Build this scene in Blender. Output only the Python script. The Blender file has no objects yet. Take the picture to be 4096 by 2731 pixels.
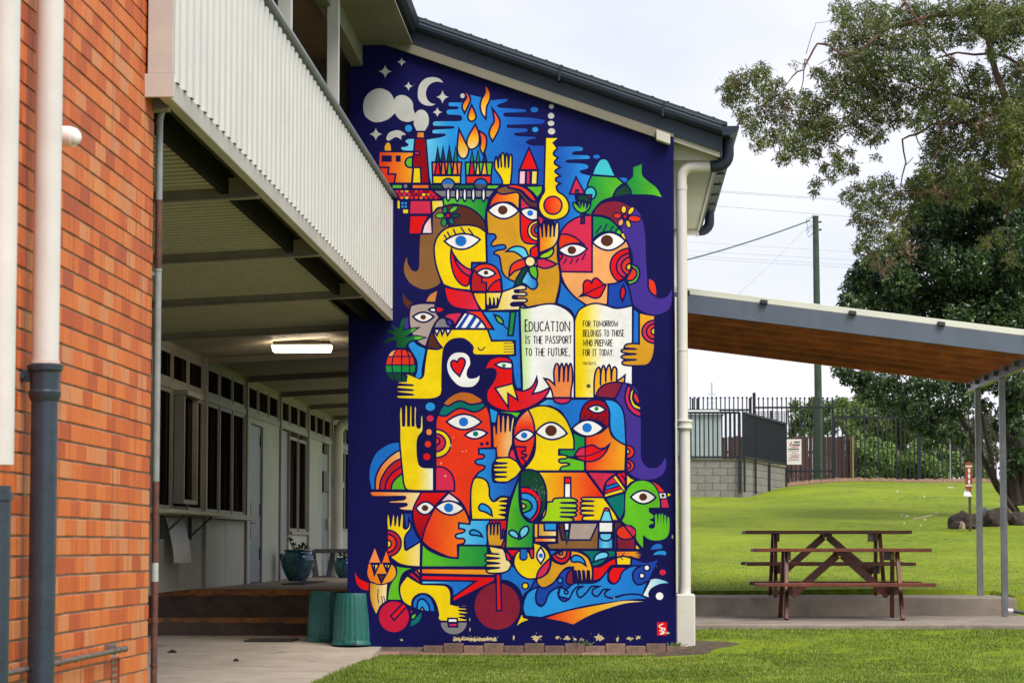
import bpy, bmesh, math, random
import numpy as np
from mathutils import Vector, Matrix
from mathutils.geometry import delaunay_2d_cdt
random.seed(7); rng = np.random.default_rng(7)
SC = bpy.context.scene; COL = SC.collection
# ---------------------------------------------------------------- camera
F = 10400.0; VX, VY = 2470.0, 2185.0; EYE = 1.018; GR = -0.12
TH = math.atan((VY-1365.5)/F); PS = math.atan((VX-2048)/F*math.cos(TH))
Dv = Vector((-math.sin(PS)*math.cos(TH), math.cos(PS)*math.cos(TH), math.sin(TH)))
Rv = Vector((math.cos(PS), math.sin(PS), 0)); Uv = Rv.cross(Dv)
cam = bpy.data.cameras.new('camera'); co = bpy.data.objects.new('camera', cam); COL.objects.link(co)
cam.sensor_width = 36.0; cam.lens = F/4096*36; cam.clip_end = 2000; cam.clip_start = 0.5
co.matrix_world = Matrix.Translation((0, 0, EYE)) @ Matrix((Rv, Uv, -Dv)).transposed().to_4x4()
SC.camera = co
cam.dof.use_dof = True; cam.dof.focus_distance = 27.5; cam.dof.aperture_fstop = 10.0
# ---------------------------------------------------------------- sky, sun, exposure
SUN_EL, SUN_AZ = math.radians(52), math.radians(142)      # behind the camera, to its right; azimuth clockwise from +Y
W = bpy.data.worlds.new('World'); SC.world = W; W.use_nodes = True
nt = W.node_tree; nt.nodes.clear()
def N(nt, t, **k):
    n = nt.nodes.new(t)
    for a, b in k.items():
        if a.startswith('i_'): n.inputs[a[2:].replace('_', ' ')].default_value = b
        else: setattr(n, a, b)
    return n
out = N(nt, 'ShaderNodeOutputWorld'); bg = N(nt, 'ShaderNodeBackground'); bg.inputs['Strength'].default_value = 0.1
sky = N(nt, 'ShaderNodeTexSky', sky_type='NISHITA', sun_disc=False, sun_elevation=SUN_EL, sun_rotation=SUN_AZ)
tc = N(nt, 'ShaderNodeTexCoord'); mp = N(nt, 'ShaderNodeMapping'); mp.inputs['Scale'].default_value = (1, 1, 2.6)
noi = N(nt, 'ShaderNodeTexNoise'); noi.inputs['Scale'].default_value = 5.0; noi.inputs['Detail'].default_value = 5; noi.inputs['Roughness'].default_value = 0.5
ramp = N(nt, 'ShaderNodeValToRGB'); e = ramp.color_ramp.elements
e[0].position = .36; e[0].color = (.80, .84, .93, 1); e[1].position = .6; e[1].color = (1, 1, 1, 1)
e.new(.48).color = (.89, .92, .98, 1)
mul = N(nt, 'ShaderNodeVectorMath', operation='MULTIPLY'); mul.inputs[1].default_value = (3.86, 3.82, 4.12)
mix = N(nt, 'ShaderNodeMix', data_type='RGBA'); mix.inputs['Factor'].default_value = .95
L = nt.links.new
L(tc.outputs['Generated'], mp.inputs[0]); L(mp.outputs[0], noi.inputs['Vector']); L(noi.outputs['Fac'], ramp.inputs[0])
L(ramp.outputs[0], mul.inputs[0]); L(sky.outputs[0], mix.inputs[6]); L(mul.outputs[0], mix.inputs[7])
L(mix.outputs[2], bg.inputs[0]); L(bg.outputs[0], out.inputs[0])
sl = bpy.data.lights.new('sun', 'SUN'); sl.energy = 1.5; sl.angle = math.radians(35); sl.color = (1, .94, .88)
so = bpy.data.objects.new('sun', sl); COL.objects.link(so)
sd = Vector((math.sin(SUN_AZ)*math.cos(SUN_EL), math.cos(SUN_AZ)*math.cos(SUN_EL), math.sin(SUN_EL)))
so.rotation_euler = sd.to_track_quat('Z', 'Y').to_euler(); so.location = (0, 5, 30)
SC.view_settings.view_transform = 'Standard'; SC.view_settings.look = 'None'; SC.view_settings.gamma = 1
SC.view_settings.use_curve_mapping = False; SC.view_settings.exposure = 1.4
# ---------------------------------------------------------------- helpers
def ray(x, y): return Dv + Rv*((x-2048)/F) + Uv*((1365.5-y)/F)
def PY(x, y, Y): r = ray(x, y); t = Y/r.y; return Vector((r.x*t, Y, EYE+r.z*t))
def PZ(x, y, z): r = ray(x, y); t = (z-EYE)/r.z; return Vector((r.x*t, r.y*t, z))
def PX(x, y, X): r = ray(x, y); t = X/r.x; return Vector((X, r.y*t, EYE+r.z*t))
def PR(p):
    v = Vector(p)-Vector((0, 0, EYE)); d = v.dot(Dv)
    return (2048+F*v.dot(Rv)/d, 1365.5-F*v.dot(Uv)/d)
def lin(c): return tuple((x/12.92 if x <= .04045 else ((x+.055)/1.055)**2.4) for x in (v/255 for v in c))
def tag(o, label=None, cat=None, group=None, kind=None):
    if label: o['label'] = label
    if cat: o['category'] = cat
    if group: o['group'] = group
    if kind: o['kind'] = kind
    return o
def empty(name, loc, label, cat, group=None):
    o = bpy.data.objects.new(name, None); o.empty_display_size = .2; COL.objects.link(o); o.location = loc
    o['_w'] = 1; del o['_w']
    return tag(o, label, cat, group)
MATS = {}
def mat(name, col, rough=.7, var=.08, scale=6, bump=.0, bscale=60, metal=0, spots=None, streak=None, spec=.5, rand=0, coord='Object', emit=None, col2=None):
    if name in MATS: return MATS[name]
    m = bpy.data.materials.new(name); m.use_nodes = True; nt = m.node_tree; b = nt.nodes['Principled BSDF']; L = nt.links.new
    b.inputs['Roughness'].default_value = rough; b.inputs['Metallic'].default_value = metal; b.inputs['Specular IOR Level'].default_value = spec
    tc = N(nt, 'ShaderNodeTexCoord') if coord == 'Object' else N(nt, 'ShaderNodeNewGeometry')
    vec = tc.outputs['Object'] if coord == 'Object' else tc.outputs['Position']
    no = N(nt, 'ShaderNodeTexNoise', i_Scale=scale, i_Detail=6.0, i_Roughness=.65); L(vec, no.inputs['Vector'])
    rp = N(nt, 'ShaderNodeValToRGB'); L(no.outputs['Fac'], rp.inputs[0])
    c = col; d = col2 or tuple(x*(1-2*var) for x in c)
    rp.color_ramp.elements[0].position = .3; rp.color_ramp.elements[0].color = (*d, 1)
    rp.color_ramp.elements[1].position = .7; rp.color_ramp.elements[1].color = (*(tuple(min(1, x*(1+var)) for x in c)), 1)
    cur = rp.outputs[0]
    def mixin(fac, colr):
        nonlocal cur
        mx = N(nt, 'ShaderNodeMix', data_type='RGBA'); L(fac, mx.inputs['Factor']); L(cur, mx.inputs[6]); mx.inputs[7].default_value = (*colr, 1); cur = mx.outputs[2]
    if streak:      # (colour, scale xyz, lo, hi)
        mp = N(nt, 'ShaderNodeMapping'); mp.inputs['Scale'].default_value = streak[1]; L(vec, mp.inputs[0])
        n2 = N(nt, 'ShaderNodeTexNoise', i_Scale=1.0, i_Detail=5.0, i_Roughness=.6); L(mp.outputs[0], n2.inputs['Vector'])
        r2 = N(nt, 'ShaderNodeMapRange'); r2.inputs[1].default_value = streak[2]; r2.inputs[2].default_value = streak[3]; L(n2.outputs['Fac'], r2.inputs[0]); mixin(r2.outputs[0], streak[0])
    if spots:       # (colour, scale, lo, hi)
        n3 = N(nt, 'ShaderNodeTexNoise', i_Scale=spots[1], i_Detail=4.0, i_Roughness=.7); L(vec, n3.inputs['Vector'])
        r3 = N(nt, 'ShaderNodeMapRange'); r3.inputs[1].default_value = spots[2]; r3.inputs[2].default_value = spots[3]; L(n3.outputs['Fac'], r3.inputs[0]); mixin(r3.outputs[0], spots[0])
    if rand:
        oi = N(nt, 'ShaderNodeObjectInfo'); hs = N(nt, 'ShaderNodeHueSaturation'); mr = N(nt, 'ShaderNodeMapRange'); mr.inputs[3].default_value = 1-rand; mr.inputs[4].default_value = 1+rand
        L(oi.outputs['Random'], mr.inputs[0]); L(mr.outputs[0], hs.inputs['Value']); L(cur, hs.inputs['Color']); cur = hs.outputs[0]
    L(cur, b.inputs['Base Color'])
    if bump:
        n4 = N(nt, 'ShaderNodeTexNoise', i_Scale=bscale, i_Detail=5.0); L(vec, n4.inputs['Vector'])
        bp = N(nt, 'ShaderNodeBump', i_Strength=bump); bp.inputs['Distance'].default_value = .01; L(n4.outputs['Fac'], bp.inputs['Height']); L(bp.outputs[0], b.inputs['Normal'])
    if emit: b.inputs['Emission Color'].default_value = (*emit[0], 1); b.inputs['Emission Strength'].default_value = emit[1]
    MATS[name] = m; return m
def link(name, me, m, parent=None, loc=None):
    o = bpy.data.objects.new(name, me); COL.objects.link(o)
    if m is not None and len(me.materials) == 0: me.materials.append(m)
    if parent:
        o.parent = parent
        pl = Vector((0, 0, 0)); p = parent
        while p: pl += p.location; p = p.parent
        o.location = (Vector(loc) if loc is not None else Vector((0, 0, 0))) - pl
    elif loc is not None: o.location = loc
    return o
class MB:
    """collects shapes given in world coordinates; build() links them as ONE mesh object"""
    def __init__(s): s.v = []; s.f = []; s.sm = []
    def add(s, v, f, sm=False):
        n = len(s.v); s.v += [tuple(p) for p in v]; s.f += [tuple(i+n for i in q) for q in f]; s.sm += [sm]*len(f); return s
    def box(s, x0, x1, y0, y1, z0, z1):
        v = [(x, y, z) for z in (z0, z1) for y in (y0, y1) for x in (x0, x1)]
        return s.add(v, [(0, 2, 3, 1), (4, 5, 7, 6), (0, 1, 5, 4), (2, 6, 7, 3), (0, 4, 6, 2), (1, 3, 7, 5)])
    def hexa(s, p):  # 8 points: bottom 4 ccw, top 4 ccw
        return s.add(p, [(3, 2, 1, 0), (4, 5, 6, 7), (0, 1, 5, 4), (1, 2, 6, 5), (2, 3, 7, 6), (3, 0, 4, 7)])
    def bar(s, a, b, w, h, up=(0, 0, 1)):
        a, b = Vector(a), Vector(b); d = (b-a).normalized(); u = Vector(up); r = d.cross(u)
        if r.length < 1e-5: r = d.cross(Vector((0, 1, 0)))
        r.normalize(); u = r.cross(d); r *= w/2; u *= h/2
        return s.add([a-r-u, a+r-u, a+r+u, a-r+u, b-r-u, b+r-u, b+r+u, b-r+u], [(0, 1, 2, 3), (7, 6, 5, 4), (0, 4, 5, 1), (1, 5, 6, 2), (2, 6, 7, 3), (3, 7, 4, 0)])
    def prism(s, poly, y0, y1):   # polygon of (x,z), extruded along Y
        n = len(poly); a = [(x, y0, z) for x, z in poly]; b = [(x, y1, z) for x, z in poly]
        return s.add(a+b, [tuple(range(n)), tuple(reversed(range(n, 2*n)))] + [(i, i+n, (i+1) % n+n, (i+1) % n) for i in range(n)])
    def tube(s, pts, r, n=12, caps=True):
        pts = [Vector(p) for p in pts]; rr = r if hasattr(r, '__len__') else [r]*len(pts); rings = []; last = None
        for i, p in enumerate(pts):
            d = (pts[min(i+1, len(pts)-1)]-pts[max(i-1, 0)]).normalized()
            if last is None: last = d.orthogonal().normalized()
            last = (last-d*last.dot(d)); last = last.normalized() if last.length > 1e-6 else d.orthogonal().normalized()
            q = d.cross(last); rings.append([p+(last*math.cos(2*math.pi*k/n)+q*math.sin(2*math.pi*k/n))*rr[i] for k in range(n)])
        v = [p for g in rings for p in g]
        f = [(i*n+k, i*n+(k+1) % n, (i+1)*n+(k+1) % n, (i+1)*n+k) for i in range(len(pts)-1) for k in range(n)]
        s.add(v, f, True)
        if caps:
            s.add(rings[0], [tuple(reversed(range(n)))]); s.add(rings[-1], [tuple(range(n))])
        return s
    def lathe(s, prof, c, n=24, flute=None):  # prof (r,z)
        v = []; m = len(prof)
        for r, z in prof:
            for k in range(n):
                a = 2*math.pi*k/n; q = r*(1+(flute(a, z) if flute else 0)); v.append((c[0]+q*math.cos(a), c[1]+q*math.sin(a), c[2]+z))
        return s.add(v, [(i*n+k, i*n+(k+1) % n, (i+1)*n+(k+1) % n, (i+1)*n+k) for i in range(m-1) for k in range(n)], True)
    def mesh(s, name, origin=(0, 0, 0), bevel=0, sharp=35):
        me = bpy.data.meshes.new(name); o = Vector(origin)
        me.from_pydata([tuple(Vector(p)-o) for p in s.v], [], s.f)
        if bevel:
            bm = bmesh.new(); bm.from_mesh(me); bmesh.ops.bevel(bm, geom=bm.edges[:], offset=bevel, segments=1, affect='EDGES', profile=.5); bm.to_mesh(me); bm.free()
        else:
            me.polygons.foreach_set('use_smooth', s.sm)
            if any(s.sm):
                try: me.set_sharp_from_angle(angle=math.radians(sharp))
                except Exception: pass
        me.update(); return me
    def build(s, name, m, parent=None, bevel=0, label=None, sharp=35, origin=None):
        if origin is None:
            a = np.array(s.v); origin = Vector(((a[:, 0].min()+a[:, 0].max())/2, (a[:, 1].min()+a[:, 1].max())/2, a[:, 2].min()))
        o = link(name, s.mesh(name, origin, bevel, sharp), m, parent, origin)
        if label: o['label'] = label
        return o
def copy_part(src, loc, parent, name=None):
    c = src.copy(); COL.objects.link(c); c.parent = parent
    pl = Vector((0, 0, 0)); p = parent
    while p: pl += p.location; p = p.parent
    c.location = Vector(loc)-pl
    return c
def copy_tree(o, loc, label=None):
    def rec(q, par):
        c = q.copy(); COL.objects.link(c); c.parent = par
        for ch in q.children: rec(ch, c)
        return c
    r = rec(o, None); r.location = loc
    if label: r['label'] = label
    return r
def sstep(a, b, x): t = np.clip((x-a)/(b-a), 0, 1); return t*t*(3-2*t)
# key distances
XW = -2.485                                   # face of the brick wall
YC = PX(607, 1340, XW).y                      # its corner
Y0 = PX(582, 392, XW).y                       # near end of the balcony
XB = PY(694, 392, Y0).x                       # face of the balcony
YM = PX(1577, 1283, XB).y                     # mural wall plane
XLm = PY(1392, 1700, YM).x; XRm = PY(2699, 1500, YM).x
XV = PY(984, 1540, 34.8).x                    # veranda back wall
FZ = .517                                     # veranda floor
MURAL = r'''
@A0
#painted_night_sky
c s 763,972,42,42
#painted_star
S W 482,290,78,78
#painted_star
S W 680,176,55,55
#painted_star
S W 762,466,52,56
#painted_star
S W 1170,596,74,80
#painted_star
S W 1108,778,58,60
#painted_star
S W 370,1042,78,76
#painted_smoke_cloud
n W 590,640 540,545 440,495 340,510 250,590 218,700 240,820 330,890 420,895 520,860 600,790!
n W 585,640! 620,590 690,572 760,600 810,660 820,745! 850,830 830,870 760,895 680,880 630,840 600,790!
c W 915,870,92,122
n W 832,900 857,1000! 960,1000! 1000,900
#painted_moon
n W 1180,425! 1130,375 1040,358 950,385 890,460 873,560 890,640 950,690 1030,702 1085,682! 1030,668 985,620 970,550 990,480 1040,430 1110,412
#painted_bird
n W 500,1075 530,1025 600,998 660,1000 720,1035 730,1050! 680,1060 675,1110! 640,1085 600,1078 565,1100 530,1118 500,1110
#painted_spot
c W 1410,582,26,28
#painted_blue_sky
n c-s-b-B@0,.2,.6,1 975,1110! 1050,1098 1150,1080 1210,1055 1190,1035 1060,1030 1048,1010 1070,990 1300,975 1315,955 1290,945 1070,940 1055,915 1080,890 1380,885 1408,850 1380,815 1240,805 1218,775 1240,750 1340,745 1368,725 1350,710 1260,705 1242,680 1265,662 1400,665! 1480,570! 1510,572! 1630,600! 1760,635! 1930,620 1955,635 1900,665 1830,690 1825,712 1860,725 2150,745 2175,765 2150,778 1920,785 1898,808 1925,832 2200,845 2380,870 2402,890 2360,915 2100,925 1945,930 1940,950 1960,968 2170,975 2195,995 2170,1015 2040,1028 2030,1045 2060,1065 2270,1075 2290,1090 2200,1110 2172,1135 2190,1160 2260,1180 2405,1180! 2405,1650! 1040,1650! 1000,1500!
n c 830,1100! 760,1102 725,1125 740,1145 765,1165 740,1190 680,1200 675,1215 700,1235! 830,1240!
c b 2272,748,46,32
c s 2282,987,36,30
@B0
n B-s 640,1192! 960,1192 995,1215 980,1240 890,1250 862,1272 880,1290 1050,1298 1080,1320 1060,1337 820,1348 782,1367 810,1385 980,1395 1050,1415 1055,1445 1020,1462 965,1475 958,1492 980,1515 1080,1540! 1030,1700! 1110,2000! 1000,2150! 720,2250! 560,1900!
c b 1158,1312,40,24
@A0
#painted_flame
f R|o|y 1420,505! 1480,560 1505,630 1480,700 1435,790! 1405,720 1420,660 1455,600
#painted_flame
f R|O|C 1668,430! 1720,490 1745,560 1735,640 1700,720 1690,860! 1640,790 1622,700 1640,620 1680,540
#painted_flame
f R|y 1520,690! 1560,780 1570,850 1520,890 1475,850 1485,780
#painted_flame
f R|o|y 1765,730! 1830,820 1860,900 1840,1000 1770,1130! 1730,1040 1750,960 1790,880
#painted_flame
f R|O|C 1565,920! 1610,1050 1600,1170 1520,1225 1465,1180 1475,1080
#painted_flame
f R|O|C 1368,980! 1440,1130 1485,1230 1450,1325 1390,1325 1350,1250 1352,1120
#painted_flame
f R|o|y 1605,1000! 1680,1050 1700,1120 1690,1200 1660,1290! 1620,1210 1630,1120
#painted_factory
n O 478,1240! 480,1180 515,1143 545,1170 552,1240!
f R-o-O 405,1248! 835,1255! 800,1632! 540,1632! 400,1420!
r K 440,1297,562,1373
r K 608,1297,668,1373
f R 405,1440! 525,1440! 515,1520! 608,1522! 592,1632! 500,1632!
f l 812,1310! 750,1330 722,1380 745,1430 808,1445!
f d 840,1090! 968,1090! 1012,1632! 905,1632! 900,1450! 808,1440!
f R 832,1250! 880,1252 900,1270 880,1290 828,1285!
f y 822,1440! 905,1442! 915,1632! 805,1632!
f o-O 862,1012! 950,1012! 957,1090! 853,1090!
#painted_pencil_box
f G 1088,1378! 1112,1190! 1140,1378!
f G 1150,1378! 1177,1185! 1202,1378!
f G 1222,1378! 1252,1175! 1282,1378!
f g 1302,1378! 1328,1190! 1355,1378!
f o 1045,1378! 1400,1378! 1385,1535! 1050,1535!
f r 1100,1378! 1130,1378! 1145,1530! 1075,1530!
f o 1162,1378! 1195,1378! 1210,1530! 1150,1530!
f l 1240,1378! 1268,1378! 1282,1530! 1222,1530!
f O-o 1305,1378! 1340,1378! 1355,1530! 1288,1530!
f y 1050,1538! 1388,1538! 1385,1635! 1055,1635!
#painted_pencil_box
f g 1500,1385! 1525,1240! 1548,1385!
f g 1572,1385! 1595,1225! 1620,1385!
f G 1650,1385! 1678,1270! 1702,1385!
f l 1445,1380! 1770,1380! 1755,1535! 1450,1535!
f r 1507,1380! 1540,1380! 1553,1530! 1487,1530!
f y 1586,1380! 1605,1380! 1620,1530! 1567,1530!
f O 1662,1380! 1690,1380! 1708,1530! 1635,1530!
f R 1450,1540! 1755,1540! 1750,1635! 1455,1635!
#painted_hand
f y 1985,1650! 2002,1480 2003,1300 1988,1285 1972,1310 1962,1450! 1955,1310 1943,1270 1928,1310 1920,1450! 1912,1300 1893,1262 1872,1310 1878,1450! 1870,1340 1858,1292 1845,1330 1840,1450! 1830,1360 1815,1315 1797,1370 1800,1460 1850,1530 1885,1600 1890,1650!
#painted_house
f q 2092,1478! 2170,1478! 2165,1645! 2085,1645!
f p 2176,1478! 2222,1478! 2225,1645! 2172,1645!
f C-y 2238,1478! 2312,1478! 2305,1645! 2232,1645!
f r 2208,1205! 2318,1470! 2095,1470!
@A1
#painted_ground_band
f l 560,143! 690,143! 690,198! 565,198!
f o 805,143! 1010,143! 1012,198! 800,198!
f G-g 1018,145! 1870,145! 1815,202! 1022,202!
f l 1700,148! 1875,150! 1815,202! 1700,202!
cf a 727,165,32,32
f a 1040,212! 1800,212! 1735,302! 1165,302!
cf a 1237,142,76,68
Hn b t 1237,140,60,52
cf A 1628,142,80,68
Hn b t 1628,140,64,52
f l-g 1175,300! 1730,315! 1695,450! 1680,600! 1600,500 1480,420 1350,390 1200,400 1180,410!
cf w 1238,265,22,76
cf w 1348,268,22,78
cf w 1437,270,22,78
cf w 1540,270,22,78
cf w 1663,270,22,78
#painted_tiled_roof
f r 590,208! 1035,208! 1165,322! 640,322!
SC 600,1150,205,325
f y 620,330! 775,330! 765,500! 690,500! 685,445! 620,440!
f s 665,345! 755,345! 750,435! 668,435!
l14 K 710,345! 710,435!
l14 K 665,390! 755,390!
f p 780,335! 1030,335! 1040,503! 770,503!
f y-C 1035,335! 1175,330! 1190,420! 1110,430 1045,510!
f r 778,515! 1010,515! 940,640 915,740! 765,740!
f w-q 1035,515! 1050,735! 920,735! 950,630 990,570
#painted_man_background
f B-s 1695,730! 2100,730! 2100,1310! 2030,1400! 1890,1425! 1700,1300! 1515,1180! 1515,1085! 1705,1085!
@B1
#painted_hill
f g-l 1100,35! 1400,55! 1485,130! 1400,200 1350,300! 1220,350 1130,450 1100,510! 1020,500! 1090,300 1050,160
#painted_grass
f l 300,165! 515,160! 500,240 445,310! 400,250
#painted_triangle
f p 440,500! 530,570 480,640!
#painted_blue_field
f b 725,1290! 800,1390 900,1490 1050,1610! 990,1650 900,1740! 830,1640 680,1570! 715,1420
#painted_long_hair
n v 1590,400! 1660,470 1710,580 1740,750 1750,1000 1765,1250 1790,1380 1840,1470 1910,1512 1980,1500 2030,1460 2060,1400! 2062,1480 2050,1600 2000,1660 1900,1700 1800,1700 1700,1660 1610,1590 1570,1500! 1550,1380 1500,1300! 1560,1150 1560,950 1500,790 1430,680!
f R 1780,1260! 1850,1300 1880,1380 1885,1490! 1820,1450 1780,1380
f B 1290,1330! 1400,1325 1490,1285! 1540,1370 1570,1480 1590,1600! 1480,1640 1290,1600!
f r 1480,1350! 1505,1420 1495,1480 1470,1540! 1445,1480 1450,1410
f M 1110,510! 1150,430 1220,370 1330,340 1450,350 1560,400 1610,450! 1500,560! 1430,690! 1330,560 1220,520
#painted_woman_face
f e 1105,510! 1200,525 1320,570 1430,670 1510,800 1570,950 1585,1070 1560,1180 1490,1280 1400,1325 1300,1340! 1290,1590! 1150,1575 1050,1600! 900,1495 800,1380 745,1270 725,1180!
f p 1105,510! 1105,1195! 730,1190! 705,1050 700,900 720,740 780,640 870,570 970,525
f g 1110,518! 1220,530 1330,570 1430,670 1510,800! 1440,745 1340,715 1230,720 1150,770 1110,820!
n y 1455,740! 1480,730! 1505,795! 1490,810!
n l 1425,690! 1450,710! 1440,740! 1400,725!
l17 K 1150,730! 1215,640!
l17 K 1240,705! 1285,620!
l17 K 1320,700! 1360,645!
l17 K 1385,705! 1420,665!
f R 700,840! 720,745! 800,742 900,780 995,855! 900,850 800,870 705,925!
f r 700,965! 750,1000 715,1060!
l17 K 800,1030! 765,1095!
l17 K 870,1035! 845,1095!
l17 K 940,1030! 910,1085!
l17 K 1025,970! 985,1050!
l17 K 990,855! 1050,915!
l17 K 750,1005! 715,1065!
f r 1545,905! 1440,940 1350,1020 1322,1130 1350,1230 1415,1310! 1500,1265! 1580,1100!
f p 1555,965! 1470,1000 1410,1070 1400,1160 1440,1230 1495,1265! 1570,1150!
f R 1560,1010! 1490,1050 1455,1120 1480,1190 1540,1235! 1580,1120!
f y 1568,1085! 1525,1110 1515,1150 1555,1185! 1575,1130!
f r 960,1485! 1000,1440 1000,1340 1030,1295 1080,1300 1100,1325! 1120,1280 1160,1268 1200,1300 1240,1340! 1275,1345! 1230,1440 1200,1490 1150,1508 1090,1495 1040,1475
l17 K 985,1475! 1255,1345!
#painted_eye
E 700,930 1045,915 858 1010 k 862,932,52,48
#painted_eye
E 1108,838 1505,822 720 934 k 1283,818,74,68
#painted_earring
f l 1585,1100! 1650,1140 1675,1210 1650,1290 1600,1330 1545,1345! 1530,1320!
f R 1590,1140! 1635,1180 1635,1240 1590,1290 1540,1300! 1510,1275! 1560,1200!
#painted_flower
P y 1485,445,32,46,0
P y 1572,460,30,52,35
P R 1615,555,76,38,5
P y 1540,618,28,48,-20
P e 1450,600,32,44,20
P R 1408,520,48,32,0
cf r 1500,530,28,28
#painted_key
@B0
f y 545,1078! 720,1080! 640,1145! 690,1215! 650,1250 645,1290 695,1325! 655,1370 660,1400 722,1440! 665,1475 665,1500 725,1545! 670,1570 675,1605 725,1635! 680,1660 680,1700! 700,1735 780,1790 825,1880 820,1970 760,2040 650,2070 540,2040 475,1960 465,1870 500,1780 530,1730 530,1650!
cf r-o 635,1895,108,108
c W 617,710,30,28
c W 613,822,38,35
c W 612,912,39,31
c W 618,1008,43,37
#painted_green_vase
n g-l 1600,1440! 1700,1403! 1705,1530 1780,1610 1860,1670 1900,1720 1940,1795! 1800,1765 1580,1762! 1560,1690 1520,1625! 1600,1550!
n t 1120,1520! 1150,1440 1200,1360 1250,1345 1290,1370 1330,1450 1370,1540!
@B1
f G 1495,145! 1560,200 1575,265! 1355,300! 1400,210
n b 1430,62! 1520,70 1520,105 1490,118!
#painted_tree_hand
f p 912,55! 1020,258! 835,258!
cf t 1085,250,68,76
f G 900,270! 1100,270! 1090,360! 920,360!
f l 912,212! 938,212! 938,258! 912,258!
f R 918,272! 940,272! 940,312! 920,312!
f R 1065,270! 1095,270! 1092,315! 1065,315!
f l 875,372 885,410 920,460 980,488 1050,460 1085,400 1085,370! 1060,375 1040,425! 1040,365 1020,350 1005,405! 1000,350 985,338 970,395! 955,345 930,340 945,405! 915,375 890,360
f x 972,500! 1005,500! 1005,525! 972,525!
f k 975,540! 1012,540! 1012,612! 970,612!
#painted_man_face
@A1
f m-m-y@0,.55,1 1712,735! 1700,560 1705,430 1740,320 1800,232 1880,170 2010,145 2130,175 2230,250 2312,360! 2312,880! 2240,1100! 2045,1312! 1950,1270 1890,1200 1870,1100 1855,1015 1830,990 1795,980 1790,960 1830,935 1915,920 1930,895 1910,870 1850,870 1780,885 1755,860 1780,820 1812,780 1790,742
f R-O 1720,440! 1760,320 1830,230! 1900,262 1980,250 2060,238 2095,260! 2090,450! 2000,370 1900,358 1800,378
f r 2100,280! 2312,400! 2312,860! 2180,850 2125,800 2105,700
f p 2103,280! 2160,350 2240,420! 2105,445!
f n-k 1815,222! 1850,185 1945,155! 1960,185 2030,200 2110,230 2170,290 2240,350 2312,350! 2312,430! 2230,410 2160,350 2110,280 2060,240 1980,250 1900,262 1850,250
f R 1950,150! 2050,148 2150,180 2240,250 2305,350! 2250,340 2190,290 2120,220 2040,195 1970,180
#painted_eye
E 1715,455 2087,460 360 556 k 1893,452,58,55
#painted_eye
f w 2108,455! 2170,430 2240,430 2312,460! 2312,562! 2240,570 2180,545 2130,500
c b 2222,488,36,35
#painted_ear
H y l 2312,700,120,122
H R l 2312,695,80,80
H b l 2312,690,40,45
#painted_raised_arm
@B1
f m 640,880! 695,815! 690,1000 720,1200 715,1350 665,1575! 480,1590 330,1618! 200,1500! 250,1330! 440,1000!
f o-O-C 470,965! 470,800 465,680 482,625 500,680 510,780! 510,650 525,580 545,650 555,775! 565,650 580,592 600,660 603,780! 612,660 630,598 648,670 648,775! 655,680 670,610 690,592 705,620 705,740 690,820 640,890 560,930
#painted_smiling_woman
@A1
n k 690,1435! 740,1510 810,1560! 770,1635! 710,1570
n u 1105,1420! 1080,1550! 975,1545! 1020,1470
n n 1060,490! 1110,440 1190,400! 1260,640! 1180,700 1110,780 1080,860 1075,960 1090,1120 1145,1320! 1080,1370 960,1402 850,1370 760,1300 710,1190 715,1090 742,1010! 750,1080 790,1160 840,1187 880,1165 892,1100 895,900 905,750! 1055,740! 1055,600
l18 K 1045,510! 1110,440 1190,405!
f k 1160,420! 1280,385 1400,395 1520,440 1620,520 1680,610 1690,715! 1600,655 1480,632 1350,640 1250,655! 1200,500!
f r-p 1190,1370! 1300,1395 1520,1430! 1580,1560 1620,1655! 1450,1645 1300,1610 1230,1540 1205,1460
f y 1690,715! 1600,655 1480,632 1350,640 1240,660 1160,710 1100,790 1072,880 1072,980 1090,1100 1130,1230 1180,1345! 1300,1390 1510,1418! 1520,1080! 1700,1080!
f r 1275,915! 1290,960 1350,1050 1430,1130 1520,1170! 1530,1220 1500,1250 1490,1320 1470,1355 1430,1360 1370,1320 1310,1230 1275,1100 1268,1000
f p 1305,1005! 1370,1080 1450,1140 1520,1178 1515,1230 1470,1235 1400,1180 1340,1100
l19 K 1190,750! 1220,800!
l19 K 1228,715! 1258,765!
l19 K 1300,680! 1325,735!
l19 K 1390,660! 1435,725!
l19 K 1482,675! 1535,745!
#painted_eye
E 1192,824 1622,804 735 923 b 1390,822,68,64
#painted_flower
P l 1138,518,52,32,0
P l 1302,442,58,28,-35
P g 1200,452,26,40,0
P G 1332,520,50,28,0
P g 1187,600,34,50,0
P T 1278,587,28,42,-35
cf r 1235,518,28,28
#painted_parrot
f O-y 1530,1440! 1690,1440! 1690,1650! 1640,1655! 1580,1560
f R 1510,1425! 1505,1280 1530,1180 1600,1110 1700,1095 1800,1130 1860,1220 1880,1330 1885,1430!
f D 1515,1425! 1515,1290 1530,1210 1560,1180 1645,1255! 1640,1315! 1697,1325! 1692,1430!
f r 1705,1430! 1740,1370 1800,1310 1865,1280! 1880,1430!
f y-C 1688,1435! 1885,1435! 1885,1540 1862,1610 1845,1600 1830,1500! 1830,1560 1812,1615 1795,1590 1785,1500! 1785,1560 1765,1615 1750,1590 1735,1500! 1735,1570 1715,1605 1695,1570
#painted_eye
E 1578,1205 1808,1212 1152 1260 k 1692,1202,28,26
#painted_flower
f G 2140,1140! 2230,1130! 2170,1230 2110,1370! 2025,1385! 2060,1270
f c-b 2195,1165! 2120,1310 2170,1345 2230,1395 2280,1395 2310,1350 2300,1290! 2240,1250
f t-c 1935,948! 2000,900 2080,885 2160,915 2205,1010! 2140,1030! 2080,980 2020,950
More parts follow.
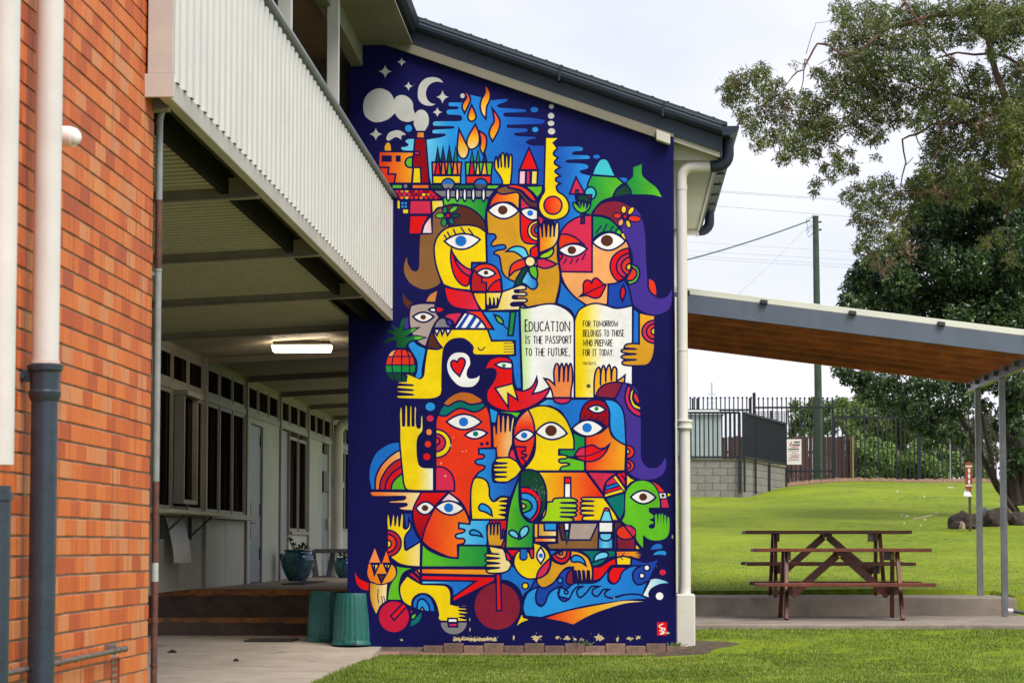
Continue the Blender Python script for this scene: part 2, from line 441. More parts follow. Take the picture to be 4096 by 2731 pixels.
f r 2225,1010! 2225,930 2270,890 2315,875! 2325,1000! 2290,1025!
f R 2160,1035! 2070,1060 2000,1110 1975,1180 1968,1248! 2030,1190 2090,1165 2175,1125!
f l 2212,1125! 2212,1190 2240,1240 2302,1290! 2312,1200 2290,1120!
@B1
f p 440,1040! 520,1035 600,1060 680,1100! 600,1140 520,1150 450,1125!
f L 462,1022! 500,980 570,945 640,900! 640,960 600,1010 530,1030
cf C 362,1068,62,62
#painted_hand
@A1
f y-C@0,.6 1885,1432! 2000,1390 2110,1350 2165,1362 2172,1395 2130,1408 2040,1412 2035,1430 2060,1440 2160,1438 2182,1462 2150,1480 2030,1475 2008,1497 2030,1515 2160,1513 2188,1535 2160,1555 2020,1560 1988,1580 2010,1600 2130,1595 2170,1612 2172,1632 2140,1650! 1690,1650! 1830,1620!
#painted_bull
@A2
f s-b 1645,165! 1990,165! 2090,160! 2120,1090! 2060,1085 2030,1000 2000,760! 1940,700! 2045,690! 2040,520! 1760,515! 1710,380! 1785,380!
f s 750,580! 770,540 830,515! 870,560 955,600! 975,620! 930,850 925,950 880,980 835,945! 860,870 855,760 800,660!
n v 740,235! 765,250 760,360 715,375! 715,300
f x 790,95! 900,70 1080,70! 1090,160 1135,240! 1080,310 1040,400 1000,500 970,590! 900,555 820,470 780,360 768,250 775,150
f a 1135,250! 1180,245 1240,260 1290,290 1300,330 1290,362! 1062,367! 1090,300
f v 1210,265! 1260,265 1290,300 1280,345! 1230,320
f w 1005,145! 1040,125 1085,125! 1095,175! 1040,170
n r 1100,120! 1150,125 1180,145! 1150,165 1108,170!
#painted_eye
E 815,230 1065,230 176 296 k 938,235,34,30
#painted_shark
f p 1180,240! 1230,195 1320,180 1415,180! 1305,355! 1295,290 1240,255
f R 1420,158! 1640,160! 1700,260 1782,377! 1700,377! 1650,290 1560,215 1440,175
f w 1435,178! 1560,215 1650,295 1700,375! 1305,372!
n B 1465,190! 1500,196! 1395,362! 1345,362!
n B 1545,215! 1582,240! 1505,362! 1450,362!
n B 1615,272! 1638,300! 1595,362! 1553,362!
#painted_camel
f y 985,610! 1100,620 1165,600! 1110,530 1070,450 1062,372! 1290,378! 1710,380! 1760,520! 1990,515! 2030,540 2035,600 2040,680! 1990,690 1570,690 1535,670 1528,640 1535,600 1510,560 1440,505 1370,492 1280,510 1210,570 1180,660 1168,850 1165,1050 1165,1120 1140,1180 1050,1215 850,1220 640,1210 612,1185 640,1170 830,1165! 640,1140 612,1125 640,1112 828,1110! 640,1090 615,1075 640,1052 830,1052! 650,1035 625,1020 650,1005 740,1000 765,975 740,940 700,912! 760,915 800,945 860,975 910,965 940,930 955,800 970,700
f k 1045,380! 1070,450 1110,530 1165,600! 1100,620 980,600! 1000,510
f w 1065,378! 1138,378! 1103,455!
f w 1147,378! 1197,378! 1165,450!
f w 1205,378! 1280,378! 1230,452!
l9 K 1905,548! 2020,548!
l9 K 1905,587! 2025,585!
l9 K 1905,620! 2025,620!
l9 K 1905,652! 2025,652!
l14 K 1595,600! 1620,630 1650,625 1680,590!
#painted_pineapple
f R 840,805 830,900 770,975 667,1005 560,975 500,900 485,805 510,710 570,640 667,615 770,640 825,715
n g 487,812! 845,812! 830,905! 500,905!
n G 503,905! 830,905! 790,965 700,1003 600,995 530,960
n e 520,700! 590,700! 615,625! 560,650
l15 K 505,708! 830,705!
l15 K 487,808! 848,808!
l15 K 500,900! 835,900!
l15 K 680,615! 680,1003!
l15 K 620,618! 580,700 565,805 575,900 600,1000!
l15 K 735,615! 765,700 775,800 770,900 740,960!
n V-g 620,600! 620,510! 560,515 450,560! 500,500 600,470! 580,440 480,400! 540,390 600,410! 570,350 530,310! 600,350 650,380! 660,330 680,270 720,230! 720,300 700,340 700,380! 760,380 830,370 890,360! 830,400 770,440 730,470! 830,460 900,465 970,480! 900,500 800,520 745,560! 735,600!
n l 800,380! 850,368! 890,360! 830,400 780,435!
n l 830,470! 900,468 968,480! 900,498 845,500!
l14 K 690,395! 760,375 890,358! 830,400 735,468! 850,455 972,480! 880,508 790,525 745,565 735,605!
f y 700,912! 760,915 800,945 850,972! 850,1010! 740,1003! 765,975 740,940
n y 755,925! 900,985! 860,1040! 740,1020!
l16 K 620,606! 740,606!
#painted_leaf
f g 1985,170! 2050,170! 2015,455! 1955,455!
l16 K 1948,380! 1885,310!
f l 1790,205! 1860,235 1900,290 1885,322! 1830,285
n R 2105,118! 2165,115 2160,135 2105,140!
#painted_speech_bubble
n w 1365,660 1440,670 1490,720 1500,800 1470,860 1458,920 1480,965 1530,972 1580,960 1615,935! 1600,1000 1540,1060 1450,1072 1360,1050 1280,970 1235,880 1228,790 1260,710 1310,670
f r 1345,775! 1370,735 1410,725 1440,755 1435,810 1375,945! 1300,870 1270,800 1285,760 1320,755
#painted_book
@B2
f Q-w@.02,.25 238,115! 300,125 400,110 500,85 620,75 720,100 820,160 880,230 893,300! 893,1205! 265,1205! 265,1000 250,600
f y-y-w@0,.12,.5 893,1205! 893,300 905,240! 950,150 1050,90 1150,70 1260,90 1370,125 1450,125 1592,95! 1590,1060! 1590,1205!
l18 K 893,240! 898,1205!
c A 1062,1060,25,25
#painted_bird
@A2
f r-p@.4,1 1675,865! 1700,800 1740,745 1830,710 1920,715 1980,740 2010,800 2015,1000 2040,1090 2100,1115 2160,1115 2230,1080 2270,1030 2300,960! 2305,1030 2250,1155! 2360,1125 2460,1075! 2430,1150 2360,1230 2230,1310 2100,1355 1970,1365 1830,1330 1730,1270 1698,1190 1710,1110 1770,1020 1810,930 1800,870 1750,850
f w 1800,805! 1860,775 1930,770 2005,785! 2008,847! 1930,850 1860,835
c g 1907,815,24,23
f C-y 1800,1085! 2015,1030! 2075,1230! 1955,1150! 1960,1320!
#painted_woman_background
@B2
f c-b@0,.35 430,1300! 560,1215! 1250,1215! 1010,1700! 860,1600! 740,1380 600,1300!
c A 1075,1237,25,25
#painted_hand
f z 640,1200! 620,1120 590,1060 530,970! 590,985 655,1045! 645,900 660,820 682,790 705,820 708,1020! 720,850 742,790 762,850 765,1020! 775,850 797,790 815,850 815,1020! 825,850 845,790 865,850 870,1000 855,1100 850,1200!
H p b 745,1205,108,68
#painted_hand
f b 1597,120! 1668,180! 1668,560! 1592,560!
f O|m 1670,180! 1780,205 1858,215! 1858,560 1840,700 1800,780 1750,815! 1600,818 1500,810 1465,790 1480,760 1645,745! 1500,740 1455,715 1480,690 1640,678! 1500,665 1455,645 1475,620 1645,618! 1500,605 1490,590 1520,560 1590,550 1670,555!
H p l 1858,410,155,138
H R l 1858,408,100,92
H y l 1858,405,46,42
#painted_hand
f O 1130,1190! 1130,1000 1150,880 1185,835 1205,880 1205,1060! 1212,900 1240,815 1265,870 1268,1020! 1275,880 1310,805 1330,870 1335,1005! 1345,880 1370,830 1400,860 1400,1000! 1450,970 1500,930! 1490,1080! 1300,1150!
#painted_long_hair
n v 1385,1205! 1430,1120 1470,1020! 1560,1040 1640,1110 1690,1250! 1690,1900 1710,1970 1760,2030 1830,2045 1900,2030 1950,1980 1985,1915! 1995,1990 1970,2090 1900,2155 1800,2180 1700,2180 1600,2140 1530,2080! 1510,1700 1480,1400 1430,1270!
f M 1145,1190! 1180,1110 1250,1045 1370,1015 1470,1020! 1430,1120 1380,1210!
l18 K 1470,1020! 1560,1038 1600,1065!
f p 1530,1050! 1575,1075! 1550,1200 1590,1300 1690,1370! 1690,1435! 1590,1385 1520,1290 1500,1180
f y 1585,1090! 1608,1110! 1592,1200 1620,1270 1690,1310! 1690,1352! 1600,1315 1560,1230 1560,1150
f R 1615,1120! 1660,1190 1685,1285! 1630,1250 1600,1190
f s 1245,1220! 1350,1230 1430,1280 1480,1370 1500,1500 1512,1772! 1400,1710 1330,1610 1315,1500! 1310,1350
f d 960,1480! 970,1380 1010,1290 1080,1235 1170,1225 1250,1250 1300,1330 1310,1450 1300,1575! 1200,1490 1100,1465!
l15 K 1000,1460! 1035,1405!
l15 K 1060,1460! 1110,1410!
l15 K 1140,1475! 1185,1425!
l15 K 1210,1505! 1255,1450!
#painted_eye
E 1055,1332 1268,1345 1290 1384 g 1158,1332,27,26
#painted_woman_face
@B3
f R-O 1025,165! 1200,120 1305,35! 1340,150 1420,220 1512,272! 1500,578! 1025,578!
f g 715,318! 890,318! 875,110! 950,150 1022,170! 1022,420! 820,410! 715,380!
f l 815,412! 1015,460! 1018,578! 710,578! 700,440!
f r 890,400! 930,330 970,300 1022,295! 1080,270 1130,275 1190,310 1260,300 1312,260! 1270,350 1190,430 1080,465 980,450
n p 903,396! 940,340 980,308 1012,303! 1012,388!
l16 K 890,402! 1050,395 1180,350 1285,300!
l16 K 1022,165! 1022,578!
#painted_eye
E 865,70 1243,65 -32 162 b 1045,60,58,57
#painted_ear
H R r 1520,350,92,80
H y r 1520,345,38,32
H R r 1520,515,92,74
H p r 1520,515,48,46
f y 1517,600! 1570,660 1645,690! 1570,720 1514,790!
#painted_man_face
@B2
f y 335,1340! 450,1300 560,1300 680,1345 780,1440 850,1580 885,1700 888,1820! 708,1820! 705,1885! 780,1890 817,1910 780,1930 720,1935 705,1960 730,1982 800,1982 835,2000 800,2015 740,2030 710,2080! 270,2080! 400,1900 425,1700 400,1500
#painted_eye
@B3
E 428,115 805,130 -5 202 k 612,95,70,66
#painted_blue_jar
@A3
f s-B 1610,310! 1815,305! 1815,430! 1770,520 1780,700 1840,715 1950,710 2050,640 2100,620! 1985,900! 1900,880 1840,900 1790,940 1750,950 1700,900 1560,660! 1600,600 1660,560 1680,530 1650,510 1590,500 1560,470 1590,440 1650,430 1675,400 1650,380 1605,375!
@A2
f s 1725,1310! 1840,1365! 1810,1500 1750,1500!
f l 1850,1370! 2120,1370! 2060,1450! 1990,1400!
#painted_red_face
@A3
f R 1090,830! 1088,0! 1110,-90 1160,-200 1250,-280 1400,-330 1550,-310 1670,-240 1730,-120 1755,60! 1760,300! 1605,310! 1605,375! 1650,380 1675,400 1650,430 1590,440 1560,470 1590,500 1650,510 1680,530 1660,560 1600,600 1545,670! 1510,800! 1500,1160! 1400,960 1240,830!
c K 1640,255,22,21
c K 1707,248,22,21
f p 1085,818! 1085,530! 1180,535 1270,600 1310,700 1314,818!
@A2
n U 1190,1265! 1270,1190 1360,1145 1430,1138 1520,1155 1600,1200 1645,1230! 1560,1265 1480,1260 1400,1230 1350,1230 1280,1265 1220,1285
f T 1118,1405! 1150,1330 1190,1280! 1240,1300 1300,1265 1370,1240 1430,1250 1500,1280 1600,1270 1660,1255! 1692,1300! 1620,1350 1540,1370 1450,1340 1370,1330 1300,1360 1220,1415 1160,1418
#painted_eye
E 1218,1490 1638,1490 1397 1582 b 1423,1490,56,54
#painted_eye
@A3
E 1438,150 1708,123 80 192 T 1567,133,33,31
#painted_ear
H y r 1088,250,183,170
H p r 1088,240,118,108
H R r 1088,222,50,46
#painted_hand
@A2
f o-C@.2,1 1778,1800! 1770,1560 1790,1520 1812,1560 1815,1640! 1825,1450 1843,1375 1862,1430 1870,1620! 1878,1450 1898,1395 1918,1440 1922,1620! 1935,1450 1955,1395 1975,1450 1980,1610! 1995,1480 2020,1420 2035,1450 2015,1600 2010,1750 1985,1820 1965,1918! 1820,1918! 1812,1800!
#painted_orange_face
@B3
f e|R@0,.3 335,-165! 230,-60 175,60 162,180 180,320 215,450 268,555! 340,450 400,300 420,150 400,-20
f r 178,285! 307,290! 303,340! 260,345! 260,372! 318,385 310,405 258,420! 305,460 300,490! 268,535! 215,420
f p 165,305! 120,340 108,400 140,450 208,465!
#painted_eye
E 172,172 412,138 85 222 b 290,152,38,36
#painted_hand
@A3
f y 2122,560! 2060,640 2000,680 1950,710 1840,710 1790,690 1800,658 1945,648! 1810,640 1785,618 1810,602 1945,592! 1800,585 1775,562 1800,542 1950,535! 1800,530 1770,510 1800,497 1950,485! 1830,478 1800,455 1820,430 1900,418 1980,420 2065,468!
#painted_rainbow
f b 310,808! 285,650 300,500 360,370 450,290 550,240 645,228! 800,300! 800,808!
f o-C 362,808! 370,650 430,520 520,420 600,360 660,328! 800,330! 800,808!
f D 415,808! 430,690 500,560 590,470 665,435! 800,440! 800,808!
f r 480,808! 500,700 570,600 670,530! 800,540! 800,808!
f l 548,808! 570,720 620,660 675,615! 800,620! 800,808!
#painted_arm
@A2
f y-y-w@0,.5,1 655,1566! 650,1400 660,1320 680,1305 690,1340 695,1535! 712,1535! 718,1310 735,1280 752,1310 755,1535! 770,1535! 775,1310 790,1282 805,1310 808,1535! 825,1535! 828,1320 842,1297 860,1320 858,1500 875,1560 900,1550 905,1440 918,1392 935,1420 940,1566 930,1610 880,1680 868,1800 880,1950 920,2025 1065,2038! 1065,2318! 760,2308 710,2250 690,2100 670,1900 655,1700
c s 1024,1308,56,50
c p 1022,1448,42,38
@A3
c z 1008,112,33,36
c R 995,257,38,38
c r 982,407,42,41
#painted_pointing_hand
f o-C@.1,.9 295,850! 310,825 400,820 920,830! 900,880 860,950 825,1058! 700,1050 650,1035 645,1015 670,1008 740,990 735,970 540,965 520,950 545,935 700,920 725,900 715,885 340,885
#painted_water
f c-s 1365,1205! 1500,1200! 1500,1165! 1760,1165! 1700,1240! 1712,1472! 1430,1468! 1300,1465! 1300,1270!
f s 1495,1320 1520,1285 1570,1290 1620,1320 1648,1365! 1580,1350 1520,1345
f r 1740,1165! 1945,1165! 1920,1500! 1700,1500!
#painted_two_tone_face
f r|d 920,830! 1240,830! 1075,1010 1000,1200 922,1412! 850,1280 815,1120 830,1000
f R-o@.1,.8 1245,835! 1350,930 1440,1050 1490,1170 1495,1215! 1365,1200! 1365,1270! 1420,1275 1440,1295 1400,1320 1340,1335 1325,1362 1350,1385 1420,1390 1440,1420 1420,1450! 1350,1465! 1355,1622! 1250,1610 1130,1560 1000,1490 925,1415! 960,1270 1010,1150 1080,1020
f q-w 1245,838! 1330,900 1405,975! 1260,940 1130,960!
#painted_eye
E 850,1025 1075,1010 948 1102 k 960,1022,40,36
#painted_eye
E 1083,1010 1428,1027 938 1105 b 1243,1018,56,55
#painted_waving_arm
f B 700,1080! 800,1080! 820,1250 870,1360 915,1415! 730,1525! 715,1400 730,1300!
f y-y-C@0,.4,1 505,1280! 500,1150 520,1070 540,1150 548,1235! 565,1130 580,1072 598,1130 600,1235! 615,1130 628,1075 645,1130 650,1245! 665,1130 685,1068 705,1130 702,1250 730,1272 760,1240 768,1150! 788,1200 785,1270 740,1330 715,1400 720,1510 735,1528! 910,1420! 905,1728! 770,1720 650,1690 550,1620! 520,1480
@A4
H D r 506,215,168,160
H R r 506,215,112,108
H y r 508,222,48,46
#painted_yellow_bird
@A3
f y 1550,670 1630,660 1700,700 1730,780 1735,880 1770,940 1820,930 1860,895 1920,890 1960,905 1955,925 1860,940! 1940,950 1955,965 1940,985 1865,990! 1930,1005 1945,1020 1925,1038 1865,1045! 1930,1060 1945,1078 1920,1095 1865,1100! 1920,1120 1935,1140 1900,1160 1520,1160! 1510,1000 1512,800
f s 1605,1010 1640,970 1700,990 1750,1040 1765,1115! 1680,1070 1620,1050
#painted_hand
f m 1720,1472! 1705,1350 1712,1230 1730,1200 1745,1240 1748,1350! 1755,1230 1770,1190 1785,1230 1785,1350! 1795,1230 1810,1190 1828,1230 1830,1350! 1835,1220 1850,1190 1865,1230 1870,1390! 1890,1380 1895,1280 1915,1290 1910,1390 1880,1482! 1800,1480
#painted_green_cone
f l-g 2092,640! 2090,900 2110,1060 2160,1150 2262,1200! 2255,1502! 1928,1502! 1940,1260 1980,980
f c 2110,1390! 2095,1310 2130,1260 2180,1240 2205,1280 2180,1340 2140,1370
f c 2085,1395! 2000,1360 1965,1320 1990,1290 2040,1300 2075,1340
#painted_shirt
@B3
f y-o-r@0,.45,.9 430,588! 1030,588! 1250,885! 1425,1172! 480,1190! 560,940! 540,760 480,640
f p 1045,588! 1425,600! 1320,660 1260,740 1240,850!
f K 1250,885! 1255,780 1290,700 1360,640 1430,600! 1505,600! 1505,820!
n y 1362,652! 1388,640! 1492,790! 1492,818!
n r 1410,620! 1440,605! 1495,700! 1495,745!
n p 1275,752! 1290,710 1350,660! 1400,712!
n b 1270,772! 1410,727! 1420,752! 1270,802!
n r 1262,817! 1440,765! 1447,790! 1262,842!
n y 1262,860! 1462,800! 1475,825! 1262,885!
n r 1455,602! 1495,602! 1495,660!
f T 1262,905! 1495,838! 1495,1050 1440,1170!
#painted_shield
f G 250,588! 330,560 430,580 500,650 545,760 560,880 540,1020 480,1130 410,1198! 330,1180 270,1100 240,980 235,800
f r 245,770! 340,780 430,830 490,920 490,1020 460,1110 390,1190! 330,1170! 245,1050!
f s 248,840! 340,850 420,900 450,990 430,1080 360,1165! 280,1110!
f l-g 252,915! 330,930 380,980 370,1040 280,1082! 250,1050!
f y 256,962! 300,980 310,1010 268,1040!
#painted_hand
f L 565,950! 630,945! 650,910 740,900 850,900 920,925 925,950 715,960! 900,970 930,1000 900,1020 710,1020! 900,1030 930,1050 900,1070 715,1075! 880,1080 920,1105 880,1125 712,1125! 840,1135 885,1160 850,1187 470,1188! 540,1100
#painted_hand
f y 1250,895! 1000,895 975,910 990,930 1135,940! 1000,945 965,965 980,985 1135,997! 990,1000 960,1025 980,1045 1130,1055! 990,1060 965,1085 990,1100 1130,1110! 1010,1120 985,1150 1010,1172 1190,1177! 1425,1172! 1340,1020
#painted_table
f n 550,1450! 690,1440! 690,1195! 1470,1190! 1400,1517! 590,1517!
f k 1370,1190! 1445,1190! 1490,1250! 1400,1320! 1400,1517! 1370,1517!
f k 700,1205! 775,1205! 800,1405! 740,1405!
f x 845,1200! 1178,1200! 1085,1405! 820,1405!
f O 408,1205! 680,1205! 680,1440! 408,1440!
f m-C 458,1205! 680,1205! 680,1365! 458,1365!
f s 528,1200! 680,1200! 680,1292! 533,1292!
f o-C@.3,1 415,1380! 672,1380! 672,1432! 415,1432!
#painted_marker
f w 775,655! 848,655! 850,900! 772,900!
n r 785,665! 840,665! 840,720! 785,720!
l16 K 778,728! 848,728!
#painted_marker_tip
f w 768,1200! 832,1200! 828,1290! 775,1290!
f T 778,1295! 832,1295! 800,1455!
#painted_bottle
f c 1200,1185! 1245,1060 1255,1030 1275,1020 1305,1030 1315,1060 1352,1185!
f K 1250,1050! 1255,1030 1275,1020 1305,1030 1312,1055!
c R 1280,1040,22,9
f w 1185,1190! 1355,1190! 1355,1315! 1185,1315!
f s-c-s 1182,1320! 1355,1320! 1355,1512! 1178,1512!
f c 1195,1325! 1342,1325! 1330,1390 1270,1415 1205,1390
#painted_cup
f M 1395,1340! 1640,1340! 1620,1517! 1412,1517!
cf R 1513,1315,118,85
n p 1510,1245 1570,1250 1612,1300 1600,1350 1580,1365!
f y 1622,1440! 1700,1520! 1622,1520!
l20 K 1245,900! 1450,1185 1705,1510!
#painted_green_head
n l 1465,1175! 1500,1100 1510,850 1560,760 1640,705 1740,698 1830,740 1890,830 1915,950 1915,1015! 1785,1018! 1790,1070 1840,1110 1835,1145! 1785,1160! 1835,1185 1840,1205 1790,1225 1790,1260 1830,1270 1860,1240 1860,1110 1880,1095 1895,1240! 1905,1100 1925,1095 1930,1250! 1940,1095 1955,1090 1965,1250! 1975,1110 1990,1110 2000,1260! 2010,1130 2030,1140 2030,1300 1990,1380 1900,1410 1800,1400 1715,1345! 1715,1500! 1640,1400 1630,1280 1580,1230 1520,1220
#painted_eye
E 1568,890 1870,895 813 972 k 1717,890,48,45
#painted_bird
n R 1830,710! 1900,750 1970,825! 1910,830! 1880,770
#painted_bird_face
n w 1915,848! 1985,845! 1995,900! 1925,905!
c k 1955,873,20,19
n y 2010,845! 2052,860! 2015,885!
#painted_bird_body
n p 1935,920! 2005,918! 2025,1015! 1940,1015!
#painted_dog
@A4
n r 120,565! 170,640 285,695! 280,780! 200,760 140,690
f l 590,465! 650,490 840,510! 700,580 650,760 690,900! 505,900! 520,780 550,690 610,600 615,520
n m-C@.1,.8 303,690! 400,710 512,700! 490,905! 420,960 400,1000! 375,1060! 330,960 305,850
l11 K 400,760! 393,850 405,930!
l11 K 440,850! 450,940!
l11 K 465,850! 478,920!
l16 K 512,700! 500,890!
n z 358,275! 422,445! 290,445!
n o 497,310! 538,445! 448,445!
n o-O 285,460! 560,460! 600,510 610,590 560,660 480,700 400,705 310,670 270,580
l15 K 560,460! 605,510 615,590 565,665 480,702 400,708 310,675!
f y 320,465! 410,465! 352,590!
c K 353,512,14,42
f y 465,465! 550,465! 505,565!
c K 505,505,12,38
f k 395,590! 490,590! 435,690!
#painted_green_shirt
f l-g 925,215! 1000,290 1120,350 1250,385 1355,395! 1365,240! 1710,245! 1720,500! 915,500!
#painted_bicycle
f O 850,530! 905,515! 905,600!
f b 1870,560! 2000,480! 2290,640! 2320,740! 2180,800 2130,880! 2080,760 1980,680 1870,655!
cf M 1828,970,283,290
f c-b@0,.5 920,662! 1640,665! 1290,860! 1280,760 1200,712 920,705!
f o-O 915,515! 1690,520! 1800,585! 1795,602! 915,582!
f r 915,597! 1800,615! 1795,665! 1295,918! 1290,865! 1570,668! 915,655!
f r 755,582! 805,560! 900,650! 905,695!
f R 818,550! 860,535! 902,600! 900,635!
f r 1812,585! 1865,580! 1878,1022! 1820,1022!
cf F 587,1095,190,195
f r 550,1085! 590,1138! 742,970! 700,928!
n T 920,1045! 900,1130 850,1180 785,1210! 795,1155!
f l 868,1040! 840,1110 790,1135! 795,1075!
f R 770,1000! 830,1030! 790,1065!
#painted_leg
f y 745,600! 820,650 920,705! 1180,715 1240,745 1270,820 1270,942! 1350,960 1450,955 1468,965 1450,978 1365,982! 1450,990 1470,1005 1450,1018 1365,1018! 1460,1035 1485,1050 1460,1062 1370,1060! 1450,1078 1468,1090 1450,1100 1375,1102! 1450,1120 1480,1135 1460,1150 1300,1155! 1150,1150! 1115,1120 1120,1060 1080,920 1010,840 930,818 860,840 810,900 800,985! 700,920 658,820 662,720
f b 808,985! 830,880 930,822 1020,860 1060,930 1088,1038! 950,1030!
f s 862,1010! 880,905 940,885 1000,950 1020,1037! 950,1030!
f y 902,1022! 925,980 955,1024!
#painted_pedal
Hn a b 1305,1165,155,140
f w 1235,1115! 1345,1115! 1350,1165! 1235,1165!
f p 1240,1172! 1345,1172! 1350,1215! 1242,1215!
#painted_hand
f y-C@0,.6 1722,245! 1900,280! 1960,400 1998,470! 1960,540 1880,570 1750,575 1700,555 1700,530 1860,508! 1700,500 1688,482 1700,465 1860,455! 1700,437 1683,420 1700,405 1860,395! 1700,378 1680,357 1700,340 1860,345! 1752,333!
#painted_yellow_face
@B4
f r 70,288! 240,288! 150,385!
f r 60,300! 120,360 140,440! 80,410!
f b 590,295! 720,300! 610,370!
f y 395,205! 480,230 560,290 600,370 590,470 520,480! 430,638! 330,640 230,580 170,480 170,400 200,330 250,290! 240,390 280,415 320,390 320,320 345,320 375,390 400,390 405,290!
n b 250,290! 315,290! 318,380 280,405 250,385
n p 360,292! 392,292! 395,380 378,380
#painted_eye
f w 490,262! 530,330 535,380 490,462! 445,390 450,320
c b 490,362,27,28
#painted_wave
f B 290,890! 430,640! 700,560! 870,500! 880,700! 1110,690! 1340,480! 1580,400 1750,440 1915,395! 1800,640! 1700,840! 1200,900! 500,960!
f T 940,300! 1388,300! 1388,370! 1300,400 1220,460 1150,490 1105,490! 1070,390 1000,330
f c 1120,440! 1140,370 1200,325 1270,320 1300,350 1280,390 1200,410
f r 1115,497! 1200,490 1300,430 1388,388! 1395,478! 1330,490 1270,570 1200,640 1115,672!
f s-b 720,740! 800,760 900,690 1100,690 1200,650 1290,540 1350,490! 1300,560 1300,660 1350,700 1400,680 1440,590 1500,530 1580,490 1695,485! 1620,530 1590,600 1620,690 1680,710 1775,668! 1710,840! 1500,832 1350,872! 1200,850! 900,900! 700,850!
f s-s-b@0,.3,1 285,900! 330,810 400,760 460,740! 430,830 440,930 490,970 540,930 580,830 640,770 740,728! 700,790 710,870 770,912 830,880 870,800 920,742 992,733! 935,765 925,815 950,862 990,850 1050,790 1100,732 1190,733! 1120,765 1107,815 1150,852 1190,830 1240,770 1310,768! 1260,805 1270,850 1350,872 1500,832 1620,825 1700,840 1795,892! 1600,895 1300,930 1000,975 700,1050 490,1108! 300,1087! 275,1000
f r 1350,500! 1530,500! 1460,570 1430,650 1370,700 1310,650 1305,570
f M 872,512! 882,700! 830,710 795,670 810,580
cf w 1762,508,36,36
cf w 1703,603,32,32
cf s 722,660,30,34
cf s 795,800,22,22
cf y 303,725,38,38
c p 1952,563,38,34
c w 1915,848,45,45
n w-c 1800,655! 1870,640 1960,660 2025,690! 1920,700 1820,750 1780,810 1785,860! 1715,835!
l17 K 1800,660! 1708,840!
n b 1805,290! 1840,240 1900,220 1942,240 1940,275 1880,285
n s 1835,355! 1880,315 1960,305 1992,325 1985,355 1920,350
n R-O-C 555,1112! 700,1060 900,1010 1300,935 1500,905 1720,912! 1500,935 1250,1010 1050,1090 880,1185! 750,1150
n y 262,1070! 280,1110 342,1130! 260,1160 205,1200!
#painted_arm
f m-O@.2,.8 615,400! 660,440 740,465 800,440 845,370 850,300! 950,320 1050,380 1100,480 1112,580 1100,675! 1080,660 1068,550! 1050,545 1045,650 1028,682 1010,550! 995,545 998,660 980,695 958,550! 940,545 950,660 937,702 912,548! 895,545 905,640 895,688! 880,500! 800,508 730,570 650,680 560,740 500,745 450,700 440,640! 560,580 605,480
f r 620,365! 700,300! 843,300! 840,370 790,440 720,450 650,410
f o 662,345! 725,300! 805,300! 790,370 740,400 690,380
f y 700,338! 748,305! 748,348! 715,352!
f s 850,410 890,360 960,370 1010,420 1030,482! 960,440 880,440
f p 605,390! 600,480 560,570 500,620 435,637! 460,550 530,460
#painted_hand
f o-O 1390,305! 1640,305 1715,315! 1640,330! 1715,345! 1640,350! 1720,365! 1640,370! 1725,385! 1650,400 1560,378 1395,385!
f y 1395,388! 1480,370 1575,392! 1570,478! 1400,478!
l12 K 1495,332! 1465,360 1450,380 1475,415!
#painted_signature
n r 1885,1160! 2003,1160! 2003,1318! 1885,1318!
l12 w 1955,1180! 1912,1202 1918,1222 1945,1230 1945,1252 1915,1262!
l12 w 1935,1240! 1978,1236 1960,1275 1925,1300 1960,1296 1968,1280 1940,1270!
#peeled_paint_patch
PE A4 1560,1365,250,26
PE A4 1350,1360,40,30
PE B4 440,1350,62,42
PE B4 690,1345,32,24
PE B4 810,1362,45,30
PE B4 900,1365,24,20
PE B4 985,1372,26,18
PE B4 1190,1345,62,40
PE B4 1410,1358,20,34
PE B4 1562,1358,44,26
PE B4 1655,1345,34,24
PE B4 2010,1288,34,14
PE A4 680,1372,22,14
PE A4 1500,1250,8,30
PE A4 1497,1120,8,26
PE A4 2025,1350,12,24
PE B4 165,1345,12,24
PE B4 1370,872,12,10
PE A3 1155,488,12,16
PE A3 1268,275,10,22
PE A3 1205,640,14,12
PE A3 1300,178,9,10
PE A3 1410,345,10,8
PE A3 1452,338,8,9
PE B4 2070,135,12,26
'''
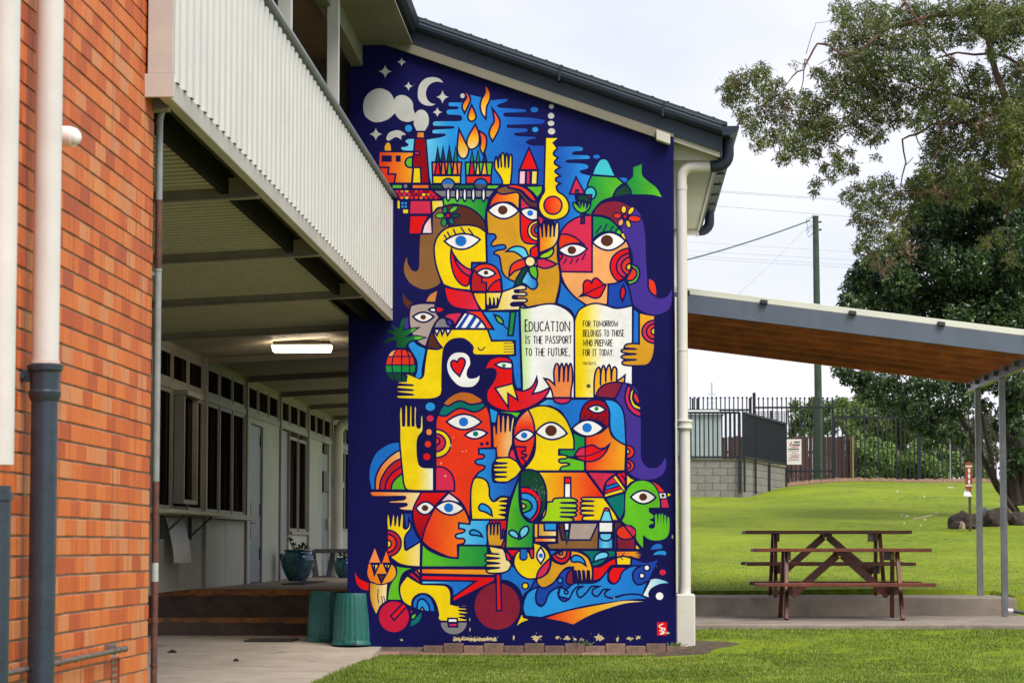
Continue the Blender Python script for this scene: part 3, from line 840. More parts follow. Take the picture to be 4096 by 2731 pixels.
# hand lettering on the painted book: text, left, right, top, bottom, stroke width (all on tile B2)
LETTERING = [("E", 303,330,268,404,15), ("DUCATION", 350,836,290,402,13), ("IS THE PASSPORT", 304,860,464,550,11),
 ("TO THE FUTURE,", 304,836,610,697,11), ("FOR TOMORROW", 998,1415,281,348,9.5), ("BELONGS TO THOSE", 998,1490,389,465,9.5),
 ("WHO PREPARE", 998,1350,507,580,9.5), ("FOR IT TODAY.", 998,1362,622,698,9.5), ("MALCOLM X.", 996,1153,771,805,5)]
GLYPH = {'A':(1,[[(0,1),(.5,0),(1,1)],[(.18,.65),(.82,.65)]]),'B':(.85,[[(0,0),(0,1),(.8,.95),(1,.75),(.75,.5),(0,.48)],[(0,0),(.75,.05),(.9,.25),(.75,.48)]]),
'C':(.8,[[(1,.12),(.6,0),(.15,.15),(0,.5),(.15,.85),(.6,1),(1,.88)]]),'D':(.9,[[(0,0),(0,1),(.6,.93),(1,.6),(.95,.3),(.6,.07),(0,0)]]),
'E':(.7,[[(1,0),(0,0),(0,1),(1,1)],[(0,.48),(.8,.48)]]),'F':(.7,[[(1,0),(0,0),(0,1)],[(0,.48),(.8,.48)]]),
'G':(.85,[[(1,.12),(.6,0),(.15,.15),(0,.5),(.15,.85),(.6,1),(1,.85),(1,.55),(.6,.55)]]),'H':(.85,[[(0,0),(0,1)],[(1,0),(1,1)],[(0,.5),(1,.5)]]),
'I':(.45,[[(.5,0),(.5,1)],[(0,0),(1,0)],[(0,1),(1,1)]]),'L':(.7,[[(0,0),(0,1),(1,1)]]),'M':(1.4,[[(0,1),(.08,0),(.5,.75),(.92,0),(1,1)]]),
'N':(1.05,[[(0,1),(0,0),(1,1),(1,0)]]),'O':(.85,[[(.5,0),(.12,.15),(0,.5),(.12,.85),(.5,1),(.88,.85),(1,.5),(.88,.15),(.5,0)]]),
'P':(.75,[[(0,1),(0,0),(.8,.04),(1,.25),(.8,.5),(0,.55)]]),'R':(.8,[[(0,1),(0,0),(.8,.04),(1,.25),(.8,.48),(0,.52)],[(.3,.52),(1,1)]]),
'S':(.75,[[(1,.1),(.5,0),(.05,.15),(.1,.38),(.9,.62),(.95,.88),(.5,1),(0,.9)]]),'T':(.9,[[(0,0),(1,0)],[(.5,0),(.5,1)]]),
'U':(.85,[[(0,0),(0,.8),(.3,1),(.7,1),(1,.8),(1,0)]]),'W':(1.5,[[(0,0),(.2,1),(.5,.3),(.8,1),(1,0)]]),'X':(.85,[[(0,0),(1,1)],[(1,0),(0,1)]]),
'Y':(.9,[[(0,0),(.5,.5),(1,0)],[(.5,.5),(.5,1)]]),' ':(.55,[]),',':(.3,[[(.7,.9),(.3,1.12)]]),'.':(.25,[[(.5,.93),(.5,1)]])}
# ================================================================ the mural (traced shapes -> one flat painted skin split by motif)
PAL = dict(K=(13,13,78), W=(200,200,195), w=(240,240,238), y=(250,210,10), m=(208,150,34), o=(250,115,28), O=(255,172,32), r=(228,16,18),
 R=(232,55,24), d=(150,2,18), D=(188,28,38), p=(212,42,80), q=(242,190,205), M=(132,28,54), b=(26,112,205), B=(24,68,170), s=(38,150,228),
 c=(110,208,246), t=(62,192,205), T=(0,112,104), g=(24,142,66), G=(14,66,46), l=(98,190,34), L=(165,208,24), k=(86,44,30), n=(136,94,54),
 u=(206,130,66), U=(192,106,34), e=(250,168,102), v=(68,48,148), a=(130,130,132), A=(78,78,82), x=(172,156,148), C=(244,220,158), z=(242,138,76),
 Q=(178,222,132), F=(196,22,58), V=(8,40,20))
PALn = {k: np.minimum(np.array(lin(v))*0.98, .86) for k, v in PAL.items()}
TILE = {'A0': (1380, 190), 'B0': (2000, 190), 'A1': (1380, 690), 'B1': (2000, 690), 'A2': (1380, 1190), 'B2': (2000, 1190), 'A3': (1380, 1690), 'B3': (2000, 1690), 'A4': (1380, 2100), 'B4': (2000, 2100)}
def spline(pts, corner, closed):
    n = len(pts); out = []
    for i in range(n if closed else n-1):
        j = (i+1) % n; p1, p2 = np.array(pts[i], float), np.array(pts[j], float)
        if corner[i] and corner[j]: out.append(tuple(p1)); continue
        p0 = np.array(pts[i-1], float) if (not corner[i]) and (closed or i > 0) else 2*p1-p2
        k = (j+1) % n
        p3 = np.array(pts[k], float) if (not corner[j]) and (closed or j < n-1) else 2*p2-p1
        ch = np.hypot(*(p2-p1)); m = max(2, min(8, int(ch/7)))
        if corner[i]: p0 = p1-(p2-p1)*.6 if True else p0
        d1 = (p2-p0)/2 if not corner[i] else (p2-p1)*.9
        d2 = (p3-p1)/2 if not corner[j] else (p2-p1)*.9
        L1, L2 = np.hypot(*d1), np.hypot(*d2)
        if L1 > ch*1.2: d1 *= ch*1.2/L1
        if L2 > ch*1.2: d2 *= ch*1.2/L2
        for q in range(m):
            t = q/m; out.append(tuple((2*t**3-3*t*t+1)*p1+(t**3-2*t*t+t)*d1+(-2*t**3+3*t*t)*p2+(t**3-t*t)*d2))
    if not closed: out.append(tuple(map(float, pts[-1])))
    return out
def ell(cx, cy, rx, ry, rot=0, n=26, a0=0, a1=360):
    c, s = math.cos(math.radians(rot)), math.sin(math.radians(rot)); o = []
    full = abs(a1-a0) >= 360
    for k in range(n if full else n+1):
        a = math.radians(a0+(a1-a0)*k/n); x, y = rx*math.cos(a), ry*math.sin(a); o.append((cx+x*c-y*s, cy+x*s+y*c))
    return o
SH = []       # (kind, motif, colour spec, bbox-gradient, geometry)
cur = 'mural_ground'; motif = 0; MOT = ['painted_night_sky']; TX = TY = 0
def tp(p): return [(x/3+TX, y/3+TY) for x, y in p]
def fill(col, pts): SH.append(('f', len(MOT)-1, col, tp(pts)))
def line(col, pts, w, closed): SH.append(('l', len(MOT)-1, col, tp(pts), w/3, closed))
def parse_pts(toks):
    P, Cn = [], []
    for t in toks:
        c = t.endswith('!'); x, y = t.rstrip('!').split(',')[:2]; P.append((float(x), float(y))); Cn.append(c)
    return P, Cn
SH.append(('f', 0, 'K', [(PR((x, YM, z))) for x, z in ((XLm, -.3), (XRm, -.3), (XRm, 5.2), (XRm, PY(2703, 545, YM).z), (PY(1440, 125, YM).x, PY(1440, 125, YM).z), (XLm, PY(1400, 112, YM).z))]))
prng = random.Random(3)
for ln in MURAL.strip().splitlines():
    ln = ln.strip()
    if not ln: continue
    if ln[0] == '@': TX, TY = TILE[ln[1:]]; continue
    if ln[0] == '#': MOT.append(ln[1:]); continue
    tk = ln.split(); op = tk[0]
    if op in ('f', 'n'):
        P, Cn = parse_pts(tk[2:]); sp = spline(P, Cn, True); fill(tk[1], sp)
        if op == 'f': line('K', sp, 22, True)
    elif op in ('c', 'cf'):
        cx, cy, rx, ry = map(float, tk[2].split(',')); e_ = ell(cx, cy, rx, ry); fill(tk[1], e_)
        if op == 'cf': line('K', e_, 21, True)
    elif op == 'r':
        a, b_, c_, d_ = map(float, tk[2].split(',')); fill(tk[1], [(a, b_), (c_, b_), (c_, d_), (a, d_)])
    elif op == 'S':
        cx, cy, rx, ry = map(float, tk[2].split(',')); q = .16; pts = []
        for k in range(4):
            a = k*math.pi/2; b_ = a+math.pi/2; p = (cx+rx*math.cos(a), cy+ry*math.sin(a)); r_ = (cx+rx*math.cos(b_), cy+ry*math.sin(b_))
            for t in (0, .2, .4, .6, .8): pts.append(((1-t)**2*p[0]+2*t*(1-t)*(cx+q*(p[0]+r_[0]-2*cx))+t*t*r_[0], (1-t)**2*p[1]+2*t*(1-t)*(cy+q*(p[1]+r_[1]-2*cy))+t*t*r_[1]))
        fill(tk[1], pts)
    elif op in ('H', 'Hn'):
        cx, cy, rx, ry = map(float, tk[3].split(',')); a0 = {'r': -90, 'l': 90, 't': 180, 'b': 0}[tk[2]]
        e_ = ell(cx, cy, rx, ry, 0, 16, a0, a0+180); fill(tk[1], e_)
        if op == 'H': line('K', e_, 21, True)
    elif op == 'P':
        cx, cy, rx, ry, ro = map(float, tk[2].split(',')); e_ = ell(cx, cy, rx, ry, ro, 22); fill(tk[1], e_); line('K', e_, 15, True)
    elif op == 'E':
        x0, y0 = map(float, tk[1].split(',')) if ',' in tk[1] else (float(tk[1]), 0)
        nums = ' '.join(tk[1:]).replace(',', ' ').split(); x0, y0, x1, y1, yt, yb = map(float, nums[:6]); ic = nums[6]; ix, iy, ir = map(float, nums[7:10]); iry = float(nums[10]) if len(nums) > 10 else ir
        up = []; dn = []
        for k in range(12):
            t = k/12; s_ = math.sin(math.pi*t)**.85; bx = x0+(x1-x0)*t; by = y0+(y1-y0)*t
            ym = (y0+y1)/2
            up.append((bx, by+(yt-ym)*s_)); dn.append((x1+(x0-x1)*t, y1+(y0-y1)*t+(yb-ym)*s_))
        fill('w', up+dn); line('K', up+dn, 23, True); fill(ic, ell(ix, iy, ir, iry))
    elif op[0] == 'l':
        P, Cn = parse_pts(tk[2:]); Cn[0] = Cn[-1] = True; line(tk[1], spline(P, Cn, False), float(op[1:]), False)
    elif op == 'SC':
        x0, x1, y0, y1 = map(float, tk[1].split(',')); r_ = 30
        for j in range(3):
            for i in range(int((x1-x0)/58)+1):
                cx = x0+25+i*58+(j % 2)*29; cy = y0+12+j*38
                lim = x1-max(0, (y1-cy)*1.05)+20
                if cx+28 > lim or cx-25 < x0+(j*10): continue
                e_ = ell(cx, cy, 28, 34, 0, 8, 0, 180); fill(prng.choice('rRopDOyd'), e_); line('K', e_, 10, False)
    elif op == 'PE':
        o_ = TILE[tk[1]]; cx, cy, rx, ry = map(float, tk[2].split(',')); TXs, TYs = TX, TY; TX, TY = o_
        nb = 1 if rx < 70 else int(rx/22)
        for k in range(nb):
            bx = cx+(0 if nb == 1 else (k/(nb-1)*2-1)*rx*.93); by = cy+prng.uniform(-.2, .2)*ry; rr = rx if nb == 1 else 36
            pts = [(bx+rr*math.cos(a)*prng.uniform(.35, 1.25), by+ry*math.sin(a)*prng.uniform(.35, 1.3)) for a in [2*math.pi*i/21 for i in range(21)]]
            fill('peel', pts)
            if rx > 18:
                for q in range(3):
                    px, py = bx+prng.uniform(-1.6, 1.6)*rr, by+prng.uniform(-1.5, .9)*ry; s_ = prng.uniform(2, 7); fill('peel', [(px-s_, py), (px, py-s_*prng.uniform(.5, 1.5)), (px+s_*prng.uniform(.5, 1.5), py+s_*.2), (px+s_*.2, py+s_)])
                for q in range(2):
                    px, py = bx+prng.uniform(-1, 1)*rr, by+prng.uniform(-.8, .9)*ry; fill('mould', ell(px, py, prng.uniform(3, 9), prng.uniform(3, 10), 0, 6))
        TX, TY = TXs, TYs
# faint cleaner scratches of chipped paint over the shield, and white lettering on the book
TX, TY = TILE['B3']; MOT.append('scratched_paint')
for k in range(46):
    x = prng.gauss(480, 50); y = prng.gauss(830, 60); h_ = prng.uniform(8, 40); fill('scr', [(x, y), (x+prng.uniform(2, 5), y), (x+2, y+h_)])
TX, TY = TILE['B2']; 
jr = random.Random(5)
for text, xl, xr, yt, yb, sw in LETTERING:
    MOT.append('lettering')
    tot = sum(GLYPH[ch][0]+.34 for ch in text)-.34; u = (xr-xl)/tot; x = xl
    for ch in text:
        wd, strokes = GLYPH[ch]; h_ = yb-yt; dy = jr.uniform(-.02, .02)*h_
        for st in strokes:
            st2 = [(x+a*wd*u, yt+dy+b_*h_) for a, b_ in st]
            line('ink', st2, sw*1.02*jr.uniform(.94, 1.06), False)
        x += (wd+.34)*u
PALn['ink'] = np.array(lin((10, 10, 24))); PALn['peel'] = np.array(lin((205, 186, 138))); PALn['mould'] = np.array(lin((62, 56, 44))); PALn['scr'] = np.array(lin((150, 170, 160)))
# ---- planar subdivision
V2 = []; E2 = []
def addpoly(pts, closed=True):
    n = len(V2); V2.extend(pts); m = len(pts)
    for i in range(m if closed else m-1): E2.append((n+i, n+(i+1) % m))
def ribbon(pts, w, closed):
    p = np.array(pts); 
    keep = [0]
    for i in range(1, len(p)):
        if np.hypot(*(p[i]-p[keep[-1]])) > .4: keep.append(i)
    p = p[keep]
    if closed and np.hypot(*(p[0]-p[-1])) < .4: p = p[:-1]
    n = len(p)
    if n < 2: return None, None, p
    nx = np.roll(p, -1, 0)-p; pv = p-np.roll(p, 1, 0)
    if not closed: nx[-1] = nx[-2]; pv[0] = pv[1]
    def nrm(a): return a/np.maximum(np.hypot(a[:, 0], a[:, 1])[:, None], 1e-9)
    nx, pv = nrm(nx), nrm(pv); n1 = np.stack([-nx[:, 1], nx[:, 0]], 1); n0 = np.stack([-pv[:, 1], pv[:, 0]], 1)
    mm = n0+n1; L_ = np.maximum((mm*mm).sum(1), .25); off = mm*(2*w/L_)[:, None]   # mitre, limited
    if not closed: p = p.copy(); p[0] -= nx[0]*w*.4; p[-1] += pv[-1]*w*.4
    return p+off, p-off, p
RB = []
for s in SH:
    if s[0] == 'f':
        addpoly(s[3]); RB.append(None)
        parts = s[2].split('@')[0]; sep = '|' if '|' in parts else '-'; ks = parts.split(sep)
        if len(ks) > 1:
            a = np.array(s[3]); lo, hi = a.min(0), a.max(0); k = len(ks)
            stops = [float(q) for q in s[2].split('@')[1].split(',')] if '@' in s[2] else [i/(k-1) for i in range(k)]
            if len(stops) != k: stops = [stops[0]+(stops[-1]-stops[0])*i/(k-1) for i in range(k)]
            for t in stops:
                if .01 < t < .99:
                    if sep == '-': x = lo[0]+(hi[0]-lo[0])*t; addpoly([(x, lo[1]-1), (x, hi[1]+1)], False)
                    else: y = lo[1]+(hi[1]-lo[1])*t; addpoly([(lo[0]-1, y), (hi[0]+1, y)], False)
            RB[-1] = (ks, sep, stops, lo, hi)
        else: RB[-1] = (ks, '-', [0], None, None)
    else:
        a, b_, c_ = ribbon(s[3], s[4]/2, s[5]); RB.append((a, b_, c_))
        if a is None: continue
        if s[5]: addpoly([tuple(q) for q in a]); addpoly([tuple(q) for q in b_])
        else: addpoly([tuple(q) for q in a]+[tuple(q) for q in b_[::-1]])
base = np.array(SH[0][3]); bx0, by0 = base.min(0); bx1, by1 = base.max(0)
VV = [Vector((x, -y)) for x, y in V2]
vo, eo, fo, _, _, _ = delaunay_2d_cdt(VV, E2, [], 0, 1e-4)
VA = np.array([(v[0], -v[1]) for v in vo]); TR = np.array([f[:3] for f in fo])
cen = VA[TR].mean(1); top = np.full(len(TR), -1)
ordx = np.argsort(cen[:, 0]); cx_s = cen[ordx, 0]
def inpoly(P, poly):
    x, y = P[:, 0], P[:, 1]; poly = np.array(poly); x1, y1 = poly[:, 0], poly[:, 1]; x2, y2 = np.roll(x1, -1), np.roll(y1, -1)
    wn = np.zeros(len(P), int)
    for a, b_, c_, d_ in zip(x1, y1, x2, y2):
        s_ = (c_-a)*(y-b_)-(x-a)*(d_-b_)
        wn += ((b_ <= y) & (d_ > y) & (s_ > 0)).astype(int); wn -= ((b_ > y) & (d_ <= y) & (s_ < 0)).astype(int)
    return wn != 0
for i, s in enumerate(SH):
    if s[0] == 'f': pts = np.array(s[3]); pad = 0
    else:
        pts = RB[i][2]; pad = s[4]*1.3
        if RB[i][0] is None: continue
    lo, hi = pts.min(0)-pad, pts.max(0)+pad
    a, b_ = np.searchsorted(cx_s, [lo[0], hi[0]]); idx = ordx[a:b_]; idx = idx[(cen[idx, 1] >= lo[1]) & (cen[idx, 1] <= hi[1])]
    if len(idx) == 0: continue
    P = cen[idx]
    if s[0] == 'f': ins = inpoly(P, pts)
    else:
        ra, rb, rc = RB[i]; ins = np.zeros(len(P), bool); n = len(rc)
        for k in range(n if s[5] else n-1):
            j = (k+1) % n; q = np.array([ra[k], ra[j], rb[j], rb[k]]); ql, qh = q.min(0), q.max(0)
            mk = (~ins) & (P[:, 0] >= ql[0]) & (P[:, 0] <= qh[0]) & (P[:, 1] >= ql[1]) & (P[:, 1] <= qh[1])
            if mk.any(): ins[mk] = inpoly(P[mk], q)
    top[idx[ins]] = i
inside = inpoly(cen, SH[0][3])
# map to the wall plane
W3 = np.array([tuple(PY(x, y, YM)) for x, y in VA])
W3[:, 2] = np.maximum(W3[:, 2], -.3)
mm_ = bpy.data.materials.new('mural_paint'); mm_.use_nodes = True; nt = mm_.node_tree; b = nt.nodes['Principled BSDF']; b.inputs['Roughness'].default_value = .62; b.inputs['Specular IOR Level'].default_value = .12
at = N(nt, 'ShaderNodeVertexColor', layer_name='paint'); ge = N(nt, 'ShaderNodeNewGeometry')
n1 = N(nt, 'ShaderNodeTexNoise', i_Scale=2.4, i_Detail=9.0, i_Roughness=.72); n2 = N(nt, 'ShaderNodeTexNoise', i_Scale=38.0, i_Detail=4.0)
n3 = N(nt, 'ShaderNodeTexNoise', i_Scale=26.0, i_Detail=3.0, i_Roughness=.6)
for q in (n1, n2, n3): nt.links.new(ge.outputs['Position'], q.inputs['Vector'])
mr = N(nt, 'ShaderNodeMapRange'); mr.inputs[1].default_value = .3; mr.inputs[2].default_value = .7; mr.inputs[3].default_value = .80; mr.inputs[4].default_value = 1.13; nt.links.new(n1.outputs['Fac'], mr.inputs[0])
hs = N(nt, 'ShaderNodeHueSaturation'); nt.links.new(at.outputs['Color'], hs.inputs['Color']); nt.links.new(mr.outputs[0], hs.inputs['Value'])
ch = N(nt, 'ShaderNodeMapRange'); ch.inputs[1].default_value = .77; ch.inputs[2].default_value = .785; nt.links.new(n3.outputs['Fac'], ch.inputs[0])   # chips
mx = N(nt, 'ShaderNodeMix', data_type='RGBA'); nt.links.new(ch.outputs[0], mx.inputs['Factor']); nt.links.new(hs.outputs[0], mx.inputs[6]); mx.inputs[7].default_value = (.5, .46, .36, 1)
nt.links.new(mx.outputs[2], b.inputs['Base Color'])
bp = N(nt, 'ShaderNodeBump', i_Strength=.12); bp.inputs['Distance'].default_value = .01; nt.links.new(n2.outputs['Fac'], bp.inputs['Height']); nt.links.new(bp.outputs[0], b.inputs['Normal'])
mural_building = empty('mural_building', ((XLm+XRm)/2, YM+3, 0), 'dark blue end building painted with a colourful mural of faces under a sloping roof', 'building')
mural_wall = MB().prism([(XLm, -.4), (XRm, -.4), (XRm, PY(2703, 545, YM).z), (PY(1440, 125, YM).x, PY(1440, 125, YM).z), (XLm, PY(1400, 112, YM).z)], YM+.004, YM+6.2).build('mural_wall', mat('navy_wall', lin((20, 18, 78)), .65), mural_building)
OBJN = np.array([s[1] for s in SH])
valid = inside & (top >= 0); tm = np.where(valid, OBJN[np.maximum(top, 0)], -1)
for mi, nm in enumerate(MOT):
    sel = np.where(tm == mi)[0]
    if len(sel) == 0: continue
    t = TR[sel]; uq, inv = np.unique(t, return_inverse=True); inv = inv.reshape(-1, 3)
    pts = W3[uq]; org = Vector((float(pts[:, 0].mean()), YM, float(pts[:, 2].min())))
    me = bpy.data.meshes.new(nm); me.from_pydata((pts-np.array(org)).tolist(), [], inv.tolist())
    ca = me.color_attributes.new('paint', 'FLOAT_COLOR', 'CORNER'); cols = np.ones((len(sel)*3, 4))
    xy = VA[t]
    for si in np.unique(top[sel]):
        mk = np.where(top[sel] == si)[0]; s = SH[si]
        if s[0] == 'l': c_ = np.tile(PALn[s[2]], (len(mk)*3, 1))
        else:
            ks, sep, stops, lo, hi = RB[si]
            if len(ks) == 1: c_ = np.tile(PALn[ks[0]], (len(mk)*3, 1))
            else:
                ax = 0 if sep == '-' else 1; tt = ((xy[mk][:, :, ax]-lo[ax])/(hi[ax]-lo[ax])).reshape(-1)
                pc = np.array([PALn[k_]**(1/2.2) for k_ in ks]); c_ = np.stack([np.interp(tt, stops, pc[:, q])**2.2 for q in range(3)], 1)
        ii = (mk[:, None]*3+np.arange(3)).reshape(-1); cols[ii, :3] = c_
    ca.data.foreach_set('color', cols.reshape(-1))
    o = link(nm, me, mm_, mural_wall, org)
print('mural tris', len(TR), 'motifs', len(MOT))
# ================================================================ ground
def lawn_z(X, Y):
    X = np.asarray(X, float); Y = np.asarray(Y, float)
    zr = np.interp(Y, [0, 24.5, 26.4, 27.5, 29, 33, 36, 69, 78, 110, 400], [GR, GR, -.06, .04, .108, .40, .47, 2.30, 2.72, 2.9, 3.2])
    zl = np.interp(Y, [0, 26.9, 29, 400], [GR, GR, 0, 0])
    k = sstep(.1, 1.1, X); z = zl*(1-k)+zr*k
    z = z + .26*sstep(3.2, 6.5, X)*sstep(58, 74, Y) - .10*sstep(9, 13, X)*sstep(45, 70, Y)
    return z + .02*np.sin(X*1.7+Y*.6)*sstep(28, 40, Y)
def lawn_pt(x, y):       # where the ray through a pixel meets the lawn
    lo, hi = 8.0, 120.0; r = ray(x, y)
    for Y in np.linspace(12, 110, 900):
        t = Y/r.y
        if EYE+r.z*t <= float(lawn_z(r.x*t, Y)): return Vector((r.x*t, Y, float(lawn_z(r.x*t, Y))))
    return None
PATH_X = -2.46
xs = np.unique(np.concatenate([[XRm-.02, XRm+.04, 4.975, 5.595, 4.96, 5.58], np.linspace(-60, PATH_X, 6), np.linspace(PATH_X, 16, 70), np.linspace(16, 160, 20)])); xs = xs[xs >= PATH_X-.001]
ys = np.unique(np.concatenate([[29.0, 29.02, 32.86, 34.94, 34.92], np.linspace(4, 24, 12), np.linspace(24.5, 40, 50), np.linspace(41, 100, 70), np.linspace(105, 400, 12)]))
X, Y = np.meshgrid(xs, ys); Z = lawn_z(X, Y)
Z[(X < XRm-.02) & (Y > YM+.1)] = -.35
Z[(X < 5.581) & (Y > 29.01) & (Y < 32.87)] = -.35; Z[(X < 4.961) & (Y > 29.01) & (Y < 34.925)] = -.35
nv = X.size; nx, ny = len(xs), len(ys)
me = bpy.data.meshes.new('lawn'); me.from_pydata(np.stack([X.ravel(), Y.ravel(), Z.ravel()], 1).tolist(), [], [(j*nx+i, j*nx+i+1, (j+1)*nx+i+1, (j+1)*nx+i) for j in range(ny-1) for i in range(nx-1)])
me.polygons.foreach_set('use_smooth', [True]*len(me.polygons))
def lawn_material():
    m = bpy.data.materials.new('lawn_soil'); m.use_nodes = True; nt = m.node_tree; b = nt.nodes['Principled BSDF']; L = nt.links.new
    b.inputs['Roughness'].default_value = .9; b.inputs['Specular IOR Level'].default_value = .1
    g = N(nt, 'ShaderNodeNewGeometry'); sx = N(nt, 'ShaderNodeSeparateXYZ'); L(g.outputs['Position'], sx.inputs[0])
    a = N(nt, 'ShaderNodeTexNoise', i_Scale=.35, i_Detail=6.0, i_Roughness=.6); c = N(nt, 'ShaderNodeTexNoise', i_Scale=5.0, i_Detail=12.0, i_Roughness=.85); d = N(nt, 'ShaderNodeTexNoise', i_Scale=1.7, i_Detail=5.0, i_Roughness=.6)
    for q in (a, c, d): L(g.outputs['Position'], q.inputs['Vector'])
    r1 = N(nt, 'ShaderNodeValToRGB'); L(c.outputs['Fac'], r1.inputs[0]); e = r1.color_ramp.elements
    e[0].position = .39; e[0].color = (.060, .10, .014, 1); e[1].position = .60; e[1].color = (.215, .285, .018, 1)
    r2 = N(nt, 'ShaderNodeMapRange'); L(a.outputs['Fac'], r2.inputs[0]); r2.inputs[1].default_value = .42; r2.inputs[2].default_value = .66; r2.inputs[4].default_value = .7
    mx = N(nt, 'ShaderNodeMix', data_type='RGBA'); L(r2.outputs[0], mx.inputs[0]); L(r1.outputs[0], mx.inputs[6]); mx.inputs[7].default_value = (.245, .31, .018, 1)
    # bare, drier soil close to the camera
    r3 = N(nt, 'ShaderNodeMapRange'); L(d.outputs['Fac'], r3.inputs[0]); r3.inputs[1].default_value = .58; r3.inputs[2].default_value = .72
    mx2 = N(nt, 'ShaderNodeMix', data_type='RGBA'); L(r3.outputs[0], mx2.inputs[0]); L(mx.outputs[2], mx2.inputs[6]); mx2.inputs[7].default_value = (.20, .20, .055, 1)
    L(mx2.outputs[2], b.inputs['Base Color'])
    bp = N(nt, 'ShaderNodeBump', i_Strength=.6); bp.inputs['Distance'].default_value = .03; L(c.outputs['Fac'], bp.inputs['Height']); L(bp.outputs[0], b.inputs['Normal'])
    return m
tag(link('lawn', me, lawn_material()), kind='structure')
conc = mat('path_concrete', (.40, .34, .275), .85, .12, 2.0, .25, 50, streak=((.16, .12, .09), (16, 16, 16), .665, .70), spots=((.12, .10, .08), 3.0, .60, .74), coord='Geo')
p = MB(); zz = [(3, GR), (25.6, GR), (27.5, -.01), (29.6, 0.0)]
for (ya, za), (yb, zb) in zip(zz[:-1], zz[1:]):
    p.hexa([(-9, ya, za-.3), (PATH_X, ya, za-.3), (PATH_X, yb, zb-.3), (-9, yb, zb-.3), (-9, ya, za+.012), (PATH_X, ya, za+.012), (PATH_X, yb, zb+.012), (-9, yb, zb+.012)])
tag(p.build('concrete_path', conc), kind='structure')
# veranda floor, its two steps with worn orange nosings
stepm = mat('step_concrete', (.11, .07, .045), .75, .25, 3.0, .2, 40, spots=((.05, .035, .03), 4.0, .5, .72), coord='Geo')
vf = mat('veranda_concrete', (.34, .27, .21), .6, .15, 2.0, .15, 40, coord='Geo')
tag(MB().box(-9, XLm+.0, 30.5, 60, -.3, FZ).build('veranda_floor', vf), kind='structure')
tag(MB().box(-9, XLm, 29.57, 30.49, -.3, .208).build('lower_step', stepm), kind='structure')
tag(MB().box(-9, XLm, 30.485, 30.497, .20, FZ-.002).build('upper_step', stepm), kind='structure')
nose = mat('orange_nosing', (.44, .15, .02), .6, .3, 7.0, .2, 40, spots=((.10, .06, .04), 5.0, .45, .68), coord='Geo')
def nosing(y, z, h):
    b_ = MB(); n = 60; r_ = random.Random(int(z*100)); xs_ = [-9+(XLm+9)*i/n for i in range(n+1)]; hs_ = [h*r_.uniform(.7, 1.15) for _ in xs_]
    v = [(x, y-.006, z-q) for x, q in zip(xs_, hs_)]+[(x, y-.006, z+.003) for x in xs_]+[(x, y+.07*r_.uniform(.5, 1), z+.003) for x in xs_]
    m_ = n+1; b_.add(v, [(i, i+1, m_+i+1, m_+i) for i in range(n)]+[(m_+i, m_+i+1, 2*m_+i+1, 2*m_+i) for i in range(n)]); return b_
tag(nosing(29.57, .208, .055).build('lower_nosing', nose), kind='structure')
tag(nosing(30.485, FZ, .075).build('upper_nosing', nose), kind='structure')
# sloping brick apron along the foot of the mural: every paver its own piece
apm = mat('apron_bed', (.10, .08, .06), .95, .3, 9.0, .3, coord='Geo')
AY0, AY1 = 26.93, YM
def apz(y): return -.115+(y-AY0)/(AY1-AY0)*.105
ax0, ax1 = PATH_X+.0, XRm+.10
apron = MB().hexa([(ax0, AY0, -.4), (ax1, AY0, -.4), (ax1, AY1, -.4), (ax0, AY1, -.4), (ax0, AY0, apz(AY0)-.012), (ax1, AY0, apz(AY0)-.012), (ax1, AY1, apz(AY1)-.012), (ax0, AY1, apz(AY1)-.012)]).build('brick_apron', apm)
tag(apron, kind='structure')
pvm = mat('paver_clay', (.26, .15, .11), .85, .2, 7, .35, 45, spots=((.09, .075, .06), 6.0, .48, .68), rand=.28)
pl_, pw_ = .208, .102; base_p = None; j = 0; y = AY0+.02
k_t = MB().box(-pl_/2+.003, pl_/2-.003, -pw_/2+.003, pw_/2-.003, -.05, 0).mesh('paver', bevel=.004); 
while y < AY1-.16:
    i = 0; x = ax0+(.104 if j % 2 else 0)+.1
    while x < ax1-.05:
        o = link('paver', k_t, pvm, apron, (x, y+pw_/2, apz(y+pw_/2)+random.uniform(-.003, .004))); o.rotation_euler = (math.atan(.105/(AY1-AY0)), 0, random.uniform(-.015, .015)); x += pl_
    y += pw_; j += 1
k_e = MB().box(-pl_/2+.003, pl_/2-.003, -pw_/2+.003, pw_/2-.003, -.13, 0).mesh('paver', bevel=.004); x = ax0+.55; i = 0      # upright edging bricks against the wall, alternately proud
while x < ax1-.02:
    hgt = .030 if i % 2 else .006; o = link('paver', k_e, pvm, apron, (x, AY1-.085, apz(AY1)+hgt)); o.rotation_euler = (0, 0, random.uniform(-.02, .02)); x += .2095; i += 1
# shelter slabs
slabm = mat('slab_concrete', (.29, .245, .195), .85, .15, 2.5, .3, 45, spots=((.09, .075, .06), 1.6, .58, .75), coord='Geo')
SX1 = 4.98
tag(MB().box(XRm+.03, 5.6, 29.0, 32.86, -.2, .162).build('lower_slab', slabm, bevel=.012), kind='structure')
tag(MB().box(XRm+.03, SX1, 32.86, 34.95, .0, .378).build('upper_slab', slabm, bevel=.012), kind='structure')
tag(MB().bar((.6, 39.0, float(lawn_z(.9, 39))+.01), (16, 39.6, float(lawn_z(12, 39.6))+.02), .13, .03).build('concrete_edging', mat('edging', (.28, .27, .25), .9)), kind='structure')
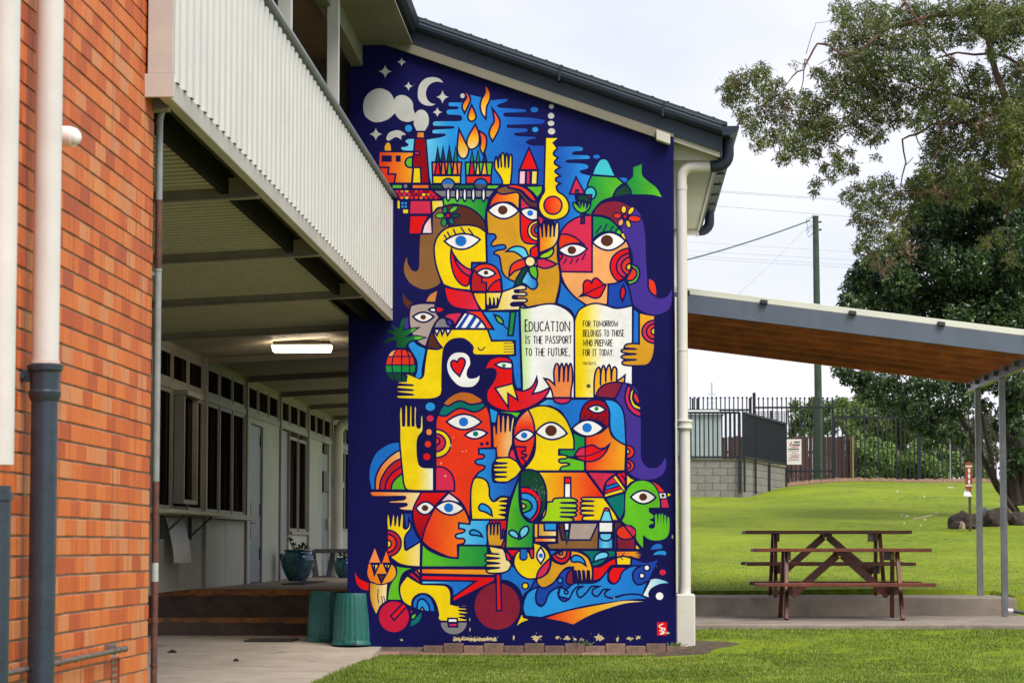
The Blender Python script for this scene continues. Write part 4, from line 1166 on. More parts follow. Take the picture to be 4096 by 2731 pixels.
# far ground right of the lawn continues with the lawn sheet; bark mulch below the fence and round the trees
mul_m = mat('bark_mulch', (.27, .16, .09), .95, .4, 30, .6, 90, coord='Geo')
def patch(name, pts, m, up=.02):
    b_ = MB(); n = len(pts); c = np.mean(pts, 0); v = [(c[0], c[1], float(lawn_z(*c))+up)]
    for s_ in (.35, .7, 1.0):
        for q in pts: xx, yy = c+(np.array(q)-c)*s_; v.append((xx, yy, float(lawn_z(xx, yy))+(up if s_ < 1 else up*.2)))
    f = [(0, 1+i, 1+(i+1) % n) for i in range(n)]
    for l in range(2): f += [(1+l*n+i, 1+(l+1)*n+i, 1+(l+1)*n+(i+1) % n, 1+l*n+(i+1) % n) for i in range(n)]
    return b_.add(v, f, True).build(name, m)
b_ = MB(); nn = 160; rr = random.Random(2); v = []
for i in range(nn+1):
    x = 3.6+i*.09; a = .25+.22*rr.random(); 
    for yy, u in ((76.3-a, .01), (76.5, .08), (77.3, .08)): v.append((x, yy, float(lawn_z(x, yy))+u*(0.6+.8*rr.random())))
b_.add(v, [(i*3+k, i*3+k+1, i*3+k+4, i*3+k+3) for i in range(nn) for k in range(2)])
tag(b_.build('mulch_strip', mul_m), kind='structure')
tag(patch('soil_patch', [(XRm+.05+.02+.52*math.cos(a)*(1+.3*math.sin(3*a)), 27.05+.55*math.sin(a)*(1+.25*math.cos(5*a))) for a in [i*math.pi/8 for i in range(16)] if True], mat('dark_soil', (.10, .07, .045), .95, .4, 12, .5, coord='Geo'), .012), kind='structure')
# ================================================================ brick building on the left
brick_b = empty('brick_building', (-4, 11, 0), 'orange face brick building at the left edge with tight joints and pipes', 'building')
mortar = mat('mortar', (.33, .25, .185), .95, .2, 12, .4, 80, coord='Geo')
MB().box(-9, XW-.007, 8.6, YC-.01, -.4, 6.2).build('mortar_core', mortar, brick_b)
def brick_material():
    m = bpy.data.materials.new('face_brick'); m.use_nodes = True; nt = m.node_tree; b = nt.nodes['Principled BSDF']; L = nt.links.new
    b.inputs['Roughness'].default_value = .62; b.inputs['Specular IOR Level'].default_value = .3
    g = N(nt, 'ShaderNodeNewGeometry'); oi = N(nt, 'ShaderNodeObjectInfo'); at = N(nt, 'ShaderNodeAttribute', attribute_name='tone')
    ad = N(nt, 'ShaderNodeMath', operation='ADD'); L(oi.outputs['Random'], ad.inputs[0]); L(at.outputs['Fac'], ad.inputs[1]); fr = N(nt, 'ShaderNodeMath', operation='FRACT'); L(ad.outputs[0], fr.inputs[0])
    r = N(nt, 'ShaderNodeValToRGB'); L(fr.outputs[0], r.inputs[0]); e = r.color_ramp.elements
    e[0].position = 0; e[0].color = (.42, .085, .030, 1); e[1].position = 1; e[1].color = (.66, .235, .075, 1)
    for p_, c_ in ((.12, (.50, .095, .022)), (.4, (.62, .145, .030)), (.7, (.68, .18, .038)), (.88, (.60, .23, .10))):
        q = e.new(p_); q.color = (*c_, 1)
    mp = N(nt, 'ShaderNodeMapping'); mp.inputs['Scale'].default_value = (1, 22, 1.2); L(g.outputs['Position'], mp.inputs[0])
    n1 = N(nt, 'ShaderNodeTexNoise', i_Scale=1.0, i_Detail=3.0); L(mp.outputs[0], n1.inputs['Vector'])   # fire-flash streaks, upright
    m1 = N(nt, 'ShaderNodeMapRange'); m1.inputs[1].default_value = .52; m1.inputs[2].default_value = .72; m1.inputs[4].default_value = .7; L(n1.outputs['Fac'], m1.inputs[0])
    mx = N(nt, 'ShaderNodeMix', data_type='RGBA'); L(m1.outputs[0], mx.inputs[0]); L(r.outputs[0], mx.inputs[6]); mx.inputs[7].default_value = (.27, .05, .03, 1)
    n2 = N(nt, 'ShaderNodeTexNoise', i_Scale=60.0, i_Detail=4.0, i_Roughness=.7); L(g.outputs['Position'], n2.inputs['Vector'])
    m2 = N(nt, 'ShaderNodeMapRange'); m2.inputs[1].default_value = .3; m2.inputs[2].default_value = .7; m2.inputs[3].default_value = .86; m2.inputs[4].default_value = 1.1; L(n2.outputs['Fac'], m2.inputs[0])
    hs = N(nt, 'ShaderNodeHueSaturation'); L(mx.outputs[2], hs.inputs['Color']); L(m2.outputs[0], hs.inputs['Value'])
    # rain marks and lime runs with a shape of their own
    n3 = N(nt, 'ShaderNodeTexNoise', i_Scale=14.0, i_Detail=5.0, i_Roughness=.75); L(g.outputs['Position'], n3.inputs['Vector'])
    m3 = N(nt, 'ShaderNodeMapRange'); m3.inputs[1].default_value = .66; m3.inputs[2].default_value = .74; m3.inputs[4].default_value = .5; L(n3.outputs['Fac'], m3.inputs[0])
    m4 = N(nt, 'ShaderNodeMix', data_type='RGBA'); L(m3.outputs[0], m4.inputs[0]); L(hs.outputs[0], m4.inputs[6]); m4.inputs[7].default_value = (.62, .36, .24, 1)
    L(m4.outputs[2], b.inputs['Base Color'])
    bp = N(nt, 'ShaderNodeBump', i_Strength=.7); bp.inputs['Distance'].default_value = .004; L(n2.outputs['Fac'], bp.inputs['Height']); L(bp.outputs[0], b.inputs['Normal'])
    return m
bm_ = brick_material()
BL, BH = .235, .086; zj = PX(597, 1763, XW).z; yph = PX(565.6, 1968, XW).y; rowph = round((PX(565.6, 1968, XW).z-zj)/BH-.5)
vents = [(PX(445, 2660, XW).y, PX(476, 2660, XW).y, PX(445, 2632, XW).z)]
bmesh0 = MB().box(-.10, 0, -BL/2+.0019, BL/2-.0019, .0055, BH-.0055).mesh('brick', bevel=.0025)
bmesh_h = MB().box(-.10, 0, -.0525, .0525, .0055, BH-.0055).mesh('brick', bevel=.0025)
cand = []
r0 = int((-.35-zj)/BH)-1
for r_ in range(r0, int((5.0-zj)/BH)):
    z = zj+r_*BH; off = 0 if (r_-rowph) % 2 == 0 else BL/2
    ye = YC-(.0 if (r_ % 2) else 0)
    y = yph+off; 
    while y < YC+BL: y += BL
    ends = []
    while y > 8.7:
        a, b_ = y-BL, y
        b_ = min(b_, YC)
        if b_-a > .02 and a < YC: ends.append((a, b_))
        y -= BL
    for a, b_ in ends:
        if any(va-.005 < b_ and a < vb+.005 and z < vt-.01 for va, vb, vt in vents): 
            va, vb, vt = vents[0]
            for a2, b2 in ((a, min(b_, va-.003)), (max(a, vb+.003), b_)):
                if b2-a2 > .03: cand.append((a2, b2, z))
            continue
        cand.append((a, b_, z))
def vis(c):
    x0, ya = PR((XW, c[0], c[2])); x1, yb = PR((XW, c[1], c[2])); _, yt = PR((XW, c[1], c[2]+BH))
    if x1 < 0 or yb < 0 or yt > 2731: return 0
    w = (min(x1, 610)-max(x0, 0))-max(0, min(x1, 236)-max(x0, 120))-max(0, min(x1, 45)-max(x0, 0))
    if x0 > 575 and yb < 330: w *= .3
    return max(0, w)*(min(yb, 2731)-max(yt, 0))
cand.sort(key=vis, reverse=True); print('bricks', len(cand))
for a, b_, z in cand[:296]:
    mm2 = bmesh0 if abs(b_-a-BL) < .004 else None
    if mm2: o = link('brick', mm2, bm_, brick_b, (XW+random.uniform(-.0012, .0015), (a+b_)/2, z))
    else: o = MB().box(XW-.1, XW, a+.0019, b_-.0019, z+.0055, z+BH-.0055).build('brick', bm_, brick_b, bevel=.0025)
rest = MB(); tones = []
for a, b_, z in cand[296:]:
    n0 = len(rest.f); dx = random.uniform(-.001, .0015); rest.box(XW-.1, XW+dx, a+.0019, b_-.0019, z+.0055, z+BH-.0055); tones += [random.random()]*(len(rest.f)-n0)
for r_ in range(r0, int((5.0-zj)/BH)):   # end face of the wall, seen from beside the corner
    z = zj+r_*BH; x = XW-.103-(BL/2 if r_ % 2 else 0)
    if r_ % 2: rest.box(XW-.22, XW-.103, YC-.08, YC, z+.0055, z+BH-.0055); tones += [random.random()]*6
    while x > -8.8: rest.box(x-BL+.0025, x, YC-.08, YC, z+.0055, z+BH-.0055); tones += [random.random()]*6; x -= BL
o = rest.build('brickwork', bm_, brick_b, origin=(XW, 11, 0)); at = o.data.attributes.new('tone', 'FLOAT', 'FACE'); at.data.foreach_set('value', tones); tag(o, kind='stuff')
# terracotta air vent low in the wall
va, vb, vt = vents[0]; terr = mat('terracotta', (.30, .055, .025), .7, .15, 10, .3)
v_ = MB().box(XW-.08, XW-.02, va, vb, vt-.5, vt)
for q in (va, vb-.006): v_.box(XW-.02, XW+.004, q, q+.006, vt-.5, vt)
v_.box(XW-.02, XW+.004, va+.0061, vb-.0061, vt-.008, vt)
for k in range(16):
    z = vt-.045-k*.03
    for q in (va+.012, (va+vb)/2+.004): v_.box(XW-.02, XW-.002, q, q+(vb-va)/2-.018, z, z+.012)
v_.build('air_vent', terr, brick_b)
# ================================================================ veranda building (balcony above, undercroft below)
ver = empty('veranda_building', (-5, 25, 0), 'two storey school building with a ribbed white balcony over a shaded covered walkway', 'building')
cream = mat('cream_paint', (.66, .65, .58), .5, .05, 3, .06, 70, spots=((.42, .36, .27), 9, .68, .8), coord='Geo')
creamp = mat('pinkish_cream_paint', (.49, .435, .395), .5, .06, 4, .06, 70, spots=((.32, .24, .17), 14, .66, .8), coord='Geo')
white = mat('ribbed_steel_white', (.56, .555, .525), .42, .03, 2, .0, spots=((.50, .45, .36), 7, .70, .80), coord='Geo')
ZBt0, ZBb0 = PY(694, 392, Y0).z, PY(694, 392, Y0).z
zb = lambda Y: ZBb0+(PX(1577, 1283, XB).z-ZBb0)*(Y-Y0)/(YM-Y0)
zt = lambda Y: PX(1443, 560, XB).z
ztop = (PX(1443, 560, XB).z+PX(1597, 813, XB).z+PX(1200, 195, XB).z)/3
ZF0, ZF1 = zb(Y0), zb(YM)
zf = (ZF0+ZF1)/2; print('balcony bottom', ZF0, ZF1, 'top', ztop, [PX(a, b, XB).z for a, b in ((1071, 0), (1443, 560), (1597, 813))])
YE = YM-.01
# trapezoid ribbed cladding
prof = []; y = Y0+.02; pit = .232
while y < YE-.24: prof += [(y, .004), (y+.130, 0), (y+.139, .026), (y+.218, .028), (y+.230, .004)]; y += pit
prof.append((YE, 0)); b_ = MB(); n = len(prof); zlo, zhi = zf+.110, ztop-.075
v = [(XB-.03+d, yy, z) for z in (zlo, zhi) for yy, d in prof]+[(XB-.034+d, yy, z) for z in (zlo, zhi) for yy, d in prof]
b_.add(v, [(i, i+1, n+i+1, n+i) for i in range(n-1)]+[(2*n+i, 3*n+i, 3*n+i+1, 2*n+i+1) for i in range(n-1)]+[(i, 2*n+i, 2*n+i+1, i+1) for i in range(n-1)]+[(n+i, n+i+1, 3*n+i+1, 3*n+i) for i in range(n-1)])
b_.build('balcony_cladding', white, ver)
MB().box(XB-.08, XB-.016, Y0, YE, zf, zf+.113).build('fascia_board', mat('fascia_paint', (.45, .42, .385), .5, .08, 2, spots=((.40, .30, .22), 6, .6, .8), coord='Geo'), ver, bevel=.004)
MB().box(XW-.02, XB+.004, Y0-.022, Y0-.002, zf, zf+.125).build('end_fascia', creamp, ver, bevel=.003)
MB().box(XW+.012, XB-.002, Y0-.016, Y0+.05, zf+.126, 5.5).build('corner_board', creamp, ver, bevel=.003)
MB().box(XB-.11, XB-.075, Y0+.03, YE, zf+.115, ztop-.029).build('balcony_lining', cream, ver)
rail_m = mat('rail_galvanised', (.27, .31, .36), .35, .08, 4, metal=.4)
MB().box(XB-.05, XB+.022, Y0+.02, YE, ztop-.028, ztop).build('top_rail', rail_m, ver, bevel=.004)
MB().box(-9, XB-.065, Y0+.06, YE-.01, zf+.16, zf+.34).build('balcony_slab', mat('shaded_soffit', (.05, .045, .04), .8), ver)  # shade of the gap above the soffit sheets put into this dark colour
MB().box(-9, -2.45, YM+.02, 52, zf+.16, zf+.34).build('rear_slab', MATS['shaded_soffit'], ver)
# beams across the undercroft, with ribbed soffit sheets between
beam_m = mat('beam_paint', (.24, .215, .16), .55, .08, 3, spots=((.2, .17, .12), 5, .6, .78), coord='Geo')
def bz(x): return zf-.025+(x-XB)*.05
BY = [17.27+3.51*i for i in range(-1, 9)]
for y in BY:
    b_ = MB(); x0, x1 = XV, (XB-.065 if y < YM else XLm+.3)
    for w, za, zc in ((.075, -.0, .012), (.012, .0121, .13), (.075, .1301, .142)):
        b_.hexa([(x0, y-w/2, bz(x0)+za), (x1, y-w/2, bz(x1)+za), (x1, y+w/2, bz(x1)+za), (x0, y+w/2, bz(x0)+za), (x0, y-w/2, bz(x0)+zc), (x1, y-w/2, bz(x1)+zc), (x1, y+w/2, bz(x1)+zc), (x0, y+w/2, bz(x0)+zc)])
    b_.build('beam', beam_m, ver)
sof = mat('soffit_sheet', (.36, .335, .255), .6, .05, 2, coord='Geo'); XS = -2.67
for a, c in zip(BY[:-1], BY[1:]):
    y = a+.04; b_ = MB(); x0 = XV; x1 = XS if a < YM-3 else XLm
    prof = []
    while y < c-.20: prof += [(y, 0), (y+.09, 0), (y+.10, .03), (y+.145, .03), (y+.155, 0)]; y += .165
    prof.append((c-.04, 0)); n = len(prof)
    v = [(x, yy, bz(x)+.075+d) for x in (x0, x1) for yy, d in prof]+[(x, yy, bz(x)+.079+d) for x in (x0, x1) for yy, d in prof]
    b_.add(v, [(i, n+i, n+i+1, i+1) for i in range(n-1)]+[(2*n+i, 2*n+i+1, 3*n+i+1, 3*n+i) for i in range(n-1)]+[(n+i, 3*n+i, 3*n+i+1, n+i+1) for i in range(n-1)])
    b_.build('soffit_sheet', sof, ver)
# long joist behind the fascia, coloured near-black for the shade of the gap
MB().box(XB-.32, XB-.27, Y0+.1, YM-.02, zf+.0, zf+.155).build('edge_joist', mat('shaded_joist', (.010, .010, .008), .9, spec=.1), ver)
# little bent drain at the end of the third beam
q = PX(1471, 1185, XB-.05); MB().tube([(q.x-1.5, q.y-.05, q.z+.03), (q.x-.12, q.y-.05, q.z+.075), (q.x-.04, q.y-.05, q.z+.10), (q.x-.03, q.y-.05, q.z+.2)], .022, 10).build('drain_elbow', cream, ver)
# back wall: bays between posts
wallp = mat('wall_panel', (.50, .51, .43), .6, .06, 1.5, .05, 60, spots=((.34, .30, .2), 3, .66, .8), coord='Geo')
framep = mat('frame_paint', (.34, .32, .28), .5, .08, 3, coord='Geo')
glass = mat('dark_glass', (.007, .006, .005), .6, .2, 2, spec=.0, streak=((.040, .028, .025), (1, 8, .25), .5, .58), coord='Geo'); blackm = mat('black_void', (.006, .006, .006), .6)
lilac = mat('lilac_grey_door', (.33, .32, .35), .5, .05, 3); bluegrey = mat('blue_grey_door', (.22, .27, .31), .45, .06, 3); chrome = mat('chrome', (.5, .5, .5), .25, .02, 3, metal=.9); dk = mat('dark_metal', (.03, .03, .032), .5)
x = XV
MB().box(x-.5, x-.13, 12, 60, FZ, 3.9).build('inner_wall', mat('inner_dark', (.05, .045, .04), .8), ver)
zw = 3.36
def wbox(name, y0, y1, z0, z1, m, d0=-.1, d1=0.0, par=None, bev=.003): return MB().box(x+d0, x+d1, y0, y1, z0, z1).build(name, m, par or ver, bevel=bev)
def window(y0, y1, z0, z1, nm='window'):
    f = MB(); t = .045; f.box(x-.08, x-.004, y0, y0+t, z0, z1).box(x-.08, x-.004, y1-t, y1, z0, z1).box(x-.08, x-.004, y0+t+.0005, y1-t-.0005, z1-t, z1).box(x-.08, x-.004, y0+t+.0005, y1-t-.0005, z0, z0+t)
    o = f.build(nm, framep, ver); MB().box(x-.03, x-.018, y0+t, y1-t, z0+t, z1-t).build('pane', glass, o); return o
bays = [24.29+.0]+[BY[i] for i in range(4, 10)]; bays = [20.78, 24.29, 27.8, 31.31, 34.82, 38.33, 41.84, 45.35, 48.86]
for i, y in enumerate(bays): MB().box(x-.12, x+.035, y-.055, y+.055, FZ-.02, zw-.06).build('wall_post', framep, ver, bevel=.004)
for i, (a, c) in enumerate(zip(bays[:-1], bays[1:])):
    a += .056; c -= .056; w = (c-a)
    wbox('lintel', a, c, 3.22, 3.36, framep); wbox('transom', a, c, 2.78, 2.86, framep, d1=.012)
    n = 3
    for k in range(n): window(a+.05+k*(w-.1)/n+.03, a+.05+(k+1)*(w-.1)/n-.03, 2.862, 3.218, 'highlight_window')
    for k in range(n+1): yy = a+.05+k*(w-.1)/n; wbox('mullion', max(a, yy-.028), min(c, yy+.028), 2.862, 3.218, framep, d1=.008)
    if i in (0, 1, 2, 3):       # tall windows above a panelled wall
        wbox('wall_panel', a, a+w/2-.012, FZ, 1.36, wallp); wbox('wall_panel', a+w/2+.012, c, FZ, 1.36, wallp)
        wbox('window_sill', a, c, 1.362, 1.43, framep, d1=.14)
        for k in range(n): window(a+.05+k*(w-.1)/n+.03, a+.05+(k+1)*(w-.1)/n-.03, 1.432, 2.778)
        for k in range(n+1): yy = a+.05+k*(w-.1)/n; wbox('mullion', max(a, yy-.028), min(c, yy+.028), 1.432, 2.778, framep, d1=.010)
    elif i == 4:     # first door bay
        y0, y1 = PX(1003, 2100, x).y, PX(1048, 2100, x).y
        wbox('wall_panel', a, y0-.05, FZ, 2.778, wallp); wbox('wall_panel', y1+.05, c, FZ, 2.778, wallp)
        wbox('door_head', y0-.049, y1+.049, 2.70, 2.777, wallp)
        d = wbox('door', y0, y1, FZ+.01, 2.69, bluegrey, -.09, -.03)
        for z in (FZ+.32, 1.45, 2.42): MB().box(x-.03, x-.012, y1-.06, y1-.01, z, z+.16).build('hinge', dk, d)
        hd = MB().box(x-.03, x-.015, y0+.08, y0+.13, 1.12, 1.62).build('lock_plate', dk, d)
        MB().tube([(x-.015, y0+.105, 1.34), (x+.03, y0+.105, 1.34), (x+.035, y0+.24, 1.335)], .01, 8).build('handle', chrome, d)
    elif i == 5:     # cupboard door and tall narrow windows
        y0, y1 = a+.02, PX(1155, 2100, x).y
        d = wbox('door', y0, y1, FZ+.01, 2.76, lilac, -.09, -.03); MB().box(x-.03, x-.01, y0+.1, y0+.13, 1.3, 1.36).build('handle', chrome, d)
        wbox('wall_panel', y1+.012, c, FZ, 1.20, wallp); wbox('window_sill', y1+.02, c, 1.202, 1.25, framep, d1=.05)
        h = (c-y1-.04)/2
        for k in range(2): window(y1+.03+k*h+.02, y1+.03+(k+1)*h-.05, 1.252, 2.70)
        for k in range(3): yy = y1+.03+k*h; wbox('mullion', yy-.02, min(c, yy+.015), 1.252, 2.778, framep, d1=.010)
    elif i == 6:
        y0, y1 = PX(1288, 2100, x).y, PX(1316, 2100, x).y; y1 = min(y1, c-.06)
        wbox('wall_panel', a, y0-.03, FZ, 2.778, wallp); d = wbox('door', y0, y1, FZ+.01, 2.6, bluegrey, -.09, -.03)
        MB().box(x-.02, x+.01, y0+.15, y1-.05, 1.95, 2.3).build('notice_frame', dk, d); MB().box(x-.012, x+.02, y1-.25, y1-.12, 1.3, 1.5).build('lock', chrome, d)
        wbox('wall_panel', y1+.03, c, FZ, 2.778, wallp)
    else:
        wbox('wall_panel', a, c, FZ, 1.3, wallp)
        for k in range(n): window(a+.05+k*(w-.1)/n+.03, a+.05+(k+1)*(w-.1)/n-.03, 1.302, 2.77)
# servery shelf with bracket, hatch frame and hanging panel
ysh0, ysh1 = 27.2, 31.2
sh = MB().box(x+.142, x+.30, ysh0, ysh1, 1.375, 1.415).build('servery_shelf', mat('shelf_cream', (.50, .52, .36), .5), ver, bevel=.004)
for yy in (28.3, 30.2):
    MB().bar((x+.02, yy, 1.13), (x+.27, yy, 1.36), .03, .02).build('shelf_bracket', dk, sh); MB().bar((x+.02, yy, 1.10), (x+.02, yy, 1.37), .04, .02).build('shelf_bracket', dk, sh)
fy0, fy1 = PX(745, 1700, x+.14).y, PX(800, 1700, x+.14).y
f = MB().box(x, x+.12, fy0, fy0+.05, 1.5, 2.72).box(x, x+.12, fy1-.05, fy1, 1.5, 2.72).box(x, x+.12, fy0+.051, fy1-.051, 1.5, 1.55).box(x, x+.16, fy0-.02, fy1+.02, 2.721, 2.78)
hf = f.build('servery_frame', framep, ver, bevel=.003); MB().box(x+.05, x+.06, fy0+.05, fy1-.05, 1.55, 2.71).build('pane', glass, hf); MB().box(x+.062, x+.075, fy0+.18, fy0+.24, 1.62, 2.6).build('blind_edge', mat('blind_white', (.5, .5, .5), .5), hf)
a, c = PX(692, 2090, x+.12).y, PX(760, 2090, x+.12).y; zlo_ = PX(720, 2250, x+.12).z
pts = [(x+.05+.10*math.sin(t*1.4), 1.34-(1.34-zlo_)*t) for t in [k/6 for k in range(7)]]
b_ = MB(); v = []
for px_, pz in pts: v += [(px_, a, pz), (px_, c-.1*(1.34-pz), pz), (px_-.012, c-.1*(1.34-pz), pz), (px_-.012, a, pz)]
b_.add(v, [(4*i+k, 4*i+(k+1) % 4, 4*i+4+(k+1) % 4, 4*i+4+k) for i in range(6) for k in range(4)]+[(3, 2, 1, 0), (24, 25, 26, 27)]); b_.build('hanging_flap', mat('flap_white', (.55, .55, .52), .5), ver)
# large cream downpipe far along the veranda
q = PX(1352, 2000, XV+.25)
MB().tube([(q.x, q.y, FZ), (q.x, q.y, 2.95), (q.x+.05, q.y, 3.08), (q.x+.16, q.y, 3.13), (q.x+.9, q.y, 3.16)], .085, 14).tube([(q.x, q.y, 2.02), (q.x, q.y, 2.10)], .105, 14).build('veranda_downpipe', cream, ver)
# upper storey seen through the balcony opening
plate_z = PX(1420, 200, -2.42).z
up_wall = mat('upper_boards', (.24, .15, .12), .6, .1, 3, coord='Geo')
for k in range(13): MB().hexa([(XV+.0, 10, 3.9+k*.2), (XV+.035, 10, 3.9+k*.2), (XV+.035, 50, 3.9+k*.2), (XV, 50, 3.9+k*.2), (XV, 10, 4.1+k*.2), (XV+.012, 10, 4.1+k*.2), (XV+.012, 50, 4.1+k*.2), (XV, 50, 4.1+k*.2)]).build('weatherboard', up_wall, ver)
post_m = mat('post_cream', (.60, .60, .55), .5, .04, 3, coord='Geo')
for xp in (1332, 1138, 870, 560):
    yy = PX(xp, 400, -2.66).y
    if yy < Y0+.3: continue
    MB().box(-2.715, -2.605, yy-.05, yy+.05, zf+.34, 6.28).build('balcony_post', post_m, ver, bevel=.004)
MB().box(-9, XLm-.005, YM+.3, YM+.42, zf+.35, 6.9).build('upper_end_wall', mat('end_wall_brown', (.10, .075, .06), .7), ver)
EZ = 6.30; GX = PY(1679, 86, 27.15).x; print('gutter X', GX, 'z', PY(1679, 86, 27.15).z)
eav = mat('eaves_cream', (.50, .47, .38), .55, .05, 3, coord='Geo')
eav2 = mat('shaded_eaves', (.20, .185, .13), .6, .06, 3, coord='Geo'); MB().box(-2.80, -2.68, 10, YM-.02, EZ-.22, EZ-.002).build('wall_plate', eav2, ver)  # eaves cream darkened in its colour for the shade under the roof
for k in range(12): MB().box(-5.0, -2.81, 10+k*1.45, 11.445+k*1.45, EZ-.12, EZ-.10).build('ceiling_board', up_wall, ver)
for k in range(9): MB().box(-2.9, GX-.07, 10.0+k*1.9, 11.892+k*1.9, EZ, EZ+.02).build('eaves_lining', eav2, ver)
# main roof plane, its gutter along the eaves
navy_st = mat('slate_blue_steel', (.020, .029, .045), .45, .08, 3, spec=.25, coord='Geo'); dgreen = mat('dark_green_steel', (.02, .045, .04), .5, .1, 3, coord='Geo')
BYr = 27.15; GZ = PY(1679, 86, BYr).z; E2_ = PY(2891, 500, BYr); SL = (GZ-E2_.z)/(E2_.x-GX); print('slope', SL, E2_)
def gutter_prof(w=.125, h=.115): return [(0, 0), (0, -h), (.06*w/.125, -h-.012), (w*.82, -h*.75), (w, -h*.35), (w*.93, -.02), (w, 0), (w-.012, 0), (w-.02, -.03), (.012, -.03)]
g = MB(); pr = gutter_prof(); n = len(pr)
v = [(GX-.125+p_, yy, GZ+q_) for yy in (9.5, BYr+.0) for p_, q_ in pr]; g.add(v, [(i, (i+1) % n, n+(i+1) % n, n+i) for i in range(n)]+[tuple(range(n)), tuple(reversed(range(n, 2*n)))]); g.build('eaves_gutter', navy_st, ver)
MB().box(GX-.155, GX-.127, 9.5, BYr, GZ-.21, GZ-.005).build('eaves_fascia', navy_st, ver)
zr = lambda X_: GZ+.012-(X_-GX)*SL
MB().hexa([(-9, 9.5, zr(-9)), (GX-.06, 9.5, zr(GX-.06)), (GX-.06, BYr, zr(GX-.06)), (-9, BYr, zr(-9)), (-9, 9.5, zr(-9)+.04), (GX-.06, 9.5, zr(GX-.06)+.04), (GX-.06, BYr, zr(GX-.06)+.04), (-9, BYr, zr(-9)+.04)]).build('roof_sheet', dgreen, ver)
# ---- mural building: roof, barge gutter, soffits
XE = E2_.x; YB2 = 34.0
def slab(x0, x1, y0, y1, dz0, dz1, nm, m, par, bev=0): return MB().hexa([(x0, y0, zr(x0)+dz0), (x1, y0, zr(x1)+dz0), (x1, y1, zr(x1)+dz0), (x0, y1, zr(x0)+dz0), (x0, y0, zr(x0)+dz1), (x1, y0, zr(x1)+dz1), (x1, y1, zr(x1)+dz1), (x0, y1, zr(x0)+dz1)]).build(nm, m, par, bevel=bev)
slab(-9, XE+.05, BYr+.002, YB2+.2, .0, .035, 'roof_sheet', dgreen, mural_building)
for k in range(20):
    xx = GX+.05+k*.16
    if xx < XE: slab(xx, xx+.03, BYr-.0, YB2+.2, .0355, .042, 'roof_rib', dgreen, mural_building)
gp = [(0, 0), (-.085, .0), (-.092, -.012), (-.085, -.03), (-.1, -.05), (-.095, -.085), (-.07, -.112), (-.03, -.128), (0, -.128)]
n = len(gp); v = [(xx, BYr+p_, zr(xx)+q_-.012) for xx in (GX-.13, XE+.0) for p_, q_ in gp]
b_ = MB().add(v, [(i, n+i, n+(i+1) % n, (i+1) % n) for i in range(n)]+[tuple(reversed(range(n))), tuple(range(n, 2*n))], False); b_.build('barge_gutter', navy_st, mural_building)
for xx in (PY(2236, 300, BYr).x, PY(2650, 450, BYr).x): MB().hexa([(xx-.012, BYr-.106, zr(xx)-.155), (xx+.012, BYr-.106, zr(xx)-.155), (xx+.012, BYr-.0, zr(xx)-.155), (xx-.012, BYr, zr(xx)-.155), (xx+.005, BYr-.106, zr(xx)-.004), (xx+.029, BYr-.106, zr(xx)-.004), (xx+.029, BYr, zr(xx)-.004), (xx+.005, BYr, zr(xx)-.004)]).build('gutter_strap', navy_st, mural_building)
slab(GX-.3, XE-.005, BYr+.0, BYr+.03, -.305, -.142, 'barge_board', navy_st, mural_building)
dimtrim = mat('shaded_trim', (.19, .175, .12), .6, .06, 3, coord='Geo')  # cream trim dimmed in its colour for the shade below the barge
slab(GX-.5, XRm, BYr+.032, YM-.006, -.325, -.29, 'barge_soffit', dimtrim, mural_building)
slab(GX-.6, PY(2622, 530, YM).x, YM-.07, YM-.006, -.40, -.327, 'soffit_trim', dimtrim, mural_building)
slab(PY(2624, 530, YM).x, PY(2680, 550, YM).x, YM-.12, YM-.006, -.43, -.327, 'trim_block', mat('block_cream', (.55, .53, .44), .5), mural_building, .006)
# boxed end and flat soffit right of the wall
SZ = PY(2850, 643, 27.4).z; XO = PY(2868, 600, 27.4).x
MB().prism([(XRm+.002, SZ), (XO, SZ), (XO, zr(XO)-.30), (XRm+.002, zr(XRm)-.30)], 27.35, 27.38).build('boxed_eave_end', eav, mural_building)
slab(XRm-.02, XO+.02, BYr+.032, 27.42, -.36, -.304, 'end_trim', eav, mural_building)
for k in range(4): MB().box(XRm+.002, XO-.03, 27.382+k*1.66, 27.382+k*1.66+1.652, SZ, SZ+.02).build('soffit_panel', mat('soffit_olive', (.46, .46, .34), .6, .04, 2), mural_building)
MB().box(XO-.028, XO, 27.385, YB2, SZ-.02, SZ+.16).build('soffit_trim', eav, mural_building)
MB().box(XO+.002, XO+.03, 27.2, YB2, SZ+.0, zr(XO)-.03).build('eaves_fascia', navy_st, mural_building)
g = MB(); gw = .15; pr = gutter_prof(gw, .12); n = len(pr); GZ2 = zr(XE)+.0
v = [(XE-.01+p_*1.2, yy, GZ2+q_-.01) for yy in (BYr-.1, YB2) for p_, q_ in pr]; g.add(v, [(i, (i+1) % n, n+(i+1) % n, n+i) for i in range(n)]+[tuple(range(n)), tuple(reversed(range(n, 2*n)))]); g.build('side_gutter', navy_st, mural_building)
for k in range(7): MB().box(XO+.03, XE+.13, 28.0+k*.9, 28.02+k*.9, GZ2-.16, GZ2-.13).build('gutter_bracket', dk, mural_building)
MB().box(XRm-.12, XRm-.0, YM+.01, YB2, -.3, SZ+.01).build('side_wall', cream, mural_building)
